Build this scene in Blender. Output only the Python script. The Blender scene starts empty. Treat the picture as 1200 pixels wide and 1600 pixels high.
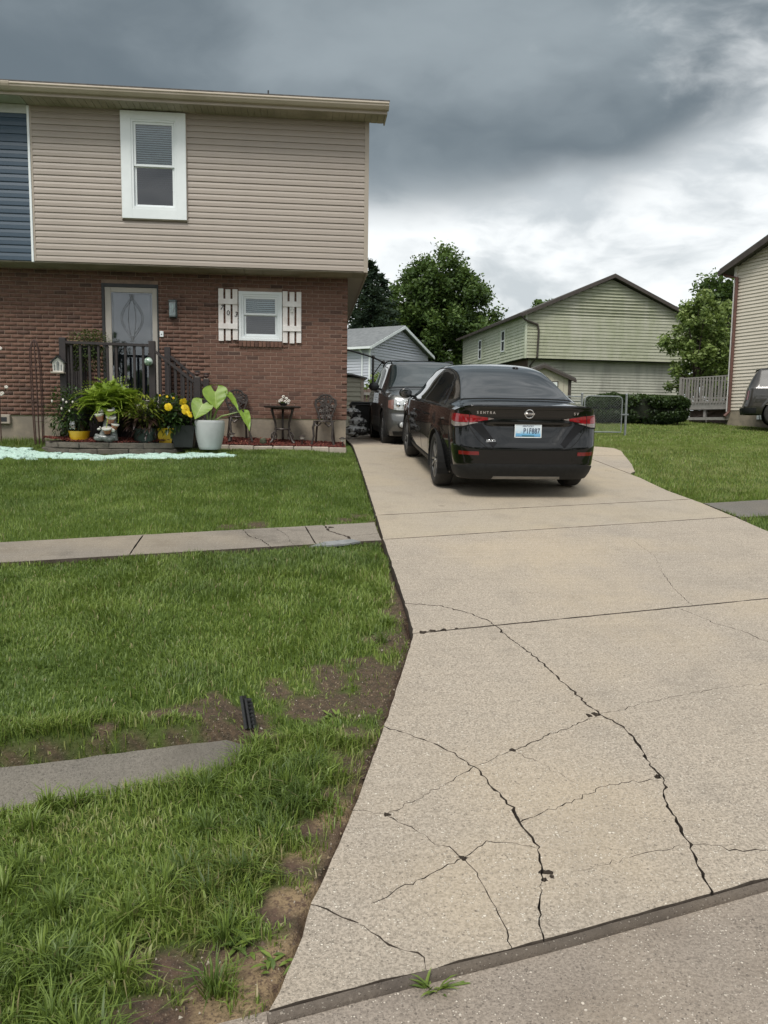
import bpy, bmesh, math, random
import numpy as np
from mathutils import Vector, Matrix, noise as mnoise
from mathutils.geometry import delaunay_2d_cdt

random.seed(7)
RNG = np.random.default_rng(11)
SC = bpy.context.scene
COL = SC.collection
rad = math.radians

# ------------------------------------------------------------------ camera
EYE = np.array([0.0, 0.0, 1.5])
YAW, PITCH, ROLL, FPX = rad(5.7), rad(6.35), rad(0.77), 1215.0


def cam_axes():
    f = np.array([math.sin(YAW) * math.cos(PITCH), math.cos(YAW) * math.cos(PITCH), -math.sin(PITCH)])
    r = np.array([math.cos(YAW), -math.sin(YAW), 0.0])
    u = np.cross(r, f)
    c, s = math.cos(ROLL), math.sin(ROLL)
    return c * r + s * u, -s * r + c * u, f


CR, CU, CF = cam_axes()
cam = bpy.data.cameras.new("camera")
cam_ob = bpy.data.objects.new("camera", cam)
COL.objects.link(cam_ob)
cam.sensor_fit = 'VERTICAL'
cam.sensor_height = 36.0
cam.lens = FPX / 1600.0 * 36.0
cam.clip_start, cam.clip_end = 0.05, 2000
cam_ob.matrix_world = Matrix(((CR[0], CU[0], -CF[0], EYE[0]), (CR[1], CU[1], -CF[1], EYE[1]),
                              (CR[2], CU[2], -CF[2], EYE[2]), (0, 0, 0, 1)))
SC.camera = cam_ob


def at(px, py, Y):
    """world point seen at photo pixel (px, py) on the vertical plane at depth Y"""
    d = CF + (px - 600) / FPX * CR - (py - 800) / FPX * CU
    p = EYE + d * (Y / d[1])
    return Vector((p[0], p[1], p[2]))


# ------------------------------------------------------------------ exposure
SC.view_settings.view_transform = 'Standard'
SC.view_settings.look = 'None'
SC.view_settings.gamma = 1.0
SC.view_settings.use_curve_mapping = False
SC.view_settings.exposure = 0.86
SC.render.film_transparent = False
SC.cycles.max_bounces = 6
SC.cycles.diffuse_bounces = 3
SC.cycles.glossy_bounces = 4
SC.cycles.transparent_max_bounces = 8
SC.cycles.caustics_reflective = False
SC.cycles.caustics_refractive = False
SC.cycles.use_denoising = True

# ------------------------------------------------------------------ sun (veiled by cloud, high behind the camera)
SUN_EL, SUN_AZ = rad(57), rad(205)      # azimuth clockwise from +Y
sun = bpy.data.lights.new("sun", 'SUN')
sun.energy = 1.5
sun.angle = rad(22)
sun.color = (1.0, 0.965, 0.90)
sun_ob = bpy.data.objects.new("sun", sun)
COL.objects.link(sun_ob)
sd = Vector((math.sin(SUN_AZ) * math.cos(SUN_EL), math.cos(SUN_AZ) * math.cos(SUN_EL), math.sin(SUN_EL)))
sun_ob.rotation_euler = sd.to_track_quat('Z', 'Y').to_euler()
sun_ob.location = (0, -10, 30)


# ------------------------------------------------------------------ node helpers
class NT:
    def __init__(self, tree):
        self.t = tree
        self.n = tree.nodes
        self.l = tree.links

    def node(self, typ, **kw):
        nd = self.n.new(typ)
        for k, v in kw.items():
            setattr(nd, k, v)
        return nd

    def put(self, sock, v):
        if v is None:
            return
        if isinstance(v, bpy.types.NodeSocket):
            self.l.new(v, sock)
        else:
            if hasattr(sock, 'default_value') and sock.type == 'RGBA' and isinstance(v, (tuple, list)) and len(v) == 3:
                v = (*v, 1.0)
            sock.default_value = v

    def math(self, op, a, b=None, c=None, clamp=False):
        nd = self.node('ShaderNodeMath', operation=op)
        nd.use_clamp = clamp
        self.put(nd.inputs[0], a)
        self.put(nd.inputs[1], b)
        if c is not None:
            self.put(nd.inputs[2], c)
        return nd.outputs[0]

    def vmath(self, op, a, b=None, scale=None):
        nd = self.node('ShaderNodeVectorMath', operation=op)
        self.put(nd.inputs[0], a)
        if b is not None:
            self.put(nd.inputs[1], b)
        if scale is not None:
            self.put(nd.inputs['Scale'], scale)
        return nd.outputs[0]

    def mix(self, f, a, b, blend='MIX'):
        nd = self.node('ShaderNodeMix', data_type='RGBA', blend_type=blend)
        self.put(nd.inputs[0], f)
        self.put(nd.inputs[6], a)
        self.put(nd.inputs[7], b)
        return nd.outputs[2]

    def noise(self, vec, scale, detail=4.0, rough=0.55, dist=0.0, out=0):
        nd = self.node('ShaderNodeTexNoise')
        if vec is not None:
            self.put(nd.inputs['Vector'], vec)
        nd.inputs['Scale'].default_value = scale
        nd.inputs['Detail'].default_value = detail
        nd.inputs['Roughness'].default_value = rough
        nd.inputs['Distortion'].default_value = dist
        return nd.outputs[out]

    def voronoi(self, vec, scale, feature='F1', out='Distance'):
        nd = self.node('ShaderNodeTexVoronoi', feature=feature)
        self.put(nd.inputs['Vector'], vec)
        nd.inputs['Scale'].default_value = scale
        return nd.outputs[out]

    def ramp(self, f, stops, interp='LINEAR'):
        nd = self.node('ShaderNodeValToRGB')
        nd.color_ramp.interpolation = interp
        e = nd.color_ramp.elements
        while len(e) < len(stops):
            e.new(0.5)
        for el, (p, c) in zip(e, stops):
            el.position = p
            el.color = (*c, 1) if isinstance(c, (tuple, list)) else (c, c, c, 1)
        self.put(nd.inputs[0], f)
        return nd.outputs[0]

    def rng(self, v, a, b, c=0.0, d=1.0, smooth=True):
        nd = self.node('ShaderNodeMapRange')
        nd.interpolation_type = 'SMOOTHSTEP' if smooth else 'LINEAR'
        self.put(nd.inputs['Value'], v)
        for k, x in zip(('From Min', 'From Max', 'To Min', 'To Max'), (a, b, c, d)):
            self.put(nd.inputs[k], x)
        return nd.outputs[0]

    def sep(self, v):
        nd = self.node('ShaderNodeSeparateXYZ')
        self.put(nd.inputs[0], v)
        return nd.outputs

    def comb(self, x, y, z):
        nd = self.node('ShaderNodeCombineXYZ')
        for s, v in zip(nd.inputs, (x, y, z)):
            self.put(s, v)
        return nd.outputs[0]


# ------------------------------------------------------------------ world: heavy cloud over a Nishita sky
world = bpy.data.worlds.new("World")
SC.world = world
world.use_nodes = True
w = NT(world.node_tree)
w.n.clear()
sky = w.node('ShaderNodeTexSky', sky_type='NISHITA')
sky.sun_disc = False
sky.sun_elevation, sky.sun_rotation = SUN_EL, SUN_AZ
sky.air_density, sky.dust_density = 1.2, 2.5
bg_sky = w.node('ShaderNodeBackground')
bg_sky.inputs[1].default_value = 0.10
w.l.new(sky.outputs[0], bg_sky.inputs[0])
gen = w.node('ShaderNodeTexCoord').outputs['Generated']
dx, dy, dz = w.sep(gen)
el = w.math('MAXIMUM', dz, 0.0)
pv = w.vmath('MULTIPLY', gen, (1.0, 1.0, 2.1))
warp = w.noise(pv, 2.6, 4, 0.55, out=1)
pw = w.vmath('ADD', pv, w.vmath('SCALE', w.vmath('SUBTRACT', warp, (0.5, 0.5, 0.5)), scale=0.22))
n_big = w.noise(w.vmath('ADD', pw, (3.1, 1.7, 0.4)), 2.1, 4, 0.5)
n_mid = w.noise(w.vmath('ADD', pw, (7.3, 2.2, 1.0)), 5.2, 6, 0.52)
n_fine = w.noise(w.vmath('ADD', pw, (1.3, 9.2, 2.0)), 12.0, 6, 0.55)
az = w.math('ARCTAN2', dx, dy)
# lower edge of the storm deck: level ahead, climbing to the right; its top thins out overhead
edge = w.math('ADD', 0.268, w.math('MULTIPLY', w.math('MAXIMUM', w.math('SUBTRACT', az, 0.38), 0.0), 0.30))
hgt = w.math('ADD', el, w.math('MULTIPLY', w.math('SUBTRACT', n_big, 0.5), 0.13))
hgt = w.math('ADD', hgt, w.math('MULTIPLY', w.math('SUBTRACT', n_mid, 0.5), 0.075))
hgt = w.math('ADD', hgt, w.math('MULTIPLY', w.math('SUBTRACT', n_fine, 0.5), 0.04))
soft = w.math('ADD', w.math('MULTIPLY', n_mid, 0.6), w.math('MULTIPLY', n_fine, 0.4))
over = w.math('SUBTRACT', hgt, edge)
dark = w.rng(over, -0.035, 0.050)
dark = w.math('MULTIPLY', dark, w.rng(el, 0.82, 0.52, 0.30, 1.0))
# toward the right the deck breaks up into thinner grey cloud
thin = w.rng(w.math('ADD', az, w.math('MULTIPLY', w.math('SUBTRACT', soft, 0.5), 0.9)), 0.36, 0.62, 1.0, 0.42)
dark = w.math('MULTIPLY', dark, thin)
ahead = w.rng(dy, -0.35, 0.35)
dark = w.math('MULTIPLY', dark, w.math('ADD', w.math('MULTIPLY', ahead, 0.80), 0.20))
lightc = w.mix(w.rng(soft, 0.38, 0.60), (0.34, 0.366, 0.380), (0.585, 0.600, 0.602))
deep = w.math('ADD', w.math('MULTIPLY', n_big, 0.62), w.math('MULTIPLY', n_mid, 0.38))
# the deck is darkest just above its edge
belly = w.math('MULTIPLY', w.rng(over, 0.20, 0.03), 0.42)
west = w.math('MULTIPLY', w.rng(az, 0.16, -0.30), 0.13)
darkc = w.mix(w.rng(w.math('SUBTRACT', w.math('SUBTRACT', deep, west), w.math('MULTIPLY', belly, 0.22)), 0.30, 0.66), (0.082, 0.101, 0.113), (0.185, 0.213, 0.227))
cloud = w.mix(dark, lightc, darkc)
bg_cl = w.node('ShaderNodeBackground')
w.l.new(cloud, bg_cl.inputs[0])
bg_cl.inputs[1].default_value = 1.0
mixs = w.node('ShaderNodeMixShader')
mixs.inputs[0].default_value = 0.95
w.l.new(bg_sky.outputs[0], mixs.inputs[1])
w.l.new(bg_cl.outputs[0], mixs.inputs[2])
wo = w.node('ShaderNodeOutputWorld')
w.l.new(mixs.outputs[0], wo.inputs[0])


# ================================================================== object helpers
def tag(o, label=None, cat=None, group=None, kind=None):
    if label: o['label'] = label
    if cat: o['category'] = cat
    if group: o['group'] = group
    if kind: o['kind'] = kind
    return o


def thing(name, label, cat, loc=(0, 0, 0), rz=0.0, group=None, rx=0.0, scale=1.0):
    o = bpy.data.objects.new(name, None)
    COL.objects.link(o)
    o.empty_display_size = 0.2
    o.location = loc
    o.rotation_euler = (rx, 0, rz)
    o.scale = (scale,) * 3
    return tag(o, label, cat, group)


def link(name, mesh, mat=None, parent=None, loc=None, rz=None):
    o = bpy.data.objects.new(name, mesh)
    COL.objects.link(o)
    if mat is not None and not mesh.materials:
        mesh.materials.append(mat)
    if parent is not None:
        o.parent = parent
    if loc is not None:
        o.location = loc
    if rz is not None:
        o.rotation_euler = (0, 0, rz)
    return o


def smooth_mesh(me, angle=None):
    me.polygons.foreach_set('use_smooth', [True] * len(me.polygons))
    if angle is not None:
        me.set_sharp_from_angle(angle=rad(angle))


def mesh_np(name, V, F, mat=None, smooth=False, attrs=None, angle=None):
    """V (n,3), F (m,k) all faces the same size"""
    V = np.asarray(V, dtype=np.float32)
    F = np.asarray(F, dtype=np.int32)
    me = bpy.data.meshes.new(name)
    k = F.shape[1]
    me.vertices.add(len(V)); me.vertices.foreach_set('co', V.ravel())
    me.loops.add(F.size); me.loops.foreach_set('vertex_index', F.ravel())
    me.polygons.add(len(F))
    me.polygons.foreach_set('loop_start', np.arange(0, F.size, k, dtype=np.int32))
    me.polygons.foreach_set('loop_total', np.full(len(F), k, dtype=np.int32))
    if smooth:
        me.polygons.foreach_set('use_smooth', np.ones(len(F), dtype=bool))
    me.update(calc_edges=True)
    for an, arr in (attrs or {}).items():
        a = me.attributes.new(an, 'FLOAT', 'POINT')
        a.data.foreach_set('value', np.asarray(arr, dtype=np.float32))
    if smooth and angle is not None:
        me.set_sharp_from_angle(angle=rad(angle))
    if mat: me.materials.append(mat)
    return me


class MB:
    """collects shapes and links them as ONE mesh object"""

    def __init__(self):
        self.v, self.f = [], []

    def add(self, vs, fs):
        b = len(self.v)
        self.v.extend([tuple(p) for p in vs])
        self.f.extend([tuple(i + b for i in f) for f in fs])
        return self

    def box(self, x0, x1, y0, y1, z0, z1, ch=0.0, rz=0.0, org=None):
        xs, ys, zs = (x0, x1), (y0, y1), (z0, z1)
        if ch <= 0:
            vs = [(x, y, z) for x in xs for y in ys for z in zs]
            fs = [(0, 1, 3, 2), (4, 6, 7, 5), (0, 4, 5, 1), (2, 3, 7, 6), (0, 2, 6, 4), (1, 5, 7, 3)]
        else:
            vs, fs = chbox(x0, x1, y0, y1, z0, z1, ch)
        if rz:
            ox, oy = org or ((x0 + x1) / 2, (y0 + y1) / 2)
            c, s = math.cos(rz), math.sin(rz)
            vs = [(ox + (x - ox) * c - (y - oy) * s, oy + (x - ox) * s + (y - oy) * c, z) for x, y, z in vs]
        return self.add(vs, fs)

    def bar(self, a, b, w, d, up=(0, 0, 1)):
        """rectangular bar from a to b; w across (perp. to up), d along up"""
        a, b = Vector(a), Vector(b)
        t = (b - a).normalized()
        up = Vector(up)
        if abs(t.dot(up)) > 0.98: up = Vector((0, 1, 0))
        s = t.cross(up).normalized(); u = s.cross(t).normalized()
        vs = []
        for p in (a, b):
            for i, j in ((-1, -1), (1, -1), (1, 1), (-1, 1)):
                vs.append(p + s * (i * w / 2) + u * (j * d / 2))
        return self.add(vs, [(3, 2, 1, 0), (4, 5, 6, 7), (0, 1, 5, 4), (1, 2, 6, 5), (2, 3, 7, 6), (3, 0, 4, 7)])

    def tube(self, pts, r, n=8, cap=True):
        pts = [Vector(p) for p in pts]
        rs = r if isinstance(r, (list, tuple)) else [r] * len(pts)
        vs, fs = [], []
        prev = None
        for i, p in enumerate(pts):
            t = (pts[min(i + 1, len(pts) - 1)] - pts[max(i - 1, 0)]).normalized()
            if prev is None:
                ref = Vector((0, 0, 1)) if abs(t.z) < 0.9 else Vector((1, 0, 0))
                s = t.cross(ref).normalized()
            else:
                s = (prev - t * prev.dot(t)).normalized()
            prev = s
            u = t.cross(s)
            for k in range(n):
                a = 2 * math.pi * k / n
                vs.append(p + (s * math.cos(a) + u * math.sin(a)) * rs[i])
        for i in range(len(pts) - 1):
            for k in range(n):
                fs.append((i * n + k, i * n + (k + 1) % n, (i + 1) * n + (k + 1) % n, (i + 1) * n + k))
        if cap:
            fs.append(tuple(range(n - 1, -1, -1)))
            fs.append(tuple(range((len(pts) - 1) * n, len(pts) * n)))
        return self.add(vs, fs)

    def lathe(self, prof, n=24, org=(0, 0, 0), cap=True):
        """prof: (r, z) from bottom to top"""
        vs, fs = [], []
        for r, z in prof:
            for k in range(n):
                a = 2 * math.pi * k / n
                vs.append((org[0] + r * math.cos(a), org[1] + r * math.sin(a), org[2] + z))
        for i in range(len(prof) - 1):
            for k in range(n):
                fs.append((i * n + k, i * n + (k + 1) % n, (i + 1) * n + (k + 1) % n, (i + 1) * n + k))
        if cap:
            fs.append(tuple(range(n - 1, -1, -1)))
            fs.append(tuple(range((len(prof) - 1) * n, len(prof) * n)))
        return self.add(vs, fs)

    def prism_x(self, prof, x0, x1):
        """prof: list of (y, z), extruded along X"""
        n = len(prof)
        vs = [(x0, y, z) for y, z in prof] + [(x1, y, z) for y, z in prof]
        fs = [tuple(range(n - 1, -1, -1)), tuple(range(n, 2 * n))]
        for i in range(n):
            j = (i + 1) % n
            fs.append((i, j, n + j, n + i))
        return self.add(vs, fs)

    def extrude(self, poly, d):
        """3-D polygon extruded by vector d"""
        n = len(poly); d = Vector(d)
        vs = [Vector(p) for p in poly] + [Vector(p) + d for p in poly]
        fs = [tuple(range(n - 1, -1, -1)), tuple(range(n, 2 * n))]
        for i in range(n):
            j = (i + 1) % n
            fs.append((i, j, n + j, n + i))
        return self.add(vs, fs)

    def blob(self, c, r, seg=10, rings=6, jit=0.0):
        rx, ry, rz = r if isinstance(r, (tuple, list)) else (r, r, r)
        vs = [(c[0], c[1], c[2] - rz)]
        for i in range(1, rings):
            th = math.pi * i / rings
            for k in range(seg):
                a = 2 * math.pi * k / seg
                q = 1 + random.uniform(-jit, jit)
                vs.append((c[0] + rx * q * math.sin(th) * math.cos(a), c[1] + ry * q * math.sin(th) * math.sin(a), c[2] - rz * q * math.cos(th)))
        vs.append((c[0], c[1], c[2] + rz))
        fs = []
        for k in range(seg):
            fs.append((0, 1 + (k + 1) % seg, 1 + k))
            fs.append((len(vs) - 1, 1 + (rings - 2) * seg + k, 1 + (rings - 2) * seg + (k + 1) % seg))
        for i in range(rings - 2):
            for k in range(seg):
                a = 1 + i * seg
                fs.append((a + k, a + (k + 1) % seg, a + seg + (k + 1) % seg, a + seg + k))
        return self.add(vs, fs)

    def mesh(self, name, mat=None, smooth=False, angle=40):
        me = bpy.data.meshes.new(name)
        me.from_pydata(self.v, [], self.f)
        bm = bmesh.new(); bm.from_mesh(me)
        bmesh.ops.recalc_face_normals(bm, faces=bm.faces)
        bm.to_mesh(me); bm.free()
        if smooth: smooth_mesh(me, angle)
        if mat: me.materials.append(mat)
        return me

    def build(self, name, mat=None, parent=None, smooth=False, loc=None, angle=40, rz=None):
        return link(name, self.mesh(name, mat, smooth, angle), None, parent, loc, rz)


def chbox(x0, x1, y0, y1, z0, z1, c):
    bm = bmesh.new()
    bmesh.ops.create_cube(bm, size=1)
    for v in bm.verts:
        v.co = Vector((x0 if v.co.x < 0 else x1, y0 if v.co.y < 0 else y1, z0 if v.co.z < 0 else z1))
    bmesh.ops.bevel(bm, geom=bm.edges[:], offset=c, segments=1, affect='EDGES')
    bm.verts.ensure_lookup_table()
    vs = [tuple(v.co) for v in bm.verts]
    fs = [tuple(v.index for v in f.verts) for f in bm.faces]
    bm.free()
    return vs, fs


def hermite(xs, ys, xq):
    """nonuniform Catmull-Rom through (xs, ys); ys (n, ...)"""
    xs = np.asarray(xs, float); ys = np.asarray(ys, float); xq = np.asarray(xq, float)
    n = len(xs)
    m = np.zeros_like(ys)
    for i in range(n):
        a, b = max(i - 1, 0), min(i + 1, n - 1)
        m[i] = (ys[b] - ys[a]) / (xs[b] - xs[a])
    i = np.clip(np.searchsorted(xs, xq, side='right') - 1, 0, n - 2)
    h = xs[i + 1] - xs[i]
    t = np.clip((xq - xs[i]) / h, 0, 1)
    sh = t.shape + (1,) * (ys.ndim - 1)
    t_, h_ = t.reshape(sh), h.reshape(sh)
    return ((2 * t_**3 - 3 * t_**2 + 1) * ys[i] + (t_**3 - 2 * t_**2 + t_) * h_ * m[i]
            + (-2 * t_**3 + 3 * t_**2) * ys[i + 1] + (t_**3 - t_**2) * h_ * m[i + 1])


# ================================================================== materials
def material(name):
    m = bpy.data.materials.new(name)
    m.use_nodes = True
    t = NT(m.node_tree)
    t.n.clear()
    out = t.node('ShaderNodeOutputMaterial')
    b = t.node('ShaderNodeBsdfPrincipled')
    t.l.new(b.outputs[0], out.inputs[0])
    t.out, t.b = out, b
    t.tc = t.node('ShaderNodeTexCoord')
    return m, t


def bump(t, h, dist=0.01, strength=1.0):
    nd = t.node('ShaderNodeBump')
    nd.inputs['Strength'].default_value = strength
    nd.inputs['Distance'].default_value = dist
    t.put(nd.inputs['Height'], h)
    t.l.new(nd.outputs[0], t.b.inputs['Normal'])


def simple(name, c1, c2=None, scale=6.0, rough=0.6, bmp=0.0, bscale=40.0, metal=0.0, coat=0.0, spec=0.5, coords='Object', fac=(0.35, 0.65), rough2=None, vary=0.0):
    """two-tone noisy surface with a little relief; vary shifts the tone from object to object"""
    m, t = material(name)
    v = t.tc.outputs[coords]
    c2 = c2 or tuple(x * 0.8 for x in c1)
    n = t.noise(v, scale, 5, 0.6)
    f = t.rng(n, fac[0], fac[1])
    if vary:
        oi = t.node('ShaderNodeObjectInfo')
        f = t.math('ADD', t.math('MULTIPLY', f, 1 - vary), t.math('MULTIPLY', oi.outputs['Random'], vary))
    t.put(t.b.inputs['Base Color'], t.mix(f, c1, c2))
    if rough2 is None:
        t.b.inputs['Roughness'].default_value = rough
    else:
        t.put(t.b.inputs['Roughness'], t.rng(n, 0.3, 0.7, rough, rough2))
    t.b.inputs['Metallic'].default_value = metal
    t.b.inputs['Specular IOR Level'].default_value = spec
    t.b.inputs['Coat Weight'].default_value = coat
    t.b.inputs['Coat Roughness'].default_value = 0.03
    if bmp:
        bump(t, t.noise(v, bscale, 4, 0.6), bmp)
    return m


def leafmat(name, stops, trans=0.35, rough=0.45, spec=0.35, attr='hue'):
    """foliage: tone from the per-leaf attribute, thin and slightly see-through to light"""
    m, t = material(name)
    a = t.node('ShaderNodeAttribute', attribute_name=attr)
    col = t.ramp(a.outputs['Fac'], stops)
    t.put(t.b.inputs['Base Color'], col)
    t.b.inputs['Roughness'].default_value = rough
    t.b.inputs['Specular IOR Level'].default_value = spec
    tr = t.node('ShaderNodeBsdfTranslucent')
    t.put(tr.inputs[0], t.mix(0.5, col, (0.16, 0.22, 0.02), 'MIX'))
    mx = t.node('ShaderNodeMixShader')
    mx.inputs[0].default_value = trans
    t.l.new(t.b.outputs[0], mx.inputs[1]); t.l.new(tr.outputs[0], mx.inputs[2])
    t.l.new(mx.outputs[0], t.out.inputs[0])
    return m


def glassmat(name, tint=(0.8, 0.85, 0.85), refl=0.12, rough=0.02):
    m, t = material(name)
    t.n.remove(t.b)
    tr = t.node('ShaderNodeBsdfTransparent'); tr.inputs[0].default_value = (*tint, 1)
    gl = t.node('ShaderNodeBsdfGlossy'); gl.inputs['Roughness'].default_value = rough
    gl.inputs[0].default_value = (1, 1, 1, 1)
    fr = t.node('ShaderNodeFresnel'); fr.inputs[0].default_value = 1.5
    f = t.math('ADD', t.math('MULTIPLY', fr.outputs[0], 1.0 - refl), refl, clamp=True)
    mx = t.node('ShaderNodeMixShader')
    t.l.new(f, mx.inputs[0]); t.l.new(tr.outputs[0], mx.inputs[1]); t.l.new(gl.outputs[0], mx.inputs[2])
    t.l.new(mx.outputs[0], t.out.inputs[0])
    return m


def aggregate(name, base, base2, pebble, rough=0.85, peb=0.5, stain=(0.25, 0.22, 0.19), stainamt=0.35, vscale=125.0, grit=0.5):
    """worn concrete with the stones showing"""
    m, t = material(name)
    v = t.tc.outputs['Object']
    big = t.noise(v, 0.55, 5, 0.6)
    mid = t.noise(v, 3.0, 6, 0.65)
    fine = t.noise(v, 95.0, 4, 0.75)
    c = t.mix(t.rng(big, 0.35, 0.65), base, base2)
    c = t.mix(t.math('MULTIPLY', t.rng(mid, 0.46, 0.75), stainamt), c, stain)
    c = t.mix(t.math('MULTIPLY', t.rng(fine, 0.62, 0.36), grit), c, tuple(x * 0.42 for x in base))
    # warm bleached areas, faint wear, a few old drips
    c = t.mix(t.rng(t.noise(t.vmath('ADD', v, (4.0, 9.0, 0.0)), 0.35, 4, 0.6), 0.50, 0.68, 0.0, 0.45), c, (base[0] * 1.04, base[1] * 0.98, base[2] * 0.84))
    c = t.mix(t.rng(t.noise(t.vmath('MULTIPLY', v, (1.6, 0.22, 1.0)), 1.1, 4, 0.6), 0.56, 0.72, 0.0, 0.28), c, tuple(x * 0.6 for x in base))
    drip = t.node('ShaderNodeTexVoronoi', feature='F1')
    t.put(drip.inputs['Vector'], t.vmath('ADD', v, t.vmath('SCALE', t.noise(v, 9.0, 3, 0.6, out=1), scale=0.10)))
    drip.inputs['Scale'].default_value = 1.3
    c = t.mix(t.math('MULTIPLY', t.rng(drip.outputs['Distance'], 0.07, 0.02), 0.4), c, tuple(x * 0.3 for x in base))
    hs = None
    for sc, lo, amt in ((vscale, 0.24, 1.0), (vscale * 0.6, 0.84, 0.9)):
        vo = t.node('ShaderNodeTexVoronoi', feature='F1')
        t.put(vo.inputs['Vector'], t.vmath('ADD', v, t.vmath('SCALE', t.noise(v, 60.0, 2, 0.5, out=1), scale=0.006)))
        vo.inputs['Scale'].default_value = sc
        r = t.sep(vo.outputs['Color'])
        size = t.math('ADD', t.math('MULTIPLY', r[0], 0.35), 0.12)
        isp = t.math('MULTIPLY', t.rng(t.math('SUBTRACT', size, vo.outputs['Distance']), 0.0, 0.10), t.rng(r[1], lo, lo + 0.03))
        pc = t.ramp(r[2], [(0.0, tuple(x * 0.40 for x in base)), (0.35, tuple(x * 0.85 for x in base)), (0.65, tuple((x + y) / 2 for x, y in zip(base, pebble))), (1.0, pebble)])
        c = t.mix(t.math('MULTIPLY', isp, peb * amt), c, pc)
        hs = isp if hs is None else t.math('ADD', hs, isp)
    t.put(t.b.inputs['Base Color'], c)
    t.b.inputs['Roughness'].default_value = rough
    t.b.inputs['Specular IOR Level'].default_value = 0.25
    h = t.math('ADD', t.math('MULTIPLY', hs, 0.35), t.math('ADD', t.math('MULTIPLY', fine, 0.7), t.math('MULTIPLY', mid, 0.4)))
    bump(t, h, 0.008, 1.0)
    return m


M = {}
M['concrete'] = aggregate('driveway_concrete', (0.515, 0.440, 0.355), (0.475, 0.410, 0.338), (0.80, 0.73, 0.62), peb=0.95, grit=0.8)
M['concrete_yellow'] = aggregate('driveway_concrete_buff', (0.49, 0.415, 0.315), (0.46, 0.40, 0.325), (0.68, 0.60, 0.48), peb=0.7)
M['walk'] = aggregate('sidewalk_concrete', (0.33, 0.288, 0.24), (0.25, 0.222, 0.188), (0.62, 0.57, 0.48), stain=(0.135, 0.118, 0.098), stainamt=0.75, peb=0.7)
M['walk_dark'] = aggregate('old_sidewalk_concrete', (0.20, 0.185, 0.165), (0.165, 0.155, 0.14), (0.42, 0.40, 0.36), peb=0.45)
M['strip'] = aggregate('damp_concrete', (0.225, 0.205, 0.178), (0.165, 0.150, 0.13), (0.30, 0.27, 0.23), peb=0.3, stain=(0.10, 0.09, 0.075), stainamt=0.6)
M['lip'] = aggregate('kerb_nosing', (0.20, 0.165, 0.135), (0.10, 0.083, 0.068), (0.42, 0.37, 0.31), peb=0.6, stain=(0.05, 0.041, 0.036), stainamt=0.9)
M['asphalt'] = aggregate('street_paving', (0.40, 0.338, 0.28), (0.345, 0.292, 0.245), (0.72, 0.64, 0.54), peb=0.95, stain=(0.13, 0.10, 0.08), stainamt=0.5, vscale=135.0, grit=0.7)
M['crackdirt'] = simple('crack_dirt', (0.060, 0.046, 0.035), (0.095, 0.075, 0.058), 30, 0.95)
M['foundation'] = simple('foundation_render', (0.32, 0.27, 0.205), (0.22, 0.19, 0.15), 3.0, 0.9, 0.004, 30)
M['mortar'] = simple('mortar', (0.29, 0.205, 0.16), (0.21, 0.15, 0.12), 8, 0.95, 0.004, 60)
M['siding_tan'] = simple('tan_vinyl_siding', (0.36, 0.308, 0.262), (0.33, 0.282, 0.242), 1.2, 0.45, 0.0008, 70, vary=0.35)
M['siding_blue'] = simple('blue_vinyl_siding', (0.043, 0.072, 0.105), (0.035, 0.060, 0.090), 1.2, 0.42, 0.0008, 70, vary=0.3)
M['trim_tan'] = simple('tan_trim', (0.40, 0.345, 0.285), (0.36, 0.31, 0.255), 2, 0.45)
M['soffit'] = simple('tan_soffit', (0.40, 0.35, 0.285), (0.28, 0.25, 0.19), 2.0, 0.6)
M['gutter'] = simple('tan_gutter', (0.42, 0.365, 0.29), (0.35, 0.30, 0.23), 1.5, 0.35, rough2=0.55)
M['white'] = simple('white_vinyl', (0.80, 0.84, 0.85), (0.75, 0.79, 0.80), 2, 0.4)
M['white_paint'] = simple('chipped_white_paint', (0.80, 0.775, 0.755), (0.70, 0.655, 0.625), 5, 0.6, 0.001, 40)
M['blind'] = simple('blind_slats', (0.78, 0.82, 0.81), (0.72, 0.76, 0.75), 3, 0.6)
M['dark'] = simple('dark_interior', (0.02, 0.022, 0.025), (0.03, 0.032, 0.036), 2, 0.8)
M['pane'] = glassmat('window_glass', (0.78, 0.84, 0.85), 0.04)
M['door_pane'] = glassmat('storm_door_glass', (0.62, 0.66, 0.70), 0.08)
M['shingle'] = simple('asphalt_shingle', (0.075, 0.07, 0.065), (0.12, 0.11, 0.10), 12, 0.9, 0.006, 40)
M['shingle_grey'] = simple('grey_shingle', (0.20, 0.21, 0.215), (0.15, 0.16, 0.165), 4, 0.9, 0.006, 40)
M['brown_wood'] = simple('dark_stained_wood', (0.022, 0.018, 0.019), (0.036, 0.027, 0.026), 9, 0.55, 0.002, 30, vary=0.3)
M['grey_wood'] = simple('weathered_wood', (0.31, 0.295, 0.275), (0.22, 0.205, 0.19), 8, 0.85, 0.004, 30, vary=0.4)
M['old_stain_wood'] = simple('reddish_weathered_wood', (0.19, 0.135, 0.115), (0.13, 0.095, 0.08), 8, 0.85, 0.004, 30)
M['door_frame'] = simple('storm_door_frame', (0.42, 0.385, 0.34), (0.38, 0.35, 0.31), 3, 0.45)
M['black'] = simple('black_metal', (0.018, 0.017, 0.017), (0.03, 0.028, 0.027), 12, 0.45, 0.001, 60)
M['bronze'] = simple('dark_bronze_cast_metal', (0.045, 0.036, 0.032), (0.075, 0.062, 0.055), 14, 0.45, 0.001, 80, metal=0.4)
M['rust'] = simple('rusty_iron', (0.050, 0.026, 0.022), (0.085, 0.042, 0.03), 20, 0.7, 0.001, 80)
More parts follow.
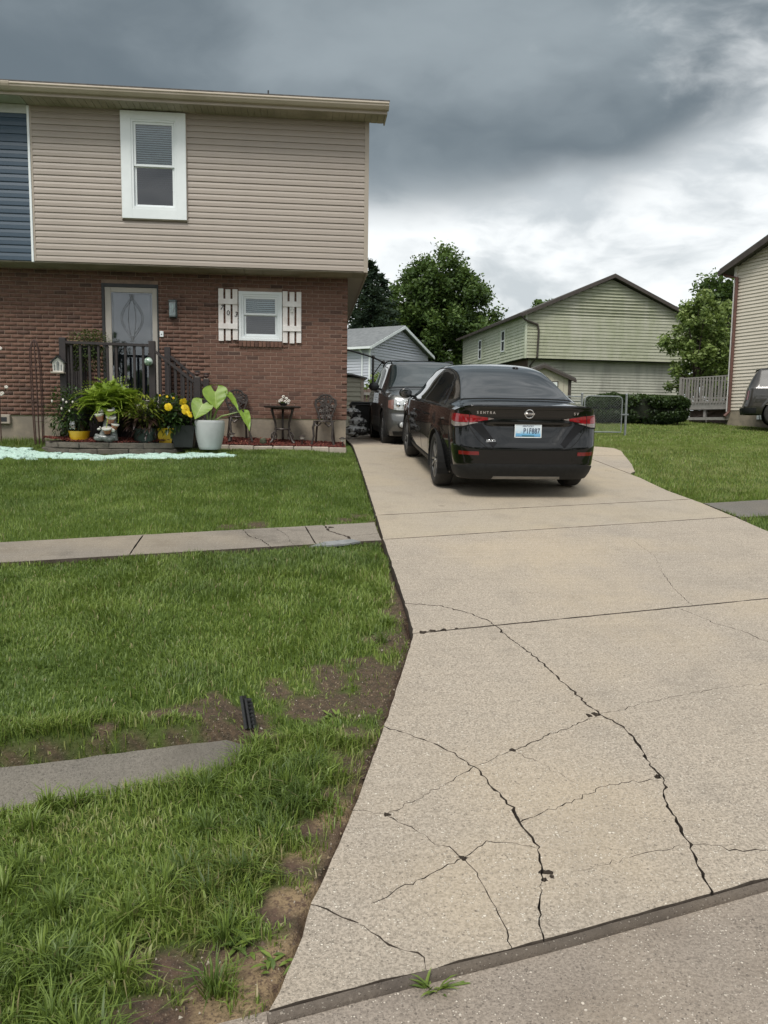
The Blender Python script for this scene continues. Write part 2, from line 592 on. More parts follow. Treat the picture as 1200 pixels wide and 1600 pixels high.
M['steel'] = simple('galvanised_steel', (0.30, 0.315, 0.32), (0.22, 0.235, 0.24), 12, 0.5, metal=0.5)
M['chrome'] = simple('chrome', (0.75, 0.76, 0.77), (0.68, 0.69, 0.70), 8, 0.12, metal=1.0)
M['black_plastic'] = simple('black_plastic', (0.017, 0.018, 0.019), (0.026, 0.027, 0.028), 10, 0.5, 0.0008, 90)
M['dark_green_plastic'] = simple('dark_green_plastic', (0.012, 0.022, 0.020), (0.018, 0.030, 0.027), 6, 0.45)
M['yellow'] = simple('yellow_glaze', (0.66, 0.43, 0.018), (0.58, 0.36, 0.012), 3, 0.3, coat=0.3)
M['grey_pot'] = simple('pale_grey_pot', (0.46, 0.48, 0.48), (0.39, 0.41, 0.41), 4, 0.55, 0.002, 20)
M['terracotta'] = simple('terracotta', (0.42, 0.17, 0.09), (0.30, 0.115, 0.06), 9, 0.35, 0.002, 40, coat=0.4)
M['resin_grey'] = simple('grey_resin_log', (0.22, 0.235, 0.225), (0.09, 0.10, 0.095), 14, 0.35, 0.006, 25, coat=0.4)
M['glaze_white'] = simple('white_glaze', (0.68, 0.67, 0.62), (0.50, 0.49, 0.45), 10, 0.25, coat=0.5)
M['stone_a'] = simple('retaining_stone', (0.15, 0.13, 0.105), (0.075, 0.068, 0.058), 6, 0.95, 0.012, 22, vary=0.4)
M['edge_stone'] = simple('pale_edging', (0.47, 0.41, 0.34), (0.36, 0.31, 0.26), 6, 0.9, 0.006, 30, vary=0.4)
M['soil'] = simple('soil', (0.055, 0.038, 0.028), (0.035, 0.025, 0.02), 12, 0.95, 0.01, 30)
M['bark'] = simple('bark', (0.085, 0.065, 0.05), (0.05, 0.04, 0.032), 9, 0.95, 0.02, 14)
M['stem_green'] = simple('green_stem', (0.16, 0.23, 0.06), (0.22, 0.28, 0.10), 8, 0.45)
M['stem_brown'] = simple('woody_stem', (0.07, 0.055, 0.035), (0.05, 0.04, 0.028), 8, 0.8)
M['petal_yellow'] = simple('yellow_petals', (0.80, 0.58, 0.02), (0.74, 0.50, 0.01), 20, 0.5)
M['petal_white'] = simple('white_petals', (0.72, 0.70, 0.64), (0.62, 0.56, 0.50), 20, 0.5)
M['silver_bag'] = simple('silver_bag', (0.70, 0.70, 0.68), (0.06, 0.058, 0.056), 7, 0.28, 0.03, 9, fac=(0.50, 0.56))
M['red_paint'] = simple('dull_red_paint', (0.20, 0.02, 0.02), (0.15, 0.015, 0.015), 10, 0.5)


def seam_grain(name, c1, c2, dirt, rough=0.6):
    """pale siding with algae and grime streaks hanging down it"""
    m, t = material(name)
    v = t.tc.outputs['Object']
    sx = t.vmath('MULTIPLY', v, (1.0, 1.0, 0.16))
    big = t.noise(sx, 0.8, 6, 0.65)
    fine = t.noise(v, 3.0, 5, 0.6)
    c = t.mix(t.rng(fine, 0.3, 0.7), c1, c2)
    c = t.mix(t.math('MULTIPLY', t.rng(big, 0.42, 0.68), 0.85), c, dirt)
    oi = t.node('ShaderNodeObjectInfo')
    c = t.mix(t.math('MULTIPLY', oi.outputs['Random'], 0.22), c, tuple(x * 0.6 for x in c1))
    t.put(t.b.inputs['Base Color'], c)
    t.b.inputs['Roughness'].default_value = rough
    return m


M['siding_green'] = seam_grain('algae_stained_siding', (0.385, 0.392, 0.285), (0.315, 0.332, 0.222), (0.46, 0.45, 0.375))
M['siding_grimy'] = seam_grain('grimy_white_siding', (0.47, 0.46, 0.40), (0.40, 0.40, 0.34), (0.24, 0.235, 0.205))
M['siding_side'] = seam_grain('pale_green_siding', (0.55, 0.57, 0.47), (0.46, 0.50, 0.38), (0.42, 0.45, 0.33))
M['siding_cream'] = simple('cream_siding', (0.64, 0.58, 0.49), (0.60, 0.545, 0.455), 2, 0.5, vary=0.3)
M['siding_grey'] = simple('lilac_grey_siding', (0.50, 0.52, 0.58), (0.46, 0.48, 0.54), 2, 0.5, vary=0.3)
M['siding_shed'] = simple('beige_shed_siding', (0.40, 0.39, 0.31), (0.34, 0.33, 0.26), 2, 0.6, vary=0.3)


def brickmat():
    m, t = material('brick')
    v = t.tc.outputs['Object']
    oi = t.node('ShaderNodeObjectInfo')
    a = t.node('ShaderNodeAttribute', attribute_name='hue')
    r = t.math('FRACT', t.math('ADD', oi.outputs['Random'], a.outputs['Fac']))
    c = t.ramp(r, [(0.0, (0.190, 0.108, 0.080)), (0.45, (0.175, 0.098, 0.073)), (0.80, (0.160, 0.089, 0.067)),
                   (0.90, (0.138, 0.078, 0.060)), (0.95, (0.122, 0.072, 0.057)), (1.0, (0.098, 0.062, 0.051))])
    n = t.noise(v, 30, 5, 0.65)
    c = t.mix(t.rng(n, 0.35, 0.75, 0.0, 0.6), c, t.mix(1.0, c, (0.6, 0.55, 0.55), 'MULTIPLY'))
    t.put(t.b.inputs['Base Color'], c)
    t.b.inputs['Roughness'].default_value = 0.88
    t.b.inputs['Specular IOR Level'].default_value = 0.25
    bump(t, n, 0.004)
    return m


M['brick'] = brickmat()


# ================================================================== ground
def gz(Y):
    return np.interp(Y, [-60, 2, 13.8, 16, 21, 28, 45, 150], [0.04, .04, 1.14, 1.2, 1.32, 1.78, 2.2, 3.2])


def kerbY(X):
    return 1.79 + 0.2645 * (X + 0.09)


DRIVE_L = [(-.09, 1.79), (.013, 2.221), (.167, 2.697), (.348, 3.359), (.629, 4.48), (.645, 5.01), (.66, 5.95), (.675, 6.9), (.715, 8.6), (.76, 10.9), (.80, 13.6), (.80, 24)]
DRIVE_R = [(6.6, kerbY(6.6)), (5.3, 4.6), (4.62, 6.1), (4.50, 7.15), (4.57, 8.6), (4.54, 9.47), (4.62, 10.4), (4.62, 24)]


def edgeL(Y):
    return np.interp(Y, [p[1] for p in DRIVE_L], [p[0] for p in DRIVE_L])


def edgeR(Y):
    return np.interp(Y, [p[1] for p in DRIVE_R], [p[0] for p in DRIVE_R])


def strip_s(X, Y):
    """distance behind the back edge of the sunken concrete strip"""
    return Y - (3.11 + 0.222 * (X + 1.22))


def sstep(a, b, x):
    t = np.clip((x - a) / (b - a), 0, 1)
    return t * t * (3 - 2 * t)


def vnoise(X, Y, s, seed=0.0):
    X = np.asarray(X, float); Y = np.asarray(Y, float)
    f = np.vectorize(lambda a, b: mnoise.noise((a * s + seed, b * s - seed, seed * 1.7)))
    return f(X, Y)


def fnoise(X, Y, s, seed=0):
    """cheap vectorised value noise"""
    x = np.asarray(X, float) * s + seed * 17.3; y = np.asarray(Y, float) * s + seed * 9.1
    xi, yi = np.floor(x).astype(np.int64), np.floor(y).astype(np.int64)
    fx, fy = x - xi, y - yi
    fx, fy = fx * fx * (3 - 2 * fx), fy * fy * (3 - 2 * fy)

    def h(a, b):
        n = (a * 374761393 + b * 668265263 + seed * 69069) & 0xffffffff
        n = ((n ^ (n >> 13)) * 1274126177) & 0xffffffff
        return ((n ^ (n >> 16)) & 0xffff) / 65535.0
    return (h(xi, yi) * (1 - fx) + h(xi + 1, yi) * fx) * (1 - fy) + (h(xi, yi + 1) * (1 - fx) + h(xi + 1, yi + 1) * fx) * fy


DIRT = [(.58, 4.95, .14), (.52, 4.45, .19), (.36, 4.05, .22), (.12, 3.95, .17), (-.14, 3.84, .10), (.30, 3.72, .22), (.04, 3.64, .14), (-.42, 3.52, .13), (-.27, 3.48, .17),
        (.36, 3.85, .22), (.20, 3.35, .13), (.17, 3.1, .12), (.11, 2.86, .09), (.03, 2.62, .10), (-.03, 2.42, .09), (-.07, 2.22, .09), (-.13, 1.97, .13), (-.26, 1.98, .13),
        (-.38, 2.02, .10), (-.48, 2.07, .07), (-.25, 1.80, .16), (-.40, 1.86, .10), (.10, 1.85, .1), (.62, 7.6, .10), (.55, 8.0, .12), (.4, 7.75, .12), (-.5, 7.6, .16), (-.75, 7.5, .12),
        (-.52, 3.42, .10), (-.65, 3.36, .07), (-.85, 3.27, .05), (-.33, 3.33, .12), (-.22, 3.40, .12)]
STRAW = [(.08, 2.72, .10), (.0, 2.5, .07), (-.05, 2.28, .08), (-.12, 2.02, .13), (-.2, 1.86, .14), (.52, 6.55, .10), (-.2, 3.95, .06), (.58, 7.72, .06)]


def blobs(X, Y, L):
    d = np.zeros(np.shape(X))
    for x, y, r in L:
        d = np.maximum(d, 1 - np.sqrt((X - x)**2 + (Y - y)**2) / r * 0.62)
    return d


def dirt_amt(X, Y):
    d = blobs(X, Y, DIRT) + (fnoise(X, Y, 9, 3) - .5) * .5 + (fnoise(X, Y, 28, 4) - .5) * .35
    e = edgeL(Y) - X                      # bare strip along the driveway edge
    near = np.where((e > -0.05) & (Y < 7.9), 1.15 - e / (0.045 + 0.13 * fnoise(X, Y, 4, 6) * np.where(Y < 5.2, 1, .4)), 0) * np.where(Y < 6, 1.0, .7)
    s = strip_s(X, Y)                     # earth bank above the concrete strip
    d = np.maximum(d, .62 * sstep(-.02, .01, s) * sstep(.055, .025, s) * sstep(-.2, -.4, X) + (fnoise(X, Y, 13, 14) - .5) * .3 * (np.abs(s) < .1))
    return np.clip(np.maximum(sstep(.30, .70, d) * (.90 + .1 * (Y < 2.9)), near), 0, 1)


def left_dz(X, Y):
    z = -0.035 + 0.0 * X
    z = z + 0.085 * sstep(9.3, 11.8, Y) * sstep(0.75, -0.6, X) - 0.045 * sstep(12.3, 13.2, Y) * sstep(0.75, -0.6, X)
    s = strip_s(X, Y)
    mask = sstep(-.15, -.42, X)
    z = z + mask * (0.095 * sstep(0.0, 0.05, s) * sstep(1.6, 0.15, s)) - mask * 0.05 * sstep(-.36, -.3, s) * sstep(0.02, -0.01, s)
    # worn hollow beside the strip's end
    z = z - 0.05 * np.exp(-((X + .2)**2 + (Y - 3.55)**2) / .10)
    z = z + 0.035 * (fnoise(X, Y, 1.3, 1) - .5) + 0.02 * (fnoise(X, Y, 5, 2) - .5)
    return z


def terrain(X, Y):
    X = np.asarray(X, float); Y = np.asarray(Y, float)
    z = gz(Y)
    L, R = edgeL(Y), edgeR(Y)
    left = X < L
    z = np.where(left, z + left_dz(X, Y), z)
    right = X > R
    zr = -0.02 + 0.05 * (fnoise(X, Y, .5, 5) - .5) + 0.03 * (fnoise(X, Y, 2.3, 8) - .5)
    zr = zr + 0.02 * np.clip(X - 8, 0, 12) * sstep(26, 14, Y)
    z = np.where(right, z + zr, z)
    z = np.where((~left) & (~right), z - 0.13, z)
    z = np.where(Y < kerbY(X) + 0.02, -0.07, z)
    return z


def in_poly(X, Y, P):
    X = np.asarray(X, float); Y = np.asarray(Y, float)
    r = np.zeros(X.shape, bool)
    n = len(P)
    for i in range(n):
        x0, y0 = P[i]; x1, y1 = P[(i + 1) % n]
        if y0 == y1: continue
        c = ((y0 > Y) != (y1 > Y)) & (X < (x1 - x0) * (Y - y0) / (y1 - y0) + x0)
        r ^= c
    return r


# the paved pieces, in plan
def jl(X, x0, y0, m):
    return y0 + m * (X - x0)


SL = 0.2645
J1 = lambda X: 4.48 + 0.23 * (X - .629)
J2 = lambda X: 6.83 + 0.256 * (X - .675)
J3 = lambda X: 7.87 + 0.248 * (X - .71)
J4Y = 14.15
SLABS = {
    'A': [(-.09, 1.79), (.35, kerbY(.35)), (1.5, kerbY(1.5)), (3.2, kerbY(3.2)), (6.6, kerbY(6.6)), (5.3, 4.6), (5.0, J1(5.0) - .0), (3.0, J1(3.0)), (1.6, J1(1.6)), (.629, 4.48), (.348, 3.359), (.167, 2.697), (.013, 2.221)],
    'B': [(.629, 4.48), (1.6, J1(1.6)), (3.0, J1(3.0)), (5.0, J1(5.0)), (4.62, 6.1), (4.5, 7.15), (4.54, J2(4.54)), (2.6, J2(2.6)), (.675, J2(.675)), (.66, 5.95), (.645, 5.01)],
    'C': [(.675, J2(.675)), (2.6, J2(2.6)), (4.54, J2(4.54)), (4.57, 8.6), (4.56, J3(4.56)), (2.6, J3(2.6)), (.70, J3(.70))],
    'D': [(.70, J3(.70)), (2.6, J3(2.6)), (4.56, J3(4.56)), (4.54, 9.47), (4.62, 10.4), (4.62, J4Y), (2.6, J4Y), (.80, J4Y), (.80, 13.6), (.76, 10.9)],
    'E': [(.80, J4Y), (2.6, J4Y), (4.62, J4Y), (4.62, 24), (.80, 24)],
    'P': [(4.62, 10.75), (4.80, 11.0), (5.05, 11.7), (5.30, 12.5), (5.37, 12.75), (4.62, 12.75)],
    'Q': [(4.62, 12.75), (5.37, 12.75), (5.58, 13.4), (5.62, 13.9), (5.50, 14.3), (5.2, 14.6), (4.62, 14.75)],
}
CR_W = [
    (.011, [(.60, 5.04), (0.68, 5.04), (0.89, 4.98), (1.05, 4.83), (1.15, 4.65), (1.2, 4.35), (1.27, 4.06), (1.31, 3.76), (1.34, 3.52), (1.37, 3.39), (1.43, 3.27), (1.43, 3.1), (1.41, 2.91), (1.41, 2.82), (1.36, 2.71), (1.33, 2.53), (1.32, 2.42), (1.29, 2.32), (1.25, 2.10)]),
    (.006, [(1.37, 3.39), (1.22, 3.3), (1.04, 3.2), (0.87, 3.09)]),
    (.003, [(0.87, 3.09), (0.72, 2.99), (0.68, 2.97)]),
    (.009, [(.30, 3.37), (0.33, 3.34), (0.45, 3.25), (0.57, 3.14), (0.64, 3.03), (0.68, 2.97), (0.71, 2.84), (0.75, 2.7), (0.76, 2.58), (0.78, 2.49), (0.78, 2.4), (0.77, 2.32), (0.75, 2.27)]),
    (.005, [(0.75, 2.27), (0.7, 2.15), (0.66, 1.93)]),
    (.004, [(0.68, 2.97), (0.55, 2.86), (0.41, 2.75), (0.29, 2.66), (0.12, 2.71)]),
    (.004, [(0.29, 2.65), (0.38, 2.56), (0.46, 2.47), (0.52, 2.4), (0.55, 2.32), (0.56, 2.21), (0.58, 2.11), (0.58, 1.91)]),
    (.0035, [(0.52, 2.4), (0.44, 2.35), (0.35, 2.3), (0.27, 2.25), (0.2, 2.2)]),
    (.004, [(0.52, 2.4), (0.62, 2.48), (0.7, 2.47), (0.78, 2.43)]),
    (.004, [(0.76, 2.58), (0.87, 2.64), (1.01, 2.71), (1.14, 2.79), (1.26, 2.82), (1.40, 2.82)]),
    (.0025, [(0.87, 3.09), (0.95, 2.99), (1.02, 2.88), (1.06, 2.82)]),
    (.005, [(1.32, 2.42), (1.39, 2.41), (1.46, 2.38), (1.57, 2.37), (1.9, 2.36)]),
    (.006, [(2.46, 4.93), (2.53, 4.76), (2.58, 4.58), (2.68, 4.46), (2.73, 4.26), (2.89, 4.14), (3.3, 3.8)]),
    (.004, [(2.60, 4.93), (2.65, 5.29), (2.76, 5.73)]), (.002, [(2.76, 5.73), (2.92, 6.21), (2.97, 6.77)]),
    (.003, [(1.37, 3.39), (1.6, 3.49), (1.83, 3.57), (2.08, 3.65), (2.38, 3.69), (2.79, 3.78), (3.4, 3.9)]),
    (.008, [(-.08, 2.27), (0.01, 2.22), (0.08, 2.17), (0.15, 2.12)]), (.005, [(0.15, 2.12), (0.22, 2.05), (0.31, 2.0), (0.36, 1.85)]),
    (.003, [(0.88, 2.31), (0.97, 2.33), (1.12, 2.38), (1.31, 2.42)]),
    (.005, [(4.70, 10.62), (4.5, 10.8), (4.35, 11.1)]),
]
CHIPS = [(1.345, 3.40, .030), (1.31, 3.385, .022), (.772, 2.31, .024), (.76, 2.275, .016), (.785, 2.285, .014), (1.40, 2.85, .02), (.87, 3.09, .018), (.69, 4.505, .035), (.76, 4.52, .03), (.83, 4.535, .03), (.91, 4.55, .022), (.29, 2.66, .018), (.52, 2.4, .018)]


def jag(pts, step, amp, seed):
    """fractal-looking polyline through pts"""
    r = random.Random(seed)
    P = [Vector((*p, 0)) for p in pts]
    out = [P[0]]
    for a, b in zip(P[:-1], P[1:]):
        L = (b - a).length
        n = max(1, int(L / step))
        t = (b - a).normalized(); s = Vector((-t.y, t.x, 0))
        for i in range(1, n + 1):
            q = a.lerp(b, i / n)
            if i < n: q = q + s * r.gauss(0, amp) + t * r.uniform(-.3, .3) * step
            else: q = q + s * r.gauss(0, amp * .5)
            out.append(q)
    return out


def ribbon(pts, wd, seed):
    P = jag(pts, 0.022, 0.0055, seed)
    r = random.Random(seed + 99)
    n = len(P)
    Lf, Rt = [], []
    for i, p in enumerate(P):
        t = (P[min(i + 1, n - 1)] - P[max(i - 1, 0)]).normalized()
        s = Vector((-t.y, t.x, 0))
        k = wd * 0.50 * (r.uniform(.25, 1.2) + (r.random() < .10) * .6) * (0.35 if i in (0, n - 1) else 1)
        Lf.append(p + s * k); Rt.append(p - s * k)
    return [(p.x, p.y) for p in Lf + Rt[::-1]]


def chip(x, y, r, seed):
    q = random.Random(seed)
    n = 9
    return [(x + r * q.uniform(.35, 1.15) * math.cos(2 * math.pi * k / n), y + r * q.uniform(.35, 1.15) * math.sin(2 * math.pi * k / n)) for k in range(n)]


def area2(P):
    return sum(a[0] * b[1] - b[0] * a[1] for a, b in zip(P, list(P[1:]) + [P[0]]))


def slab_mesh(name, poly, cracks, zf, depth, inset=0.006, rough=0.003, seed=1):
    """flat slab with its cracks cut right through the surface"""
    r = random.Random(seed)
    # densify the outline and let it wander a little
    cx = sum(p[0] for p in poly) / len(poly); cy = sum(p[1] for p in poly) / len(poly)
    out = []
    for a, b in zip(poly, poly[1:] + poly[:1]):
        L = math.hypot(b[0] - a[0], b[1] - a[1]); n = max(1, int(L / 0.07))
        nx, ny = (b[1] - a[1]) / L, -(b[0] - a[0]) / L
        if (cx - a[0]) * nx + (cy - a[1]) * ny < 0: nx, ny = -nx, -ny
        for i in range(n):
            k = i / n
            d = inset + abs(r.gauss(0, rough)) if i else inset * .6
            out.append((a[0] + (b[0] - a[0]) * k + nx * d, a[1] + (b[1] - a[1]) * k + ny * d))
    vs, fs = [], []

    def addf(p):
        if area2(p) < 0: p = p[::-1]
        fs.append(list(range(len(vs), len(vs) + len(p)))); vs.extend(Vector(q) for q in p)
    addf(out)
    for c in cracks: addf(c)
    v2, e2, f2, ov, oe, of = delaunay_2d_cdt(vs, [], fs, 0, 1e-6, True)
    keep = [f for f, o in zip(f2, of) if 0 in o and len(o) == 1]
    used = {}
    V, F = [], []
    for f in keep:
        nf = []
        for i in f:
            if i not in used:
                used[i] = len(V); V.append((v2[i].x, v2[i].y, float(zf(v2[i].x, v2[i].y))))
            nf.append(used[i])
        F.append(tuple(nf))
    nt = len(F)
    cnt = {}
    for f in F:
        for a, b in zip(f, f[1:] + f[:1]):
            cnt[(a, b)] = cnt.get((a, b), 0) + 1
    low = {}
    for (a, b) in list(cnt):
        if (b, a) not in cnt:
            for i in (a, b):
                if i not in low:
                    low[i] = len(V); V.append((V[i][0], V[i][1], V[i][2] - depth))
            F.append((b, a, low[a], low[b]))
    me = bpy.data.meshes.new(name)
    me.from_pydata(V, [], F)
    me.update()
    me.polygons.foreach_set('material_index', [0] * nt + [1] * (len(F) - nt))     # broken edges: dirt-filled
    return me


def flatpoly(name, poly, zf, mat, kind=None, parent=None):
    vs = [Vector(p) for p in (poly if area2(poly) > 0 else poly[::-1])]
    v2, e2, f2, ov, oe, of = delaunay_2d_cdt(vs, [], [list(range(len(vs)))], 0, 1e-6, True)
    f2 = [f for f, o in zip(f2, of) if 0 in o]
    me = bpy.data.meshes.new(name)
    me.from_pydata([(v.x, v.y, float(zf(v.x, v.y))) for v in v2], [], [tuple(f) for f in f2])
    o = link(name, me, mat, parent)
    if kind: o['kind'] = kind
    return o


def make_ground():
    xs = np.unique(np.round(np.concatenate([np.arange(-90, -8, 5), np.arange(-8, -1.6, .16), np.arange(-1.6, 1.0, .035), np.arange(1.0, 6, .25), np.arange(6, 16, .5), np.arange(16, 131, 6)]), 3))
    ys = np.unique(np.round(np.concatenate([np.arange(-70, 1.0, 5), np.arange(1.0, 5.4, .035), np.arange(5.4, 15, .12), np.arange(15, 30, .5), np.arange(30, 260, 8)]), 3))
    X, Y = np.meshgrid(xs, ys)
    Z = terrain(X, Y)
    # the paved strips sink the soil under them
    for P in (WALK_ALL, STRIP, WALK_R):
        Z = np.where(in_poly(X, Y, P) & ((X < -.50 + .06 * np.sin(Y * 40)) | (Y > 5)), Z - 0.09, Z)
    n, m = X.shape
    V = np.stack([X.ravel(), Y.ravel(), Z.ravel()], 1)
    idx = np.arange(n * m).reshape(n, m)
    F = np.stack([idx[:-1, :-1].ravel(), idx[:-1, 1:].ravel(), idx[1:, 1:].ravel(), idx[1:, :-1].ravel()], 1)
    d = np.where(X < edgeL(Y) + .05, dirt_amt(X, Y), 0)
    ee = edgeL(Y) - X
    st = np.clip(sstep(.35, .75, blobs(X, Y, STRAW) * .75 + (fnoise(X, Y, 11, 9) - .5) * .9 + .45 * np.exp(-(ee / .13)**2) * (Y < 3.0)), 0, 1)
    m_, t = material('lawn_soil')
    v = t.tc.outputs['Object']
    ad = t.node('ShaderNodeAttribute', attribute_name='dirt').outputs['Fac']
    as_ = t.node('ShaderNodeAttribute', attribute_name='straw').outputs['Fac']
    n1, n2, n3 = t.noise(v, 2.5, 5, .6), t.noise(v, 35, 5, .65), t.noise(v, 120, 3, .6)
    grass = t.mix(t.rng(n1, .3, .7), (0.055, 0.088, 0.018), (0.080, 0.12, 0.026))
    soil = t.mix(t.rng(n2, .35, .65), (0.115, 0.075, 0.055), (0.060, 0.042, 0.034))
    soil = t.mix(t.rng(n3, .6, .7), soil, (0.28, 0.23, 0.18))
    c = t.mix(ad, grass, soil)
    c = t.mix(t.math('MULTIPLY', as_, t.rng(t.math('ADD', t.math('MULTIPLY', n2, .6), t.math('MULTIPLY', n3, .4)), .38, .56)), c, (0.27, 0.195, 0.115))
    t.put(t.b.inputs['Base Color'], c)
    t.b.inputs['Roughness'].default_value = .95
    t.b.inputs['Specular IOR Level'].default_value = .15
    bump(t, t.math('ADD', n2, t.math('MULTIPLY', n3, .4)), .012)
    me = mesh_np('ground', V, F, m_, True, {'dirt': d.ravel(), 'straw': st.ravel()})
    o = link('ground', me)
    o['kind'] = 'structure'


# sidewalk on the left, in plan: back edge and front edge lines
WB = lambda X: 7.36 + 0.245 * (X + .18)
WF = lambda X: 6.63 + 0.235 * (X + .16)
WALK_ALL = [(-12, WF(-12)), (.665, WF(.665)), (.665, WB(.665) - .02), (-12, WB(-12))]
STRIP = [(-9, 3.11 + .222 * (-9 + 1.22) - .31), (-1.11, 2.82), (-.62, 2.98), (-.34, 3.10), (-.22, 3.14), (-.20, 3.33), (-1.22, 3.11), (-9, 3.11 + .222 * (-9 + 1.22))]
WALK_R = [(4.60, 7.92), (4.60, 8.62), (6.5, 9.12), (16, 11.5), (16, 10.6), (5.2, 7.95), (4.56, 7.80)]

make_ground()

zdrive = lambda x, y: gz(y)
drive = flatpoly('driveway', [(-.04, 1.87), (6.5, 3.56), (5.2, 4.6), (4.55, 6.2), (4.45, 7.2), (4.5, 10.7), (5.3, 12.8), (5.5, 14.0), (4.6, 14.6), (4.6, 23.9), (.84, 23.9), (.84, 13.6), (.72, 8.6), (.69, 5.0), (.66, 4.5), (.2, 2.72), (.05, 2.22)],
                 lambda x, y: gz(y) - 0.055, M['crackdirt'], 'structure')
cr_all = [ribbon(p, wd * 1.0, 40 + i) for i, (wd, p) in enumerate(CR_W)] + [chip(x, y, r, 300 + i) for i, (x, y, r) in enumerate(CHIPS)]
# a slab's front edge stands back 2 cm for the rounded kerb nosing
A = list(SLABS['A'])
A[:5] = [(x - 0.0, y + 0.0225) for x, y in A[:5]]
SLABS['A'] = A
for i, (k, P) in enumerate(SLABS.items()):
    me = slab_mesh('concrete_slab', P, cr_all, zdrive, 0.10 if k in 'ABC' else 0.06, seed=i + 5)
    o = link('concrete_slab', me, M['concrete_yellow'] if k in 'CD' else M['concrete'], drive)
    me.materials.append(M['crackdirt'])

# rounded, stained nosing where the apron drops to the street
mb = MB()
prof = [(.024, -.0005), (.017, -.002), (.009, -.005), (.003, -.011), (.0, -.020), (-.002, -.06), (.024, -.06)]
px_ = np.linspace(-.09, 6.6, 110)
rows = []
dirx, diry = math.cos(math.atan(SL)), math.sin(math.atan(SL))
for i, x in enumerate(px_):
    w1 = 0.004 * (fnoise(np.array([x * 9]), np.array([0.3]), 1, 3)[0] - .5) + .006 * (fnoise(np.array([x * 2.7]), np.array([5.3]), 1, 4)[0] - .5)
    rows.append([(x - diry * a * .97, kerbY(x) + dirx * a + (w1 if a < .05 else 0), float(gz(kerbY(x))) + b + (w1 * .6 if a < .05 else 0)) for a, b in prof])
vs = [p for r_ in rows for p in r_]
k = len(prof)
fs = [(i * k + j, i * k + (j + 1) % k, (i + 1) * k + (j + 1) % k, (i + 1) * k + j) for i in range(len(rows) - 1) for j in range(k)]
fs += [tuple(range(k - 1, -1, -1)), tuple(range((len(rows) - 1) * k, len(rows) * k))]
mb.add(vs, fs)
mb.build('kerb_nosing', M['lip'], drive, smooth=True, angle=60)

street = flatpoly('street', [(X_, kerbY(X_) + .05) for X_ in (-60, -20, -3, .6, .8, 1.2, 1.6, 2.2, 3, 4, 6.6, 12, 40)] + [(X_, -16) for X_ in (40, 12, 6.6, 4, 3, 2.2, 1.6, 1.2, .8, .6, -3, -20, -60)], lambda x, y: gz(kerbY(x)) - 0.020, M['asphalt'], 'structure')

# sidewalk slabs
walk = flatpoly('sidewalk', [(-12, WF(-12) + .05), (.62, WF(.62) + .05), (.62, WB(.62) - .06), (-12, WB(-12) - .05)], lambda x, y: gz(y) - .05, M['crackdirt'], 'structure')
zw = lambda x, y: gz(y) - 0.006
cuts = [(-12, -12), (-8.6, -8.65), (-5.0, -5.05), (-1.42, -1.45), (.08, -.02)]
brk = [ribbon([(-.60, WB(-.60) + .03), (-.52, 7.0), (-.40, 6.85), (-.28, WF(-.3) - .05)], .012, 700), ribbon([(.16, WB(.16) + .03), (.20, 7.2), (.36, 6.98), (.40, WF(.4) - .03)], .03, 701),
       ribbon([(.36, 6.98), (.50, 7.02), (.7, 7.12)], .008, 702), chip(.30, 6.80, .06, 703), chip(.22, 7.33, .04, 704), ribbon([(-.33, 7.35), (-.2, 7.1), (-.1, WF(-.1) - .05)], .004, 705)]
for (a0, a1), (b0, b1) in zip(cuts, cuts[1:] + [(.665, .665)]):
    P = [(a0, WF(a0)), (b0, WF(b0)), (b1, WB(b1)), (a1, WB(a1))]
    link('concrete_slab', slab_mesh('concrete_slab', P, brk, zw, .07, inset=.004, rough=.004, seed=int(a0 * 10) + 900), M['walk'], walk).data.materials.append(M['crackdirt'])
# bluish patching mortar at the sidewalk's end
pm_ = MB(); pm_.extrude([(.02, WF(.02) - .06, gz(6.66) - .028), (.30, WF(.3) - .05, gz(6.72) - .026), (.47, WF(.47) - .01, gz(6.78) - .02), (.40, WF(.4) + .06, gz(6.84) - .012), (.15, WF(.15) + .03, gz(6.74) - .012)], (0, 0, .016))
o = pm_.build('mortar_patch', simple('blue_grey_mortar', (.24, .245, .245), (.16, .165, .165), 9, .9, .004, 40), walk)

walk2 = flatpoly('old_sidewalk', [(4.66, 7.95), (4.66, 8.6), (6.5, 9.08), (16, 11.45), (16, 10.65), (5.2, 8.0)], lambda x, y: gz(y) - .06, M['crackdirt'], 'structure')
for P in ([(4.595, 7.83), (4.60, 8.62), (6.1, 9.01), (6.1, 8.18), (5.2, 7.95)], [(6.1, 8.18), (6.1, 9.01), (9, 9.75), (9, 8.9)], [(9, 8.9), (9, 9.75), (16, 11.5), (16, 10.6)]):
    link('concrete_slab', slab_mesh('concrete_slab', P, [], lambda x, y: gz(y) - .008, .07, inset=.006, rough=.004, seed=55), M['walk_dark'], walk2).data.materials.append(M['crackdirt'])

# sunken concrete strip in the front lawn
sp = bpy.data.objects.new('concrete_strip', slab_mesh('concrete_strip', STRIP, [], lambda x, y: gz(y) - .095 + .24 * (strip_s(x, y) + .3) - .06 * sstep(-.36, -.20, x), .1, inset=0, rough=.004, seed=77))
COL.objects.link(sp); sp.data.materials.append(M['strip']); sp.data.materials.append(M['crackdirt']); sp['kind'] = 'structure'


# ================================================================== the duplex
YB, YS = 13.9, 13.4                       # brick face, siding face
house = thing('duplex_house', 'two-storey duplex of tan and blue siding over red brick, by the driveway', 'house', (-2.0, 14, 1.14))
house.location = (0, 0, 0)


def hp(mb, name, mat, smooth=False, parent=None):
    return mb.build(name, mat, parent or house, smooth)


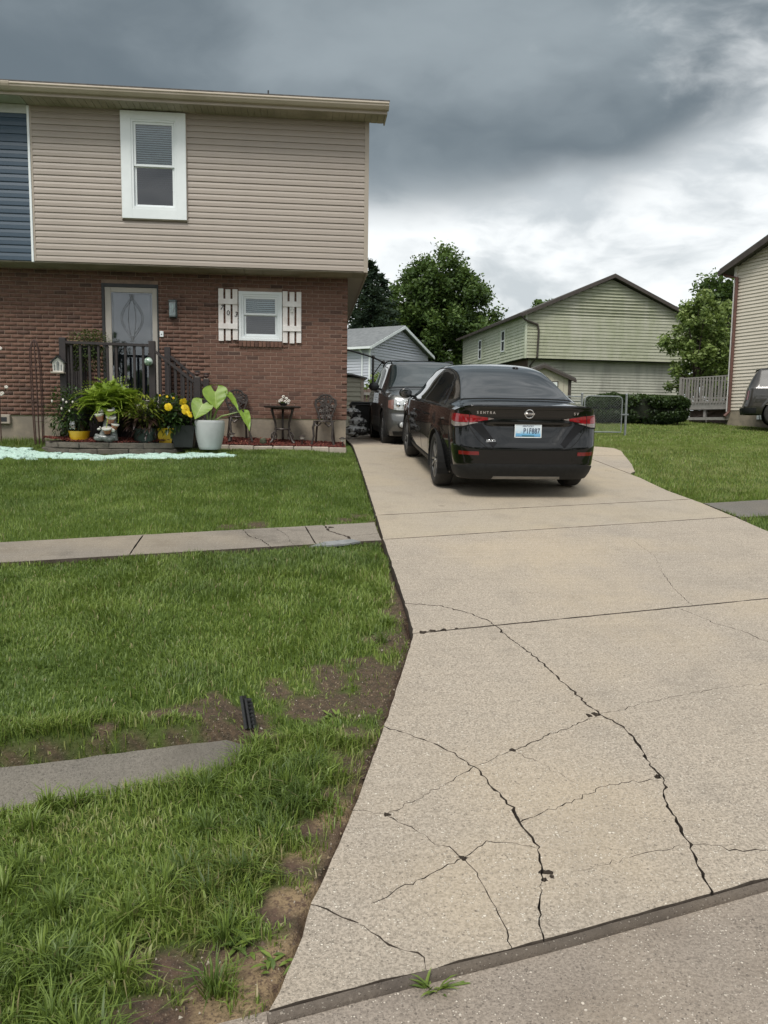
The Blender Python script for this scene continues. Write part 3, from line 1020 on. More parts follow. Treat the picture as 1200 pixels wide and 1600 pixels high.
# --- ground floor: mortar backing with openings, bricks one by one
DX0, DX1, DZ1 = -3.47, -2.53, 3.83
WX0, WX1, WZ0, WZ1 = -1.18, -.435, 2.93, 3.765
BZ0, BZ1 = 1.59, 4.06
mb = MB()
yb = YB + .0045
for x0, x1, z0, z1 in ((-12, DX0, BZ0, BZ1), (DX1, WX0, BZ0, BZ1), (DX0, DX1, DZ1, BZ1), (WX0, WX1, BZ0, WZ0), (WX0, WX1, WZ1, BZ1), (WX1, .69, BZ0, BZ1)):
    mb.box(x0, x1, yb, yb + .2, z0, z1)
mb.box(.49, .69, yb + .2, 22.5, BZ0, BZ1)
hp(mb, 'brick_wall', M['mortar'])
BL, BH, MO = .196, .0575, .0102
bricks = []
ncourse = int((BZ1 - BZ0) / (BH + MO))
rb = random.Random(3)
for c in range(ncourse + 1):
    z0 = BZ0 + .003 + c * (BH + MO)
    z1 = z0 + BH
    if z1 > BZ1: continue
    x = .70 + (0 if c % 2 == 0 else (BL + MO) / 2) + BL + MO
    while x > -7.4:
        x -= BL + MO
        a, b = x - BL, x
        if b > .70: b = .70
        segs = [(a, b)]
        for ox0, ox1, oz0, oz1 in ((DX0, DX1, 0, DZ1), (WX0 - .0, WX1, WZ0 - .11, WZ1)):
            if z1 > oz0 and z0 < oz1:
                ns = []
                for s0, s1 in segs:
                    if s1 <= ox0 or s0 >= ox1: ns.append((s0, s1))
                    else:
                        if s0 < ox0: ns.append((s0, ox0))
                        if s1 > ox1: ns.append((ox1, s1))
                segs = ns
        for s0, s1 in segs:
            if s1 - s0 > .03:
                bricks.append((s0, s1, z0, z1))
full = [b for b in bricks if abs(b[1] - b[0] - BL) < 1e-6]
# bricks seen clear of plants, porch and furniture first, then by nearness
def bkey(b):
    cx, cz = (b[0] + b[1]) / 2, (b[2] + b[3]) / 2
    hid = (cx < -1.7 and cx > -4.1 and cz < 2.75) or cx < -5.15 or cz > 3.98
    return (hid, cx * cx + YB * YB + (cz - 1.5)**2)
full.sort(key=bkey)
single = full[:300]
sset = set(single)
bm_ = MB().box(-BL / 2, BL / 2, 0, .055, -BH / 2, BH / 2, ch=.003).mesh('brick', M['brick'])
for (a, b, z0, z1) in single:
    o = link('brick', bm_, None, house, ((a + b) / 2, YB + rb.gauss(0, .0012), (z0 + z1) / 2))
V, F, H = [], [], []
for b in bricks:
    if b in sset: continue
    d = rb.gauss(0, .0012); h = rb.random()
    i = len(V)
    V += [(x, y, z) for x in (b[0], b[1]) for y in (YB + d, YB + .055) for z in (b[2], b[3])]
    F += [(i, i + 1, i + 3, i + 2), (i + 4, i + 6, i + 7, i + 5), (i, i + 4, i + 5, i + 1), (i + 2, i + 3, i + 7, i + 6), (i, i + 2, i + 6, i + 4), (i + 1, i + 5, i + 7, i + 3)]
    H += [h] * 8
# side wall bricks and the sill under the small window
for c in range(ncourse + 1):
    z0 = BZ0 + .003 + c * (BH + MO); z1 = z0 + BH
    if z1 > BZ1: continue
    y = YB + .06 + (0 if c % 2 else .1)
    while y < 22.3:
        i = len(V); h = rb.random()
        V += [(x, yy, z) for x in (.66, .70) for yy in (y, y + BL) for z in (z0, z1)]
        F += [(i, i + 1, i + 3, i + 2), (i + 4, i + 6, i + 7, i + 5), (i, i + 4, i + 5, i + 1), (i + 2, i + 3, i + 7, i + 6), (i, i + 2, i + 6, i + 4), (i + 1, i + 5, i + 7, i + 3)]
        H += [h] * 8
        y += BL + MO
o = link('brick_courses', mesh_np('brick_courses', V, F, M['brick'], attrs={'hue': H}), None, house); o['kind'] = 'stuff'
for k in range(11):
    x = WX0 + .002 + k * (WX1 - WX0) / 11
    mb = MB(); mb.box(x, x + (WX1 - WX0) / 11 - .009, YB - .035, YB + .05, WZ0 - .105, WZ0 - .012, ch=.003)
    hp(mb, 'sill_brick', M['brick'])

# --- foundation
mb = MB(); mb.box(-12, .685, YB + .012, YB + .25, .85, BZ0 - .004); mb.box(.45, .685, YB + .25, 22.5, .85, BZ0 - .004)
hp(mb, 'foundation', M['foundation'])
mb = MB(); mb.box(-5.25, -5.02, YB - .05, YB + .012, 1.44, 1.60, ch=.01)
v_ = hp(mb, 'foundation_vent', M['trim_tan'])
mb = MB(); mb.box(-5.20, -5.07, YB - .054, YB - .04, 1.48, 1.555); hp(mb, 'vent_opening', M['dark'], parent=v_)

# --- jettied upper floor
SZ0, SZ1, SX1, PX = 4.06, 6.46, 1.0, -4.405
mb = MB(); mb.box(-12, SX1 - .022, YS + .36, 22.4, SZ0 + .02, SZ1 + .12)
for a, b, c, d in ((-12, -2.84, SZ0 + .02, SZ1 + .1), (-2.08, SX1 - .022, SZ0 + .02, SZ1 + .1), (-2.84, -2.08, SZ0 + .02, 4.90), (-2.84, -2.08, 6.33, SZ1 + .1)):
    mb.box(a, b, YS + .02, YS + .359, c, d)
hp(mb, 'upper_wall', M['siding_tan'])


def plank_mesh(x0, x1, lap, mat):
    mb = MB(); mb.prism_x([(.018, 0), (-.004, .0), (-.014, .004), (-.014, .010), (-.011, lap * .5), (-.0125, lap * .52), (-.001, lap - .001), (.018, lap - .001)], x0, x1)
    return mb.mesh('siding_plank', mat)


NP_ = 25
lap = (SZ1 - SZ0) / NP_
pmz = plank_mesh(PX + .055, SX1 - .06, lap, M['siding_tan'])
pml = plank_mesh(PX + .055, -2.975, lap, M['siding_tan'])
pmr = plank_mesh(-1.955, SX1 - .06, lap, M['siding_tan'])
for k in range(NP_):
    z = SZ0 + k * lap
    for me in ((pml, pmr) if z + lap > 4.775 else (pmz,)):
        link('siding_plank', me, None, house, (0, YS + .001 * math.sin(k * 2.1), z + rb.uniform(-.0015, .0015)))
lapb = .1215
pmb = plank_mesh(-12, PX - .012, lapb, M['siding_blue'])
nb = int((SZ1 - .13 - SZ0) / lapb)
for k in range(nb + 1):
    link('blue_siding_plank', pmb, None, house, (0, YS + .001 * math.sin(k * 1.7), SZ0 + k * lapb))
# siding on the east side of the upper floor
mb = MB()
for k in range(NP_):
    z = SZ0 + k * lap
    mb.add([(SX1 + .003, YS + .05, z), (SX1 - .008, YS + .05, z + lap), (SX1 - .02, YS + .05, z + lap), (SX1 - .02, YS + .05, z),
            (SX1 + .003, 22.4, z), (SX1 - .008, 22.4, z + lap), (SX1 - .02, 22.4, z + lap), (SX1 - .02, 22.4, z)],
           [(0, 1, 2, 3), (7, 6, 5, 4), (0, 4, 5, 1), (1, 5, 6, 2), (2, 6, 7, 3), (3, 7, 4, 0)])
o = hp(mb, 'side_siding', M['siding_tan'])
mb = MB(); mb.box(SX1 - .062, SX1 + .008, YS - .016, YS + .06, SZ0 - .012, SZ1)
hp(mb, 'corner_post', M['trim_tan'])
mb = MB(); mb.box(PX - .010, PX + .026, YS - .030, YS + .02, SZ0 - .02, SZ1 - .02, ch=.004); hp(mb, 'party_trim', M['white'])
mb = MB(); mb.box(PX + .027, PX + .056, YS - .016, YS + .02, SZ0, SZ1); hp(mb, 'channel_trim', M['trim_tan'])
mb = MB(); mb.box(-12, PX - .012, YS - .022, YS + .02, SZ1 - .145, SZ1 - .012); hp(mb, 'frieze_board', simple('grey_white_board', (.50, .51, .48), (.38, .39, .35), 2, .5))
# underside of the jetty: vented soffit boards
mb = MB()
x = -12
while x < SX1 - .01:
    mb.box(x + .004, min(x + .30, SX1), YS + .012, YB + .006, SZ0 - .016, SZ0 - .004)
    x += .304
mb.box(-12, SX1, YS + .02, YB + .2, SZ0 - .004, SZ0 + .02)
hp(mb, 'jetty_soffit', M['soffit'])
mb = MB()
y = YB + .008
while y < 22.3:
    mb.box(.702, SX1 - .004, y, y + 1.2, SZ0 - .014, SZ0 + .0); y += 1.206
mb.box(SX1 - .02, SX1 + .010, YS + .06, 22.4, SZ0 - .03, SZ0 + .004)
hp(mb, 'side_soffit', M['trim_tan'])

# --- eaves
mb = MB()
x = PX + .02
while x < 1.25:
    mb.box(x + .003, min(x + .10, 1.25), 13.03, YS + .016, SZ1 - .008 + 0.0008 * math.sin(x * 9), SZ1 + .004)
    x += .104
mb.box(PX, 1.25, 13.03, YS + .02, SZ1 + .004, SZ1 + .03)
hp(mb, 'eave_soffit', M['soffit'])
mb = MB(); mb.box(-12, PX - .002, 13.03, YS + .02, SZ1 - .004, SZ1 + .02); hp(mb, 'plain_soffit', simple('mildewed_soffit', (.40, .41, .35), (.30, .31, .25), 2, .7))
mb = MB(); mb.box(-12, 1.26, 13.0, 13.03, SZ1 - .015, SZ1 + .17); mb.box(1.25, 1.27, 13.03, 13.5, SZ1 - .01, SZ1 + .17); hp(mb, 'fascia', M['trim_tan'])
mb = MB(); mb.prism_x([(13.0, SZ1 + .125), (12.895, SZ1 + .135), (12.885, SZ1 + .120), (12.885, SZ1 + .108), (12.897, SZ1 + .100), (12.90, SZ1 + .075), (12.925, SZ1 + .045), (12.94, SZ1 + .030), (13.0, SZ1 + .028)], -12, 1.285)
g = hp(mb, 'gutter', M['gutter'])
mb = MB(); mb.prism_x([(12.889, SZ1 + .139), (12.879, SZ1 + .128), (12.882, SZ1 + .1), (12.893, SZ1 + .07), (12.92, SZ1 + .039), (12.94, SZ1 + .024), (13.0, SZ1 + .020)], -4.62, -4.50); hp(mb, 'gutter_joint', M['gutter'], parent=g)
mb = MB()
mb.extrude([(-12, 12.95, SZ1 + .15), (1.3, 12.95, SZ1 + .15), (1.3, 17.9, SZ1 + 1.9), (-12, 17.9, SZ1 + 1.9)], (0, 0, .03))
mb.extrude([(-12, 17.9, SZ1 + 1.9), (1.3, 17.9, SZ1 + 1.9), (1.3, 22.9, SZ1 + .15), (-12, 22.9, SZ1 + .15)], (0, 0, .03))
mb.extrude([(.98, YS + .05, SZ1 + .1), (.98, 22.3, SZ1 + .1), (.98, 17.9, SZ1 + 1.8)], (-.02, 0, 0))
rf = hp(mb, 'roof', M['shingle'])
mb = MB(); mb.tube([(-.62, 13.02, SZ1 + .18), (-.62, 13.02, SZ1 + .255)], .012); hp(mb, 'roof_stub', M['black'], parent=rf)


# --- windows
M['screened'] = glassmat('screened_glass', (.30, .32, .36), .06)
def sash_window(x0, x1, z0, z1, y, zmid, blind_lo, parent):
    """vinyl double-hung window; y = outer face of the frame"""
    f = .035
    mb = MB()
    for a, b, c, d in ((x0, x0 + f, z0, z1), (x1 - f, x1, z0, z1), (x0 + f, x1 - f, z1 - f, z1), (x0 + f, x1 - f, z0, z0 + f * 1.2)):
        mb.box(a, b, y, y + .10, c, d, ch=.003)
    fr = mb.build('window_frame', M['white'], parent)
    s = .036
    for lo, hi, dy in ((zmid - .012, z1 - f, .016), (z0 + f * 1.2, zmid + .014, .045)):
        mb = MB()
        a, b = x0 + f + .002, x1 - f - .002
        mb.box(a, a + s, y + dy, y + dy + .025, lo, hi, ch=.003); mb.box(b - s, b, y + dy, y + dy + .025, lo, hi, ch=.003)
        mb.box(a + s, b - s, y + dy, y + dy + .025, hi - s, hi, ch=.003); mb.box(a + s, b - s, y + dy, y + dy + .025, lo, lo + s, ch=.003)
        mb.build('sash', M['white'], parent)
        mb = MB(); mb.box(a + s - .004, b - s + .004, y + dy + .010, y + dy + .014, lo + s - .004, hi - s + .004)
        mb.build('pane', M['pane'] if dy < .03 else M['screened'], parent)
    mb = MB()
    zz = z1 - f - .02
    while zz > blind_lo:
        a, b = x0 + f + .03, x1 - f - .03
        mb.add([(a, y + .078, zz), (b, y + .078, zz), (b, y + .096, zz + .021), (a, y + .096, zz + .021), (a, y + .079, zz - .001), (b, y + .079, zz - .001), (b, y + .097, zz + .020), (a, y + .097, zz + .020)],
               [(0, 1, 2, 3), (7, 6, 5, 4), (0, 4, 5, 1), (1, 5, 6, 2), (2, 6, 7, 3), (3, 7, 4, 0)])
        zz -= .034
    mb.box(x0 + f + .03, x1 - f - .03, y + .076, y + .098, blind_lo - .012, blind_lo + .008)
    mb.build('blind', M['blind'], parent)
    mb = MB(); mb.box(x0 + f, x1 - f, y + .30, y + .32, z0, z1); mb.box(x0 + .01, x0 + f, y + .101, y + .30, z0, z1); mb.box(x1 - f, x1 - .01, y + .101, y + .3, z0, z1)
    mb.build('room_behind', M['dark'], parent)


def empty_part(name, parent):
    o = bpy.data.objects.new(name, None); COL.objects.link(o); o.parent = parent; o.empty_display_size = .1
    return o


uw = empty_part('window', house)
ux0, ux1, uz0, uz1 = -2.975, -1.955, 4.775, 6.43
mb = MB()
for a, b, c, d in ((ux0, -2.815, uz0, uz1), (-2.105, ux1, uz0, uz1), (-2.815, -2.105, 6.305, uz1), (-2.815, -2.105, uz0, 4.925)):
    mb.box(a, b, YS - .055, YS + .015, c, d, ch=.002)
mb.build('window_trim', M['white'], uw)
mb = MB()
for a, b, c, d in ((ux0 - .014, ux0, uz0 - .014, uz1), (ux1, ux1 + .014, uz0 - .014, uz1), (ux0, ux1, uz0 - .014, uz0)):
    mb.box(a, b, YS - .026, YS + .012, c, d)
mb.build('window_channel', M['trim_tan'], uw)
sash_window(-2.815, -2.105, 4.925, 6.305, YS - .048, 5.60, 5.28, uw)
lw = empty_part('window', house)
mb = MB()
for a, b, c, d in ((WX0, WX0 + .05, WZ0, WZ1), (WX1 - .05, WX1, WZ0, WZ1), (WX0 + .05, WX1 - .05, WZ1 - .05, WZ1), (WX0 + .05, WX1 - .05, WZ0, WZ0 + .045)):
    mb.box(a, b, YB - .01, YB + .09, c, d, ch=.003)
mb.build('window_trim', M['white'], lw)
sash_window(WX0 + .05, WX1 - .05, WZ0 + .045, WZ1 - .05, YB + .005, 3.38, 3.06, lw)


# --- shutters: three boards and two battens, gaps between
def shutter(x0, x1, z0, z1, label):
    s = empty_part('shutter', house)
    s['label'] = label
    w3 = (x1 - x0 - .07) / 3
    for k in range(3):
        a = x0 + k * (w3 + .035)
        mb = MB(); mb.box(a, a + w3, YB - .03, YB - .009, z0 + .012 * math.sin(k * 5 + x0), z1 + .006 * math.cos(k * 4), ch=.002)
        mb.build('shutter_board', M['white_paint'], s)
    for zc in (z0 + (z1 - z0) * .755, z0 + (z1 - z0) * .275):
        mb = MB(); mb.box(x0, x1, YB - .052, YB - .031, zc - .045, zc + .045, ch=.002)
        mb.build('batten', M['white_paint'], s)
    return s


def text_mesh(body, size, extr, mat, name='lettering', shear=0.0, bold=0.0):
    c = bpy.data.curves.new(name, 'FONT')
    c.body = body; c.size = size; c.extrude = extr; c.shear = shear; c.offset = bold
    c.align_x = 'CENTER'; c.align_y = 'CENTER'
    o = bpy.data.objects.new(name, c)
    COL.objects.link(o)
    dg = bpy.context.evaluated_depsgraph_get()
    dg.update()
    me = bpy.data.meshes.new_from_object(o.evaluated_get(dg))
    bpy.data.objects.remove(o); bpy.data.curves.remove(c)
    me.materials.clear(); me.materials.append(mat)
    me.name = name
    return me


sl_ = shutter(-1.52, -1.195, 2.925, 3.79, 'white board shutter carrying the house number')
sr_ = shutter(-.425, -.105, 2.91, 3.775, 'white board shutter with a small hanging ornament')
for ch_, x, z in (('7', -1.465, 3.475), ('0', -1.355, 3.385), ('3', -1.225, 3.365)):
    o = link('house_number', text_mesh(ch_, .115, .004, M['black'], 'house_number', .22 if ch_ != '0' else 0.05), None, sl_, (x, YB - .036, z))
    o.rotation_euler = (rad(90), 0, 0)
orn = MB(); orn.box(-.285, -.245, YB - .062, YB - .030, 3.42, 3.475); orn.extrude([(-.295, YB - .066, 3.475), (-.235, YB - .066, 3.475), (-.265, YB - .066, 3.52)], (0, .036, 0)); orn.tube([(-.265, YB - .045, 3.52), (-.265, YB - .045, 3.545)], .006)
orn.build('ornament', M['glaze_white'], sr_)

# --- front door with etched storm glass
door = empty_part('door', house)
mb = MB()
mb.box(DX0, DX0 + .045, YB - .004, YB + .09, 1.70, DZ1); mb.box(DX1 - .022, DX1, YB - .004, YB + .09, 1.70, DZ1); mb.box(DX0 + .045, DX1 - .022, YB - .004, YB + .09, DZ1 - .055, DZ1)
mb.build('door_casing', M['black_plastic'], door)
a0, a1, zt = DX0 + .047, DX1 - .024, DZ1 - .057
mb = MB()
for p in ((a0, a0 + .105, 1.72, zt), (a1 - .085, a1, 1.72, zt), (a0 + .105, a1 - .085, zt - .085, zt), (a0 + .105, a1 - .085, 1.72, 1.88)):
    mb.box(p[0], p[1], YB + .012, YB + .052, p[2], p[3], ch=.005)
mb.build('storm_door_frame', M['door_frame'], door)
mb = MB(); mb.box(a0 + .100, a1 - .080, YB + .028, YB + .033, 1.86, zt - .08); mb.build('storm_pane', M['door_pane'], door)
mb = MB(); mb.box(a0, a1, YB + .16, YB + .20, 1.70, zt); mb.build('inner_door', simple('grey_door_leaf', (.15, .16, .18), (.13, .14, .16), 2, .5), door)
mb = MB()
cx, ztop, zbot = (a0 + .105 + a1 - .085) / 2, zt - .115, 2.86
for w1 in (.165, .118, .062):
    for s in (-1, 1):
        q = .045 if w1 > .1 else .0
        pts = [(cx + s * (w1 * math.sin(math.pi * k / 24) - q * math.cos(2 * math.pi * k / 24) * (.5 if w1 > .15 else 1) * (1 if k in (0, 24) else 1)), YB + .025, ztop + (zbot - ztop) * k / 24) for k in range(25)]
        mb.tube(pts, .0042, 5)
bx0, bx1 = a0 + .13, a1 - .11
mb.tube([(bx0, YB + .025, 1.92), (bx0, YB + .025, zt - .11), (bx1, YB + .025, zt - .11), (bx1, YB + .025, 1.92)], .003, 5)
mb.build('etched_lines', simple('etched_lead_line', (.10, .105, .115), (.13, .135, .14), 5, .5), door)
mb = MB(); mb.box(a1 - .07, a1 - .04, YB - .004, YB + .011, 2.70, 2.84, ch=.004); mb.tube([(a1 - .055, YB - .03, 2.74), (a1 - .055, YB - .03, 2.80)], .008); mb.box(a1 - .062, a1 - .048, YB - .032, YB - .003, 2.765, 2.78); mb.build('handle', M['black'], door)

# --- wall lamp, bell
lamp = empty_part('wall_lamp', house)
mb = MB(); lx, lz0, lz1 = -2.285, 3.28, 3.585
mb.box(lx - .068, lx + .068, YB - .022, YB - .002, lz0, lz1, ch=.004); mb.box(lx - .062, lx + .062, YB - .10, YB - .022, lz1 - .045, lz1 - .01, ch=.004); mb.box(lx - .055, lx + .055, YB - .10, YB - .022, lz0 + .005, lz0 + .03, ch=.004)
for sx in (-1, 1): mb.box(lx + sx * .053 - .004, lx + sx * .053 + .004, YB - .10, YB - .092, lz0 + .03, lz1 - .045)
mb.build('lamp_body', simple('green_grey_lamp', (.07, .085, .085), (.10, .115, .11), 9, .35, metal=.5), lamp)
mb = MB(); mb.box(lx - .049, lx + .049, YB - .096, YB - .026, lz0 + .031, lz1 - .046); mb.build('lamp_glass', glassmat('lamp_glass', (.75, .85, .83), .08), lamp)
mb = MB(); mb.lathe([(.010, 0), (.014, .03), (.024, .07), (.020, .105), (.006, .14)], 10, (lx, YB - .058, lz0 + .10)); mb.build('bulb', simple('pearl_bulb', (.75, .85, .80), (.7, .8, .76), 3, .2), lamp)
mb = MB(); mb.box(-2.515, -2.452, YB - .024, YB + .004, 2.955, 3.055, ch=.006)
bl = mb.build('door_bell', M['white'], house)
mb = MB(); mb.blob((-2.483, YB - .026, 3.0), (.010, .004, .010)); mb.build('bell_button', M['black_plastic'], bl)

# ================================================================== porch
ZP = 1.70
PY0, PX0, PX1 = 12.80, -3.83, -2.40
porch = thing('porch', 'dark brown timber entry porch with railings and side steps', 'porch', (0, 0, 0))
y = PY0
while y < YB - .06:
    mb = MB(); mb.box(PX0, PX1 + .05, y, y + .132, ZP - .035, ZP, ch=.003); mb.build('deck_board', M['brown_wood'], porch); y += .138
x = PX0 + .02
while x < PX1:
    mb = MB(); mb.box(x, x + .135, PY0 + .03, PY0 + .05, 1.08, ZP - .04, ch=.002); mb.build('skirt_board', M['brown_wood'], porch); x += .14


def porch_post(x, y, z0, z1, w=.098):
    mb = MB(); mb.box(x - w / 2, x + w / 2, y - w / 2, y + w / 2, z0, z1, ch=.004); return mb.build('post', M['brown_wood'], porch)


porch_post(PX0 + .03, PY0, 1.05, 2.795)
porch_post(PX1 - .04, PY0, 1.05, 2.775)
porch_post(PX0 + .03, YB - .07, 1.1, 2.78)
LPX = -1.745
porch_post(LPX, PY0, 1.05, 2.225)
porch_post(-2.365, YB - .14, 1.1, 2.775)
porch_post(LPX + .02, YB - .14, 1.1, 2.25)


def rail(a, b):
    mb = MB(); mb.bar(a, b, .085, .04); mb.build('handrail', M['brown_wood'], porch)


rail((PX0 + .08, PY0, 2.725), (PX1 - .09, PY0, 2.705))
rail((PX0 + .03, PY0 + .05, 2.715), (PX0 + .03, YB - .12, 2.715))
rail((PX1 + .01, PY0 - .0, 2.61), (LPX - .05, PY0, 2.15))
rail((-2.315, YB - .14, 2.62), (LPX - .03, YB - .14, 2.17))
for a, b in (((PX0 + .08, PY0, 1.81), (PX1 - .09, PY0, 1.81)), ((PX0 + .03, PY0 + .05, 1.81), (PX0 + .03, YB - .12, 1.81)), ((PX1 + .01, PY0, 1.72), (LPX - .05, PY0, 1.26)), ((-2.315, YB - .14, 1.72), (LPX - .03, YB - .14, 1.27))):
    mb = MB(); mb.bar(a, b, .04, .06); mb.build('bottom_rail', M['brown_wood'], porch)
bal = MB().box(-.018, .018, -.018, .018, 0, 1, ch=.003).mesh('baluster', M['brown_wood'])


def baluster(x, y, z0, z1):
    o = link('baluster', bal, None, porch, (x, y, z0)); o.scale = (1, 1, z1 - z0)


for k in range(9): baluster(PX0 + .155 + k * .137, PY0, 1.78, 2.69)
for k in range(7): baluster(PX0 + .03, PY0 + .14 + k * .135, 1.78, 2.70)
for k in range(5):
    u = (k + .6) / 5
    zt_ = 2.60 + (2.14 - 2.60) * u
    baluster(PX1 + .01 + (LPX - .05 - PX1 - .01) * u, PY0, zt_ - .87, zt_)
    baluster(-2.315 + (LPX - .03 + 2.315) * u, YB - .14, zt_ - .86, zt_)
for k in range(3):
    x0 = PX1 + .05 + k * .24
    mb = MB(); mb.box(x0, x0 + .26, PY0 + .06, YB - .20, ZP - .17 - k * .17, ZP - .13 - k * .17, ch=.004); mb.box(x0 + .0, x0 + .02, PY0 + .06, YB - .20, ZP - .13 - k * .17, ZP - .01 - k * .17)
    mb.build('step', M['brown_wood'], porch)
mb = MB()
mb.extrude([(PX1, PY0 + .04, ZP - .03), (LPX, PY0 + .04, 1.20), (LPX, PY0 + .04, 1.08), (PX1, PY0 + .04, 1.08)], (0, .03, 0)); mb.build('stringer', M['brown_wood'], porch)


def solar_cap(x, y, z, lab):
    t = thing('post_light', lab, 'solar light', (x, y, z))
    MB().lathe([(.018, 0), (.022, .03), (.055, .045), (.045, .075), (.02, .085)], 12).build('lamp_shade', M['rust'], t, True)
    MB().lathe([(.05, .084), (.048, .094), (.015, .10)], 12).build('solar_cap', M['black'], t, True)
    MB().box(-.03, .03, -.03, .03, 0, .008).build('mount', M['trim_tan'], t)


solar_cap(LPX, PY0, 2.226, 'dark cup shaped solar light on the front newel post of the steps')
solar_cap(LPX + .02, YB - .14, 2.251, 'dark cup shaped solar light on the newel post nearest the brick wall')

# things hung on the porch
bh = thing('bird_house', 'small white birdhouse with dark roof hung on the porch corner post', 'birdhouse', (at(92, 571, 12.72)))
MB().extrude([(-.075, -.05, -.10), (.075, -.05, -.10), (.085, -.05, .045), (0, -.05, .125), (-.085, -.05, .045)], (0, .08, 0)).build('front', M['glaze_white'], bh)
mb = MB(); mb.bar((-.11, -.01, .035), (.004, -.01, .145), .15, .014, (0, 0, 1)); mb.bar((.11, -.01, .035), (-.004, -.01, .145), .15, .014, (0, 0, 1)); mb.build('roof', M['black_plastic'], bh)
mb = MB(); mb.box(-.105, .095, -.085, .03, -.125, -.10, ch=.004); mb.build('perch_tray', M['trim_tan'], bh)
for xo, h0, w0 in ((0, .07, .022), (-.05, .02, .012), (.05, .02, .012)):
    mb = MB(); mb.extrude([(xo - w0, -.053, -.08), (xo + w0, -.053, -.08), (xo + w0, -.053, h0 - .03), (xo, -.053, h0), (xo - w0, -.053, h0 - .03)], (0, .004, 0)); mb.build('arched_window', M['resin_grey'], bh)
mb = MB(); mb.tube([(0, .0, .145), (.02, .04, .17), (.0, .05, .16)], .004); mb.build('hanger', M['black'], bh)
gb = thing('gazing_ball', 'mottled green glass ball hung on the porch post beside the steps', 'ornament', (at(232, 565, 12.68)))
m_, t = material('mottled_green_glass')
nn = t.noise(t.tc.outputs['Object'], 22, 3)
t.put(t.b.inputs['Base Color'], t.mix(t.rng(nn, .4, .6), (.16, .26, .18), (.50, .58, .52))); t.b.inputs['Roughness'].default_value = .06; t.b.inputs['Coat Weight'].default_value = 1
MB().blob((0, 0, 0), .068, 20, 12).build('ball', m_, gb, True)
mb = MB(); mb.lathe([(.014, .066), (.016, .082), (.006, .086)], 10); mb.tube([(0, 0, .086), (0, .0, .14), (0, .06, .15)], .003); mb.build('hook', M['black'], gb)


# ================================================================== garden beds
M['leaf_mid'] = leafmat('garden_leaves', [(0, (.020, .045, .014)), (.6, (.045, .085, .022)), (1, (.10, .15, .05))], .25, .35, .5)
M['leaf_fern'] = leafmat('fern_leaves', [(0, (.12, .20, .022)), (.5, (.25, .36, .04)), (1, (.42, .50, .09))], .35, .4, .4)
M['leaf_croton'] = leafmat('croton_leaves', [(0, (.030, .014, .014)), (.35, (.045, .022, .018)), (.5, (.10, .13, .015)), (1, (.24, .27, .03))], .2, .35, .5)
M['leaf_basket'] = leafmat('basket_leaves', [(0, (.03, .05, .014)), (.6, (.085, .12, .03)), (.8, (.16, .18, .07)), (1, (.38, .28, .24))], .25, .5, .3)
M['mulch'] = None


def zt(x, y):
    return float(terrain(np.array([x]), np.array([y]))[0])


m_, t = material('red_mulch')
a_ = t.node('ShaderNodeAttribute', attribute_name='hue').outputs['Fac']
t.put(t.b.inputs['Base Color'], t.ramp(a_, [(0, (.055, .014, .012)), (.5, (.14, .030, .022)), (.9, (.22, .055, .035)), (1, (.27, .13, .08))]))
t.b.inputs['Roughness'].default_value = .9
M['mulch'] = m_


def mulch_chips(name, n, sampler, parent, size=(.02, .05)):
    """shredded bark: many small splinters lying every way"""
    V, F, H = [], [], []
    for i in range(n):
        x, y, z = sampler()
        L = random.uniform(*size); wd = random.uniform(.004, .010); th = random.uniform(.002, .006)
        a = random.uniform(0, math.pi); tl = random.gauss(0, .35)
        d = Vector((math.cos(a) * math.cos(tl), math.sin(a) * math.cos(tl), math.sin(tl)))
        s = Vector((-math.sin(a), math.cos(a), 0)); u = d.cross(s)
        c = Vector((x, y, z)); b = len(V); h = random.random()
        for i_ in (-1, 1):
            for j_ in (-1, 1):
                V.append(c + d * (L / 2 * i_) + s * (wd * j_)); H.append(h)
        V.append(c + u * th); H.append(h)
        for f in ((0, 1, 4), (1, 3, 4), (3, 2, 4), (2, 0, 4)): F.append(tuple(k + b for k in f))
    o = link(name, mesh_np(name, [tuple(v) for v in V], F, M['mulch'], attrs={'hue': H}), None, parent)
    o['kind'] = 'stuff'
    return o


def mound(name, poly, zf, mat, parent):
    """low soil mound filling a plan outline"""
    n = 12
    c = (sum(p[0] for p in poly) / len(poly), sum(p[1] for p in poly) / len(poly))
    V, F = [], []
    for i in range(n + 1):
        k = i / n
        for p in poly:
            x, y = c[0] + (p[0] - c[0]) * k, c[1] + (p[1] - c[1]) * k
            V.append((x, y, zf(x, y, k)))
    m = len(poly)
    for i in range(n):
        for j in range(m): F.append((i * m + j, i * m + (j + 1) % m, (i + 1) * m + (j + 1) % m, (i + 1) * m + j))
    mb = MB(); mb.add(V, F)
    return mb.build(name, mat, parent, True)


# --- raised bed in front of the porch
bed = thing('garden_bed', 'raised garden bed of weathered stone blocks filled with red mulch, before the porch', 'garden bed', (0, 0, 0))
front = [(-4.12, 13.0), (-4.08, 12.5), (-3.85, 12.12), (-3.40, 11.93), (-2.85, 11.88), (-2.35, 11.95), (-2.02, 12.15), (-1.93, 12.45)]


def along(P, q):
    d = [0]
    for a, b in zip(P[:-1], P[1:]): d.append(d[-1] + math.hypot(b[0] - a[0], b[1] - a[1]))
    x = np.interp(q, d, [p[0] for p in P]); y = np.interp(q, d, [p[1] for p in P])
    return float(x), float(y), d[-1]


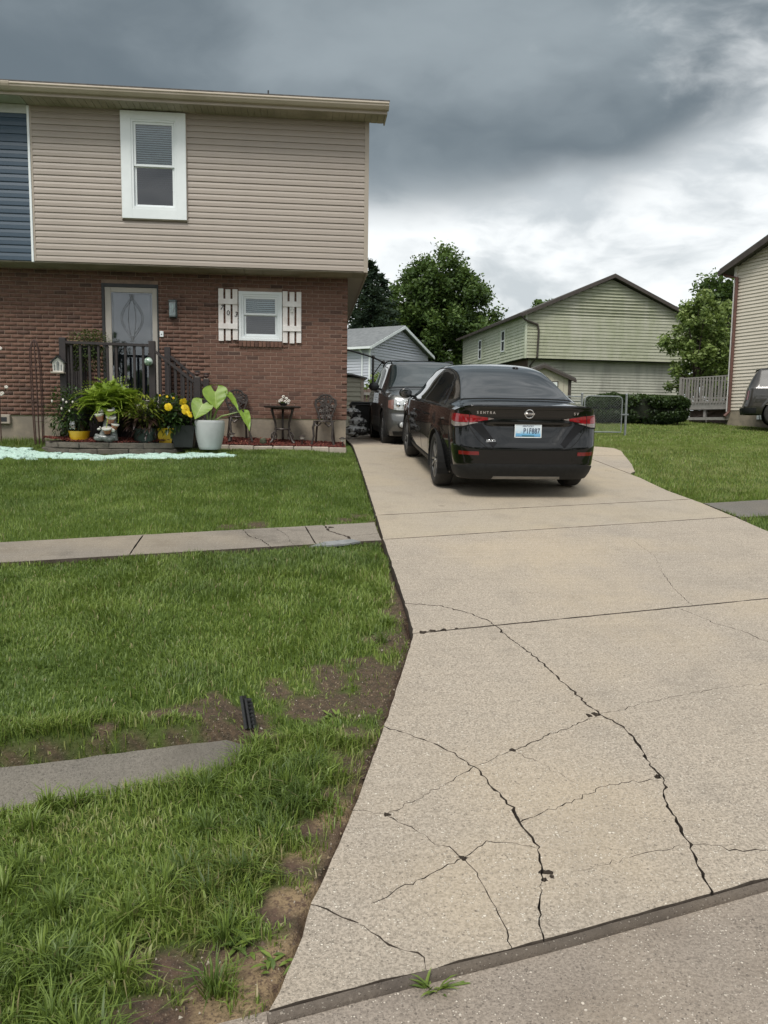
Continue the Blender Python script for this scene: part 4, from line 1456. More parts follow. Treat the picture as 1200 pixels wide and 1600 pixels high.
ZB = 1.05
Ltot = along(front, 0)[2]
rs = random.Random(5)
for row in range(2):
    q = 0.0 if row == 0 else -.14
    while q < Ltot - .05:
        L = rs.uniform(.36, .50)
        a, b = max(q, 0), min(q + L, Ltot)
        x0, y0, _ = along(front, a + .004); x1, y1, _ = along(front, b - .004)
        ang = math.atan2(y1 - y0, x1 - x0); ln = math.hypot(x1 - x0, y1 - y0)
        if ln > .06:
            vs, fs = chbox(-ln / 2, ln / 2, 0, .16, 0, .088 + rs.uniform(-.004, .006), .010)
            vs = [(x + rs.gauss(0, .003), y + rs.gauss(0, .005), z + rs.gauss(0, .002)) for x, y, z in vs]
            mb = MB(); mb.add(vs, fs)
            o = mb.build('stone', M['stone_a'], bed, False, ((x0 + x1) / 2 + .0, (y0 + y1) / 2 + .02 * row + rs.gauss(0, .004), ZB - .04 + row * .092), rz=ang)
        q += L
bp = [(x, y + .08) for x, y in front] + [(-1.95, 12.78), (-4.05, 12.95)]
zbed = lambda x, y, k=1: ZB + .135 + .055 * (1 - k)**.8
mound('bed_soil', bp, lambda x, y, k: zbed(x, y, k), M['soil'], bed)


def bed_pt():
    while True:
        x, y = random.uniform(-4.1, -1.95), random.uniform(11.9, 12.8)
        if in_poly(np.array([x]), np.array([y]), bp)[0]:
            return x, y, ZB + .140 + .055 * sstep(11.95, 12.3, y) + random.uniform(0, .018)


mulch_chips('mulch', 7000, bed_pt, bed)

# --- mulch strip under the bistro set, with its pale edging
strip_bed = thing('mulch_strip', 'flat bed of red mulch with pale stone edging along the brick wall', 'garden bed', (0, 0, 0))
ex = -1.62
while ex < .62:
    L = rs.uniform(.28, .40); L = min(L, .66 - ex)
    mb = MB(); vs, fs = chbox(ex + .004, ex + L - .004, 13.02, 13.14, 1.00, 1.150 - .030 * (ex + 1.6) / 2.2 + rs.uniform(-.006, .006), .012)
    vs = [(x, y + rs.gauss(0, .004), z + rs.gauss(0, .003)) for x, y, z in vs]
    mb.add(vs, fs); mb.build('edging_stone', M['edge_stone'], strip_bed)
    ex += L
mb = MB()
zmu = lambda x, y: 1.150 - .035 * (x + 1.6) / 2.2 + (.125 - .055 * (x + 1.6) / 2.2) * float(np.clip((y - 13.1) / .8, 0, 1))
P = [(-1.66 + 2.30 * i / 20, 13.12 + .78 * j / 6) for j in range(7) for i in range(21)]
mb.add([(x, y, zmu(x, y)) for x, y in P], [(j * 21 + i, j * 21 + i + 1, (j + 1) * 21 + i + 1, (j + 1) * 21 + i) for j in range(6) for i in range(20)])
mb.build('bed_soil', M['soil'], strip_bed, True)


def strip_pt():
    x, y = random.uniform(-1.66, .64), random.uniform(13.12, 13.88)
    return x, y, zmu(x, y) + random.uniform(0, .016)


mulch_chips('mulch', 8500, strip_pt, strip_bed)

# --- pale green hydroseed spread over the lawn edge
HS = [(-9, 11.55), (-5.2, 11.28), (-4.3, 11.22), (-3.4, 11.3), (-2.6, 11.36), (-1.9, 11.52), (-1.25, 11.70), (-.94, 11.95), (-1.15, 12.14), (-1.75, 12.05), (-2.1, 12.0), (-2.4, 11.86), (-2.9, 11.82), (-3.5, 11.87), (-3.9, 12.05), (-4.25, 12.40), (-4.6, 12.60), (-5.3, 12.75), (-9, 12.9)]
m_, t = material('hydroseed_pulp')
v = t.tc.outputs['Object']
n1, n2 = t.noise(v, 9, 5, .65), t.noise(v, 55, 4, .7)
c = t.mix(t.rng(n1, .3, .7), (.50, .72, .62), (.62, .80, .72))
c = t.mix(t.rng(n2, .54, .68, 0, .75), c, (.14, .27, .17))
t.put(t.b.inputs['Base Color'], c); t.b.inputs['Roughness'].default_value = .95
bump(t, t.math('ADD', n1, n2), .02)
xs = np.arange(-9, -1.0, .03); ys = np.arange(11.15, 13.0, .03)
X, Y = np.meshgrid(xs, ys)
ins = in_poly(X + (fnoise(X, Y, 5, 1) - .5) * .16, Y + (fnoise(X, Y, 7, 2) - .5) * .20, HS)
ins &= (fnoise(X, Y, 14, 12) + .35 * fnoise(X, Y, 30, 13)) > (.33 + .4 * sstep(11.55, 11.25, Y + .1 * fnoise(X, Y, 3, 4)) * 0 + .35 * (Y < 11.42))
Z = terrain(X, Y) + .010 + .014 * fnoise(X, Y, 18, 5) + .016 * fnoise(X, Y, 33, 6)
idx = np.arange(X.size).reshape(X.shape)
q = np.stack([idx[:-1, :-1], idx[:-1, 1:], idx[1:, 1:], idx[1:, :-1]], -1)
k = ins[:-1, :-1] & ins[:-1, 1:] & ins[1:, 1:] & ins[1:, :-1]
me = mesh_np('hydroseed', np.stack([X.ravel(), Y.ravel(), Z.ravel()], 1), q[k], m_, True)
bm = bmesh.new(); bm.from_mesh(me)
bmesh.ops.delete(bm, geom=[v for v in bm.verts if not v.link_faces], context='VERTS')
bd = [e for e in bm.edges if e.is_boundary]
r_ = bmesh.ops.extrude_edge_only(bm, edges=bd)
for v in r_['geom']:
    if isinstance(v, bmesh.types.BMVert): v.co.z -= .03
bm.to_mesh(me); bm.free(); smooth_mesh(me)
o = link('hydroseed', me); tag(o, 'pale mint green hydroseed pulp spread on the lawn edge below the bed', 'hydroseed', None, 'stuff')


# ================================================================== plants
def leaf_geo(V, F, H, base, d, L, wd, hue, up=Vector((0, 0, 1)), droop=.25, fold=.2):
    """one pointed leaf of 6 faces, folded along the midrib"""
    d = d.normalized(); s = d.cross(up)
    if s.length < 1e-3: s = Vector((1, 0, 0))
    s.normalize(); n = s.cross(d)
    b = len(V)
    for k, wk in ((0, .12), (.35, 1.0), (.7, .75), (1.0, 0.0)):
        c = base + d * (L * k) - Vector((0, 0, 1)) * (droop * L * k * k)
        if wk == 0: V.append(c); H.append(hue)
        else:
            for sg in (-1, 0, 1): V.append(c + s * (wd * wk * sg * .5) + n * (abs(sg) * fold * wd * wk * .5)); H.append(hue)
    for i in range(2):
        for j in range(2): F.append((b + i * 3 + j, b + i * 3 + j + 1, b + i * 3 + 4 + j, b + i * 3 + 3 + j))
    F.append((b + 6, b + 7, b + 9)); F.append((b + 7, b + 8, b + 9))


def leaf_obj(name, V, F, H, mat, parent, smooth=False):
    me = bpy.data.meshes.new(name)
    me.from_pydata([tuple(v) for v in V], [], F)
    a = me.attributes.new('hue', 'FLOAT', 'POINT'); a.data.foreach_set('value', H)
    me.materials.append(mat)
    if smooth: smooth_mesh(me)
    return link(name, me, None, parent)


def bush(parent, c, r, n, L, wd, mat, name='foliage', stems=14, hue=lambda h, k: random.random(), droop=.3, shell=.45, stemmat=None):
    """leaves on radiating twigs filling an ellipsoid"""
    V, F, H = [], [], []
    mb = MB()
    for i in range(stems):
        a = 2 * math.pi * i / stems + random.uniform(-.3, .3); e = random.uniform(.15, 1.2)
        p = Vector((c[0] + r[0] * .8 * math.cos(a) * math.cos(e), c[1] + r[1] * .8 * math.sin(a) * math.cos(e), c[2] + r[2] * .8 * math.sin(e)))
        b0 = Vector((c[0], c[1], c[2] - r[2] * .9))
        mb.tube([b0, b0.lerp(p, .5) + Vector((0, 0, .03)), p], [.006, .005, .003], 5)
    mb.build('stems', stemmat or M['stem_brown'], parent)
    for i in range(n):
        u = Vector((random.gauss(0, 1), random.gauss(0, 1), random.gauss(0, 1))).normalized()
        k = random.random()**shell
        k *= .75 + .5 * (mnoise.noise(u * 2.3 + Vector(c)) * .5 + .5)
        p = Vector((c[0] + u.x * r[0] * k, c[1] + u.y * r[1] * k, c[2] + u.z * r[2] * k))
        d = (u + Vector((random.gauss(0, .6), random.gauss(0, .6), random.gauss(.15, .5))))
        leaf_geo(V, F, H, p, d, L * random.uniform(.6, 1.25), wd * random.uniform(.7, 1.2), hue(p, k), droop=droop)
    return leaf_obj(name, V, F, H, mat, parent)


def pot(parent, prof, mat, name='pot', n=28, loc=(0, 0, 0)):
    o = MB().lathe(prof, n, loc).build(name, mat, parent, True, angle=50)
    return o


def sq_pot(parent, w0, w1, h, mat, name='pot'):
    mb = MB()
    t0 = .012
    vs = []
    for w, z in ((w0, 0), (w1, h), (w1 - t0, h), (w1 - t0 - .01, h - .04)):
        vs += [(-w, -w, z), (w, -w, z), (w, w, z), (-w, w, z)]
    fs = [(3, 2, 1, 0), (12, 13, 14, 15)]
    for i in range(3):
        for j in range(4): fs.append((i * 4 + j, i * 4 + (j + 1) % 4, (i + 1) * 4 + (j + 1) % 4, (i + 1) * 4 + j))
    mb.add(vs, fs)
    return mb.build(name, mat, parent)


ZBED = ZB + .165
# Boston fern
fp = at(174, 628, 12.42)
fern = thing('boston_fern', 'large lime green fern with arching fronds in front of the porch railing', 'fern', (fp.x, fp.y, ZBED))
pot(fern, [(.12, 0), (.17, .26), (.18, .28), (.165, .28), (.15, .22)], M['black_plastic'])


def frond_mesh(L, seed):
    r = random.Random(seed)
    V, F, H = [], [], []
    n = 20
    prev = rv = None
    for i in range(n + 1):
        u = i / n
        c = Vector((L * u * .80, 0, L * (.62 * math.sin(u * 1.75) * .9 - .40 * u**2.2)))
        if prev is not None:
            tdir = (c - prev).normalized()
            h = r.uniform(.1, .9) * .6 + .35 * u
            k = len(V); V += [c + Vector((0, .003, 0)), c - Vector((0, .003, 0))]; H += [h, h]       # midrib
            if rv is not None: F.append((rv, rv + 1, k + 1, k))
            rv = k
            for sg in (-1, 1):
                w = L * .16 * math.sin(min(1, u * 1.15 + .12) * math.pi)**.7 + .008
                d = Vector((.45 * tdir.x, sg * 1.0, .45 * tdir.z + .12 + r.gauss(0, .08)))
                b0 = len(V)
                leaf_geo(V, F, H, c, d, w * r.uniform(.85, 1.1), L * .052, h, droop=.25, fold=.1)
                F.append((b0, b0 + 1, k)); F.append((b0 + 1, b0 + 2, k))
        prev = c
    me = bpy.data.meshes.new('frond'); me.from_pydata([tuple(v) for v in V], [], F)
    a = me.attributes.new('hue', 'FLOAT', 'POINT'); a.data.foreach_set('value', H)
    me.materials.append(M['leaf_fern'])
    return me


fm = [frond_mesh(.76, i) for i in range(5)]
for i in range(150):
    o = link('frond', fm[i % 5], None, fern, (random.gauss(0, .05), random.gauss(0, .05), .30))
    k = i / 150
    o.rotation_euler = (random.gauss(0, .25), rad(-62 + 76 * k + random.uniform(-10, 10)), i * 2.39996 + random.uniform(-.2, .2))
    o.scale = (random.uniform(.85, 1.18),) * 3

# gardenia at the bed's left end
gp = at(108, 640, 12.35)
gard = thing('gardenia', 'dark green bushy shrub with small white buds at the left end of the bed', 'shrub', (gp.x, gp.y, ZBED))
pot(gard, [(.11, 0), (.155, .24), (.165, .26), (.15, .26), (.14, .2)], M['black_plastic'], loc=(.14, .05, .14))
pot(gard, [(.10, 0), (.12, .14), (.105, .14)], M['black_plastic'], 'pot_stand', loc=(.14, .05, 0))
bush(gard, (.02, 0, .42), (.37, .28, .38), 1100, .075, .032, M['leaf_mid'], hue=lambda p, k: min(1, random.random() * .6 + (.4 if random.random() < .08 else 0)))
for dx, dz, dy in ((-.17, .58, -.25), (.0, .60, -.28), (.045, .565, -.28), (.13, .57, -.26), (-.02, .47, -.3), (.09, .44, -.3)):
    mb = MB(); mb.blob((dx, dy, dz), (.014, .014, .020), 8, 6, .1); mb.build('bud', M['petal_white'], gard, True)
yp = at(124, 678, 12.22)
ypot = thing('yellow_pot', 'small yellow glazed pot standing empty under the white budded shrub', 'pot', (yp.x, yp.y, ZBED - .04))
pot(ypot, [(.12, 0), (.155, .17), (.16, .18), (.145, .18), (.135, .13)], M['yellow'])
jar = at(114, 663, 12.12)
jt = thing('glass_jar', 'small clear ribbed glass jar in the mulch by the yellow pot', 'jar', (jar.x, jar.y, jar.z - .07))
MB().lathe([(.05, 0), (.055, .02), (.05, .05), (.056, .08), (.045, .11), (.048, .12)], 20).build('jar_body', glassmat('jar_glass', (.7, .75, .72), .25, .05), jt, True)

# croton
cp = at(226, 652, 12.16)
cro = thing('croton', 'croton with yellow green top leaves and maroon lower leaves in a dark green tub', 'shrub', (cp.x, cp.y, ZBED - .02))
pot(cro, [(.15, 0), (.185, .20), (.195, .215), (.18, .215), (.17, .17)], M['dark_green_plastic'])
bush(cro, (0, 0, .38), (.31, .26, .30), 560, .13, .04, M['leaf_croton'], hue=lambda p, k: max(0, min(1, (p[2] - .24) / .34 * .9 + random.gauss(0, .18))), droop=.35)

# hibiscus in yellow pot
hpnt = at(258, 652, 12.28)
hib = thing('hibiscus', 'yellow flowering hibiscus in a tapered square yellow pot', 'shrub', (hpnt.x, hpnt.y, ZBED - .055))
o = sq_pot(hib, .085, .128, .255, M['yellow']); o.rotation_euler = (0, 0, rad(8))
bush(hib, (.07, 0, .46), (.40, .28, .28), 1150, .085, .05, M['leaf_mid'], hue=lambda p, k: random.random() * .75)


def flower(parent, c, r, tilt, ry):
    mb = MB()
    for k in range(5):
        a = 2 * math.pi * k / 5
        pts = []
        for u, w0 in ((0, .15), (.45, .42), (.8, .5), (1.0, .28)):
            for sg in (-1, 1):
                pts.append((r * u * math.cos(a) - sg * r * w0 * math.sin(a), -r * .25 * u * (2 - u) + .3 * r * u * u, r * u * math.sin(a) + sg * r * w0 * math.cos(a)))
        b = pts
        mb.add(b, [(0, 1, 3, 2), (2, 3, 5, 4), (4, 5, 7, 6)])
    o = mb.build('flower', M['petal_yellow'], parent, True, c)
    o.rotation_euler = (tilt, 0, ry)
    mb = MB(); mb.tube([(0, 0, 0), (0, -r * .8, .1 * r)], [.006, .004], 6); mb.build('stamen', M['yellow'], o)
    return o


for p, r, tl, ry in (((263, 636), .058, .1, .1), ((290, 640), .085, -.2, .9), ((286, 628), .060, .5, .6), ((296, 647), .06, -.5, 1.1), ((261, 620), .018, 0, 0), ((271, 622), .018, .2, 0), ((250, 618), .016, .2, 0)):
    w_ = at(p[0], p[1], 11.97)
    flower(hib, (w_.x - hib.location.x, w_.y - hib.location.y, w_.z - hib.location.z), r, tl, ry)

# dark planter box
bpnt = at(288, 690, 12.35)
box = thing('planter_box', 'tapered black square planter with trailing dark leaves beside the grey pot', 'planter', (bpnt.x, bpnt.y, ZBED - .09))
sq_pot(box, .14, .185, .34, M['black_plastic'])
bush(box, (0, 0, .37), (.2, .18, .10), 200, .06, .03, leafmat('purple_dark_leaves', [(0, (.012, .014, .018)), (1, (.03, .03, .045))], .1, .4), hue=lambda p, k: random.random(), stems=6)

# elephant ear in the big grey pot
ep = at(328, 702, 12.25)
eep = thing('elephant_ear', 'elephant ear plant with broad heart shaped leaves in a tall pale grey pot', 'plant', (ep.x, ep.y, ep.z))
prof = [(.155, 0), (.165, .02)]
for k in range(1, 23):
    u = k / 23
    prof.append((.165 + .062 * math.sin(u * 1.75) + (.0035 if k % 2 else 0), .02 + .42 * u))
prof += [(.222, .445), (.210, .445), (.20, .40)]
pot(eep, prof, M['grey_pot'], n=36)
MB().lathe([(.199, .395), (.0, .41)], 24, cap=False).build('soil', M['soil'], eep)
m_, t = material('elephant_ear_leaf')
uvy = t.node('ShaderNodeAttribute', attribute_name='vein').outputs['Fac']
n1 = t.noise(t.tc.outputs['Object'], 14, 4)
c = t.mix(t.rng(n1, .3, .7), (.20, .33, .032), (.27, .42, .05))
c = t.mix(t.rng(uvy, .55, 1.0), c, (.50, .60, .20))
t.put(t.b.inputs['Base Color'], c); t.b.inputs['Roughness'].default_value = .4
tr = t.node('ShaderNodeBsdfTranslucent'); t.put(tr.inputs[0], t.mix(.5, c, (.30, .40, .02)))
mx = t.node('ShaderNodeMixShader'); mx.inputs[0].default_value = .38
t.l.new(t.b.outputs[0], mx.inputs[1]); t.l.new(tr.outputs[0], mx.inputs[2]); t.l.new(mx.outputs[0], t.out.inputs[0])
M['eleaf'] = m_


def big_leaf(parent, root, attach, tip, width, nrm, lobe=.30, wave=.02):
    """heart-shaped blade from attach to tip, stalk from root"""
    A, T, N = Vector(attach), Vector(tip), Vector(nrm).normalized()
    d = (T - A); L = d.length; d.normalize(); s = d.cross(N).normalized(); N = s.cross(d)
    V, F, H = [], [], []
    nu, nv = 26, 15
    for i in range(nu + 1):
        u = i / nu
        yy = -lobe + (1 + lobe) * u
        for j in range(-nv, nv + 1):
            v = j / nv
            # half-width of a heart outline
            if yy >= 0: w = math.sin((1 - yy)**1.1 * math.pi * .5)**.9 * .5
            else: w = .5 * math.sqrt(max(0, 1 - (yy / lobe)**2 * .98))
            inner = max(0, -yy) / lobe * .16        # notch between the lobes
            x = math.copysign(inner + (w - inner) * abs(v), v) if j else 0
            if w < inner: x = 0
            y2 = yy if (j or yy >= 0) else 0
            q = .10 * abs(x) - .35 * max(0, yy)**2 * .5 + wave * math.sin(yy * 16 + abs(v) * 3) * abs(v) + .05 * abs(v)**2
            V.append(A + d * (L * y2) + s * (width * x) + N * (L * q * .6))
            vein = max(math.exp(-(x / .018)**2), math.exp(-(((yy * 4.2 - abs(x) * 3.4) % 1.0 - .5) / .10)**2) * .75 * (abs(v) < .92))
            H.append(vein)
    m = 2 * nv + 1
    for i in range(nu):
        for j in range(m - 1):
            if -lobe + (1 + lobe) * (i + .5) / nu < -.03 and j in (nv - 1, nv): continue
            F.append((i * m + j, i * m + j + 1, (i + 1) * m + j + 1, (i + 1) * m + j))
    me = bpy.data.meshes.new('leaf'); me.from_pydata([tuple(v) for v in V], [], F)
    a = me.attributes.new('vein', 'FLOAT', 'POINT'); a.data.foreach_set('value', H)
    smooth_mesh(me); me.materials.append(M['eleaf'])
    o = link('leaf', me, None, parent)
    R0 = Vector(root)
    mid = R0.lerp(A, .5) + Vector((0, -.01, .05))
    mb = MB(); mb.tube([R0, R0.lerp(mid, .6) + Vector((0, 0, .03)), mid, mid.lerp(A, .6) + Vector((0, 0, .02)), A], [.016, .014, .012, .009, .006], 8); mb.build('leaf_stalk', M['stem_green'], o, True)
    return o


def el(px_, py_, Y=12.2):
    w_ = at(px_, py_, Y); return (w_.x - ep.x, w_.y - ep.y, w_.z - ep.z)


big_leaf(eep, (-.02, 0, .40), el(317, 631, 12.18), el(304, 654, 12.05), .34, (-.1, -1, .35))
big_leaf(eep, (0, 0, .40), el(336, 612, 12.25), el(338, 638, 12.12), .38, (.1, -1, .45), lobe=.42)
big_leaf(eep, (.03, 0, .40), el(357, 617, 12.25), el(375, 642, 12.1), .15, (.75, -.6, .4), lobe=.2)
big_leaf(eep, (.04, 0, .40), el(381, 645, 12.15), el(391, 672, 12.0), .17, (.55, -.9, .2), lobe=.2)

# basket on the porch
bk = at(138, 540, 13.2)
basket = thing('flower_basket', 'porch planter of small mixed green and pink leaves on a tall stand behind the railing', 'planter', (bk.x, bk.y, ZP))
pot(basket, [(.14, 0), (.20, .16), (.21, .18), (.195, .18), (.18, .13)], M['black_plastic'], loc=(0, 0, .82))
mb = MB()
for a in range(3): mb.tube([(.15 * math.cos(a * 2.09), .15 * math.sin(a * 2.09), 0), (.13 * math.cos(a * 2.09), .13 * math.sin(a * 2.09), .82)], .008, 6)
mb.build('stand', M['black'], basket)
bush(basket, (.03, 0, 1.08), (.37, .26, .20), 1300, .040, .024, M['leaf_basket'], hue=lambda p, k: random.random()**1.3, stems=18)
V, F, H = [], [], []
for i in range(500):
    a = random.uniform(0, 6.28); z = random.uniform(.62, .98)
    leaf_geo(V, F, H, Vector((.22 * math.cos(a) * random.uniform(.8, 1.3), .20 * math.sin(a), z)), Vector((math.cos(a), math.sin(a), -.6)), .04, .022, random.random() * .5)
leaf_obj('trailing_leaves', V, F, H, M['leaf_basket'], basket)

# tiered pottery ornament: grey log tower carrying terracotta pots, like a little fountain
sp_ = at(168, 690, 12.02)
orn = thing('garden_ornament', 'grey resin driftwood garden ornament with stacked terracotta pots and white rims', 'garden ornament', (sp_.x, sp_.y, sp_.z + .005))
mb = MB()
mb.tube([(-.10, 0, .02), (-.06, 0, .09), (-.015, 0, .20), (0, .01, .34), (-.005, .0, .42)], [.055, .06, .055, .035, .02], 10)
mb.tube([(.10, 0, .01), (.09, .01, .14), (.105, .01, .26), (.10, .02, .40), (.09, .02, .50)], [.06, .05, .036, .03, .022], 10)
mb.tube([(-.16, -.03, .09), (-.10, -.05, .06), (.0, -.06, .05), (.12, -.03, .055)], [.03, .04, .045, .04], 10)
mb.blob((-.11, -.02, .045), (.085, .075, .05), 14, 8, .06); mb.blob((.03, -.02, .03), (.10, .08, .05), 14, 8, .06)
mb.build('driftwood', M['resin_grey'], orn, True)


def opot(x, y, z, r, h, tilt=(0, 0)):
    o = MB().lathe([(r * .6, 0), (r * .95, h * .6), (r, h * .72), (r * .86, h * .74), (r * .8, h * .4)], 18).build('little_pot', M['terracotta'], orn, True, (x, y, z))
    o.rotation_euler = (tilt[0], tilt[1], 0)
    MB().lathe([(r * .98, h * .66), (r * 1.08, h * .72), (r * 1.08, h * .86), (r * .9, h * .88)], 18).build('pot_rim', M['glaze_white'], o, True)
    return o


opot(-.075, -.05, .30, .062, .13, (.25, -.15)); opot(.06, -.05, .27, .068, .12, (.3, .2)); opot(.02, -.07, .12, .07, .10, (.35, 0)); opot(.11, -.05, .18, .055, .10, (.2, .3)); opot(.06, -.06, .40, .045, .08, (.2, .1))
mb = MB(); mb.blob((-.07, -.04, .455), (.045, .035, .028), 14, 8, .05); mb.blob((-.105, -.05, .18), (.03, .02, .018), 12, 7); mb.blob((-.085, -.055, .205), (.014, .014, .014), 10, 6); mb.blob((.10, -.07, .17), (.035, .03, .035), 12, 8)
mb.build('white_cap', M['glaze_white'], orn, True)
mb = MB(); mb.blob((.085, -.075, .345), (.018, .012, .03), 10, 8); mb.build('amber_jewel', simple('amber_glass', (.75, .38, .05), (.6, .3, .04), 9, .15), orn, True)

# iron trellis by the wall
tp = at(62, 695, 13.25)
tre = thing('trellis', 'tall narrow rusty iron obelisk trellis against the brick wall', 'trellis', (tp.x, tp.y, zt(tp.x, 13.25) - .02))
for k in range(8):
    a = 2 * math.pi * k / 8 + .2
    r0, r1 = .070, .092
    c, s = math.cos(a), math.sin(a)
    pts = [(r0 * c, r0 * s * .7, 0), ((r0 + .015) * c - .01, (r0 + .015) * s * .7, .7), (r1 * .95 * c - .02, r1 * .95 * s * .7, 1.35), (r1 * .78 * c - .03, r1 * .78 * s * .7, 1.58), (r1 * .42 * c - .03, r1 * .42 * s * .7, 1.70), (-.03, 0, 1.735)]
    mb = MB(); mb.tube(pts, .0085, 6); mb.build('upright', M['rust'], tre, True)
for z, r in ((.42, .078), (1.30, .093)):
    mb = MB(); mb.tube([(r * math.cos(a) - .012 * z, r * .7 * math.sin(a), z) for a in np.linspace(0, 2 * math.pi, 21)], .005, 6); mb.build('hoop', M['rust'], tre, True)


# --- bistro set
def bistro_chair(loc, rz, label):
    t = thing('bistro_chair', label, 'chair', loc, rz, 'bistro chairs by the wall')
    sz = .40
    mb = MB()
    mb.lathe([(.185, sz), (.195, sz + .008), (.19, sz + .018), (.15, sz + .012)], 24, (0, 0, 0), False)
    for k in range(-4, 5):
        w = math.sqrt(max(0, .18**2 - (k * .038)**2)); mb.box(k * .038 - .006, k * .038 + .006, -w, w, sz + .004, sz + .014)
    for k in range(-3, 4):
        w = math.sqrt(max(0, .18**2 - (k * .05)**2)); mb.box(-w, w, k * .05 - .005, k * .05 + .005, sz + .002, sz + .012)
    mb.build('seat', M['bronze'], t)
    for sx in (-1, 1):
        mb = MB(); mb.tube([(sx * .145, -.12, sz), (sx * .17, -.15, sz - .10), (sx * .155, -.155, .15), (sx * .195, -.19, 0)], [.024, .022, .017, .022], 7); mb.tube([(sx * .15, -.12, sz - .02), (sx * .10, -.14, sz - .08), (sx * .03, -.15, sz - .02)], .016, 6); mb.build('leg', M['bronze'], t, True)
        mb = MB(); mb.tube([(sx * .13, .12, sz), (sx * .15, .15, .2), (sx * .165, .20, 0)], [.022, .018, .020], 7); mb.build('leg', M['bronze'], t, True)
    y0 = .15
    bk = lambda x, z: (x, y0 + .10 * (z - sz) + .05, z)
    mb = MB()
    outl = [(-.10, sz + .02), (-.115, sz + .12), (-.15, sz + .20), (-.185, sz + .30), (-.175, sz + .38), (-.115, sz + .41), (-.085, sz + .455), (0, sz + .475), (.085, sz + .455), (.115, sz + .41), (.175, sz + .38), (.185, sz + .30), (.15, sz + .20), (.115, sz + .12), (.10, sz + .02)]
    mb.tube([bk(*p) for p in outl], .018, 7)
    mb.build('back_frame', M['bronze'], t, True)
    mb = MB()
    for sx in (-1, 1):
        for cx, cz, r in ((.055, .36, .05), (.115, .30, .055), (.05, .255, .045), (.04, .15, .035), (.07, .42, .028), (.135, .37, .022)):
            mb.tube([bk(sx * cx + r * math.cos(a), sz + cz + r * math.sin(a)) for a in np.linspace(0, 2 * math.pi, 13)], .0125, 5)
        mb.tube([bk(sx * .03, sz + .02), bk(sx * .045, sz + .12), bk(sx * .03, sz + .22), bk(sx * .06, sz + .31)], .013, 5)
    mb.tube([bk(0, sz + .0), bk(0, sz + .46)], .016, 6)
    mb.tube([bk(-.115, sz + .10), bk(.115, sz + .10)], .008, 6)
    for k in range(26):
        a = random.uniform(0, 6.28); cx, cz = random.uniform(-.13, .13), random.uniform(.06, .40)
        q = bk(cx, sz + cz); mb.blob(q, (.034, .008, .024), 7, 5)
    mb.build('back_scrollwork', M['bronze'], t, True)
    return t


bistro_chair((-1.16, 13.55, zmu(-1.2, 13.5)), rad(14), 'dark cast metal scroll-back chair half hidden behind the elephant ear leaves')
bistro_chair((.29, 13.55, zmu(.3, 13.5) - .01), rad(-8), 'dark cast metal scroll-back chair at the brick wall corner nearest the driveway')
bt = thing('bistro_table', 'round dark cast metal bistro table between two matching chairs', 'table', (-.42, 13.52, zmu(-.42, 13.5)))
ht = .625
mb = MB(); mb.lathe([(.29, ht - .03), (.315, ht - .024), (.32, ht - .006), (.305, ht), (.0, ht)], 32); mb.build('tabletop', M['bronze'], bt, True)
mb = MB()
for k in range(10):
    a = 2 * math.pi * k / 10
    mb.tube([(.06 * math.cos(a), .06 * math.sin(a), ht + .001), (.27 * math.cos(a), .27 * math.sin(a), ht + .001)], .006, 5)
mb.build('top_tracery', M['bronze'], bt)
for k in range(3):
    a = 2 * math.pi * k / 3 + rad(90)
    c, s = math.cos(a), math.sin(a)
    pr = [(.17, ht - .02), (.20, ht - .07), (.175, ht - .16), (.135, ht - .28), (.125, .22), (.17, .10), (.20, .03), (.24, 0)]
    mb = MB(); mb.tube([(r * c, r * s, z) for r, z in pr], [.024, .024, .021, .020, .020, .021, .021, .026], 7)
    mb.tube([((.16 + .05 * math.cos(q)) * c, (.16 + .05 * math.cos(q)) * s, .12 + .06 * math.sin(q)) for q in np.linspace(0, 2 * math.pi, 12)], .014, 6)
    mb.build('leg', M['bronze'], bt, True)
mb = MB(); mb.tube([(.13 * math.cos(a), .13 * math.sin(a), .235 + .0 * a) for a in np.linspace(0, 2 * math.pi, 22)], .014, 6); mb.build('stretcher', M['bronze'], bt, True)
mb = MB(); mb.lathe([(.20, ht - .055), (.205, ht - .03)], 28, cap=False); mb.build('apron', M['bronze'], bt, True)
fa = thing('flower_arrangement', 'small bunch of cream and pink blooms in a dish on the metal table', 'flowers', (-.40, 13.46, zmu(-.42, 13.5) + ht + .002))
MB().lathe([(.04, 0), (.07, .035), (.075, .045), (.06, .04)], 16).build('dish', M['black'], fa, True)
V, F, H = [], [], []
for i in range(90):
    a = random.uniform(0, 6.28); leaf_geo(V, F, H, Vector((random.gauss(0, .04), random.gauss(0, .03), .04)), Vector((math.cos(a), math.sin(a), random.uniform(.2, 1.5))), .06, .016, random.random())
leaf_obj('foliage', V, F, H, M['leaf_mid'], fa)
for i, (x, z) in enumerate(((0, .155), (.05, .125), (-.06, .08), (.09, .085), (-.03, .10), (.03, .07), (.075, .05))):
    mb = MB()
    for k in range(6): mb.blob((x + .016 * math.cos(k), -.03 + random.gauss(0, .006), z + .016 * math.sin(k)), .013, 6, 5)
    mb.build('bloom', M['petal_white'], fa, True)


def path_light(px_, py_, Y, label):
    w_ = at(px_, py_, Y)
    t = thing('path_light', label, 'solar light', (w_.x, w_.y, zmu(w_.x, Y)), 0, 'solar path lights in the mulch')
    MB().tube([(0, 0, -.02), (0, 0, .10)], .010, 8).build('stake', M['black'], t)
    MB().lathe([(.022, .09), (.036, .10), (.040, .14), (.034, .142)], 12).build('lamp_lens', M['glaze_white'], t, True)
    MB().lathe([(.060, .138), (.056, .152), (.02, .17)], 14).build('lamp_shade', M['bronze'], t, True)


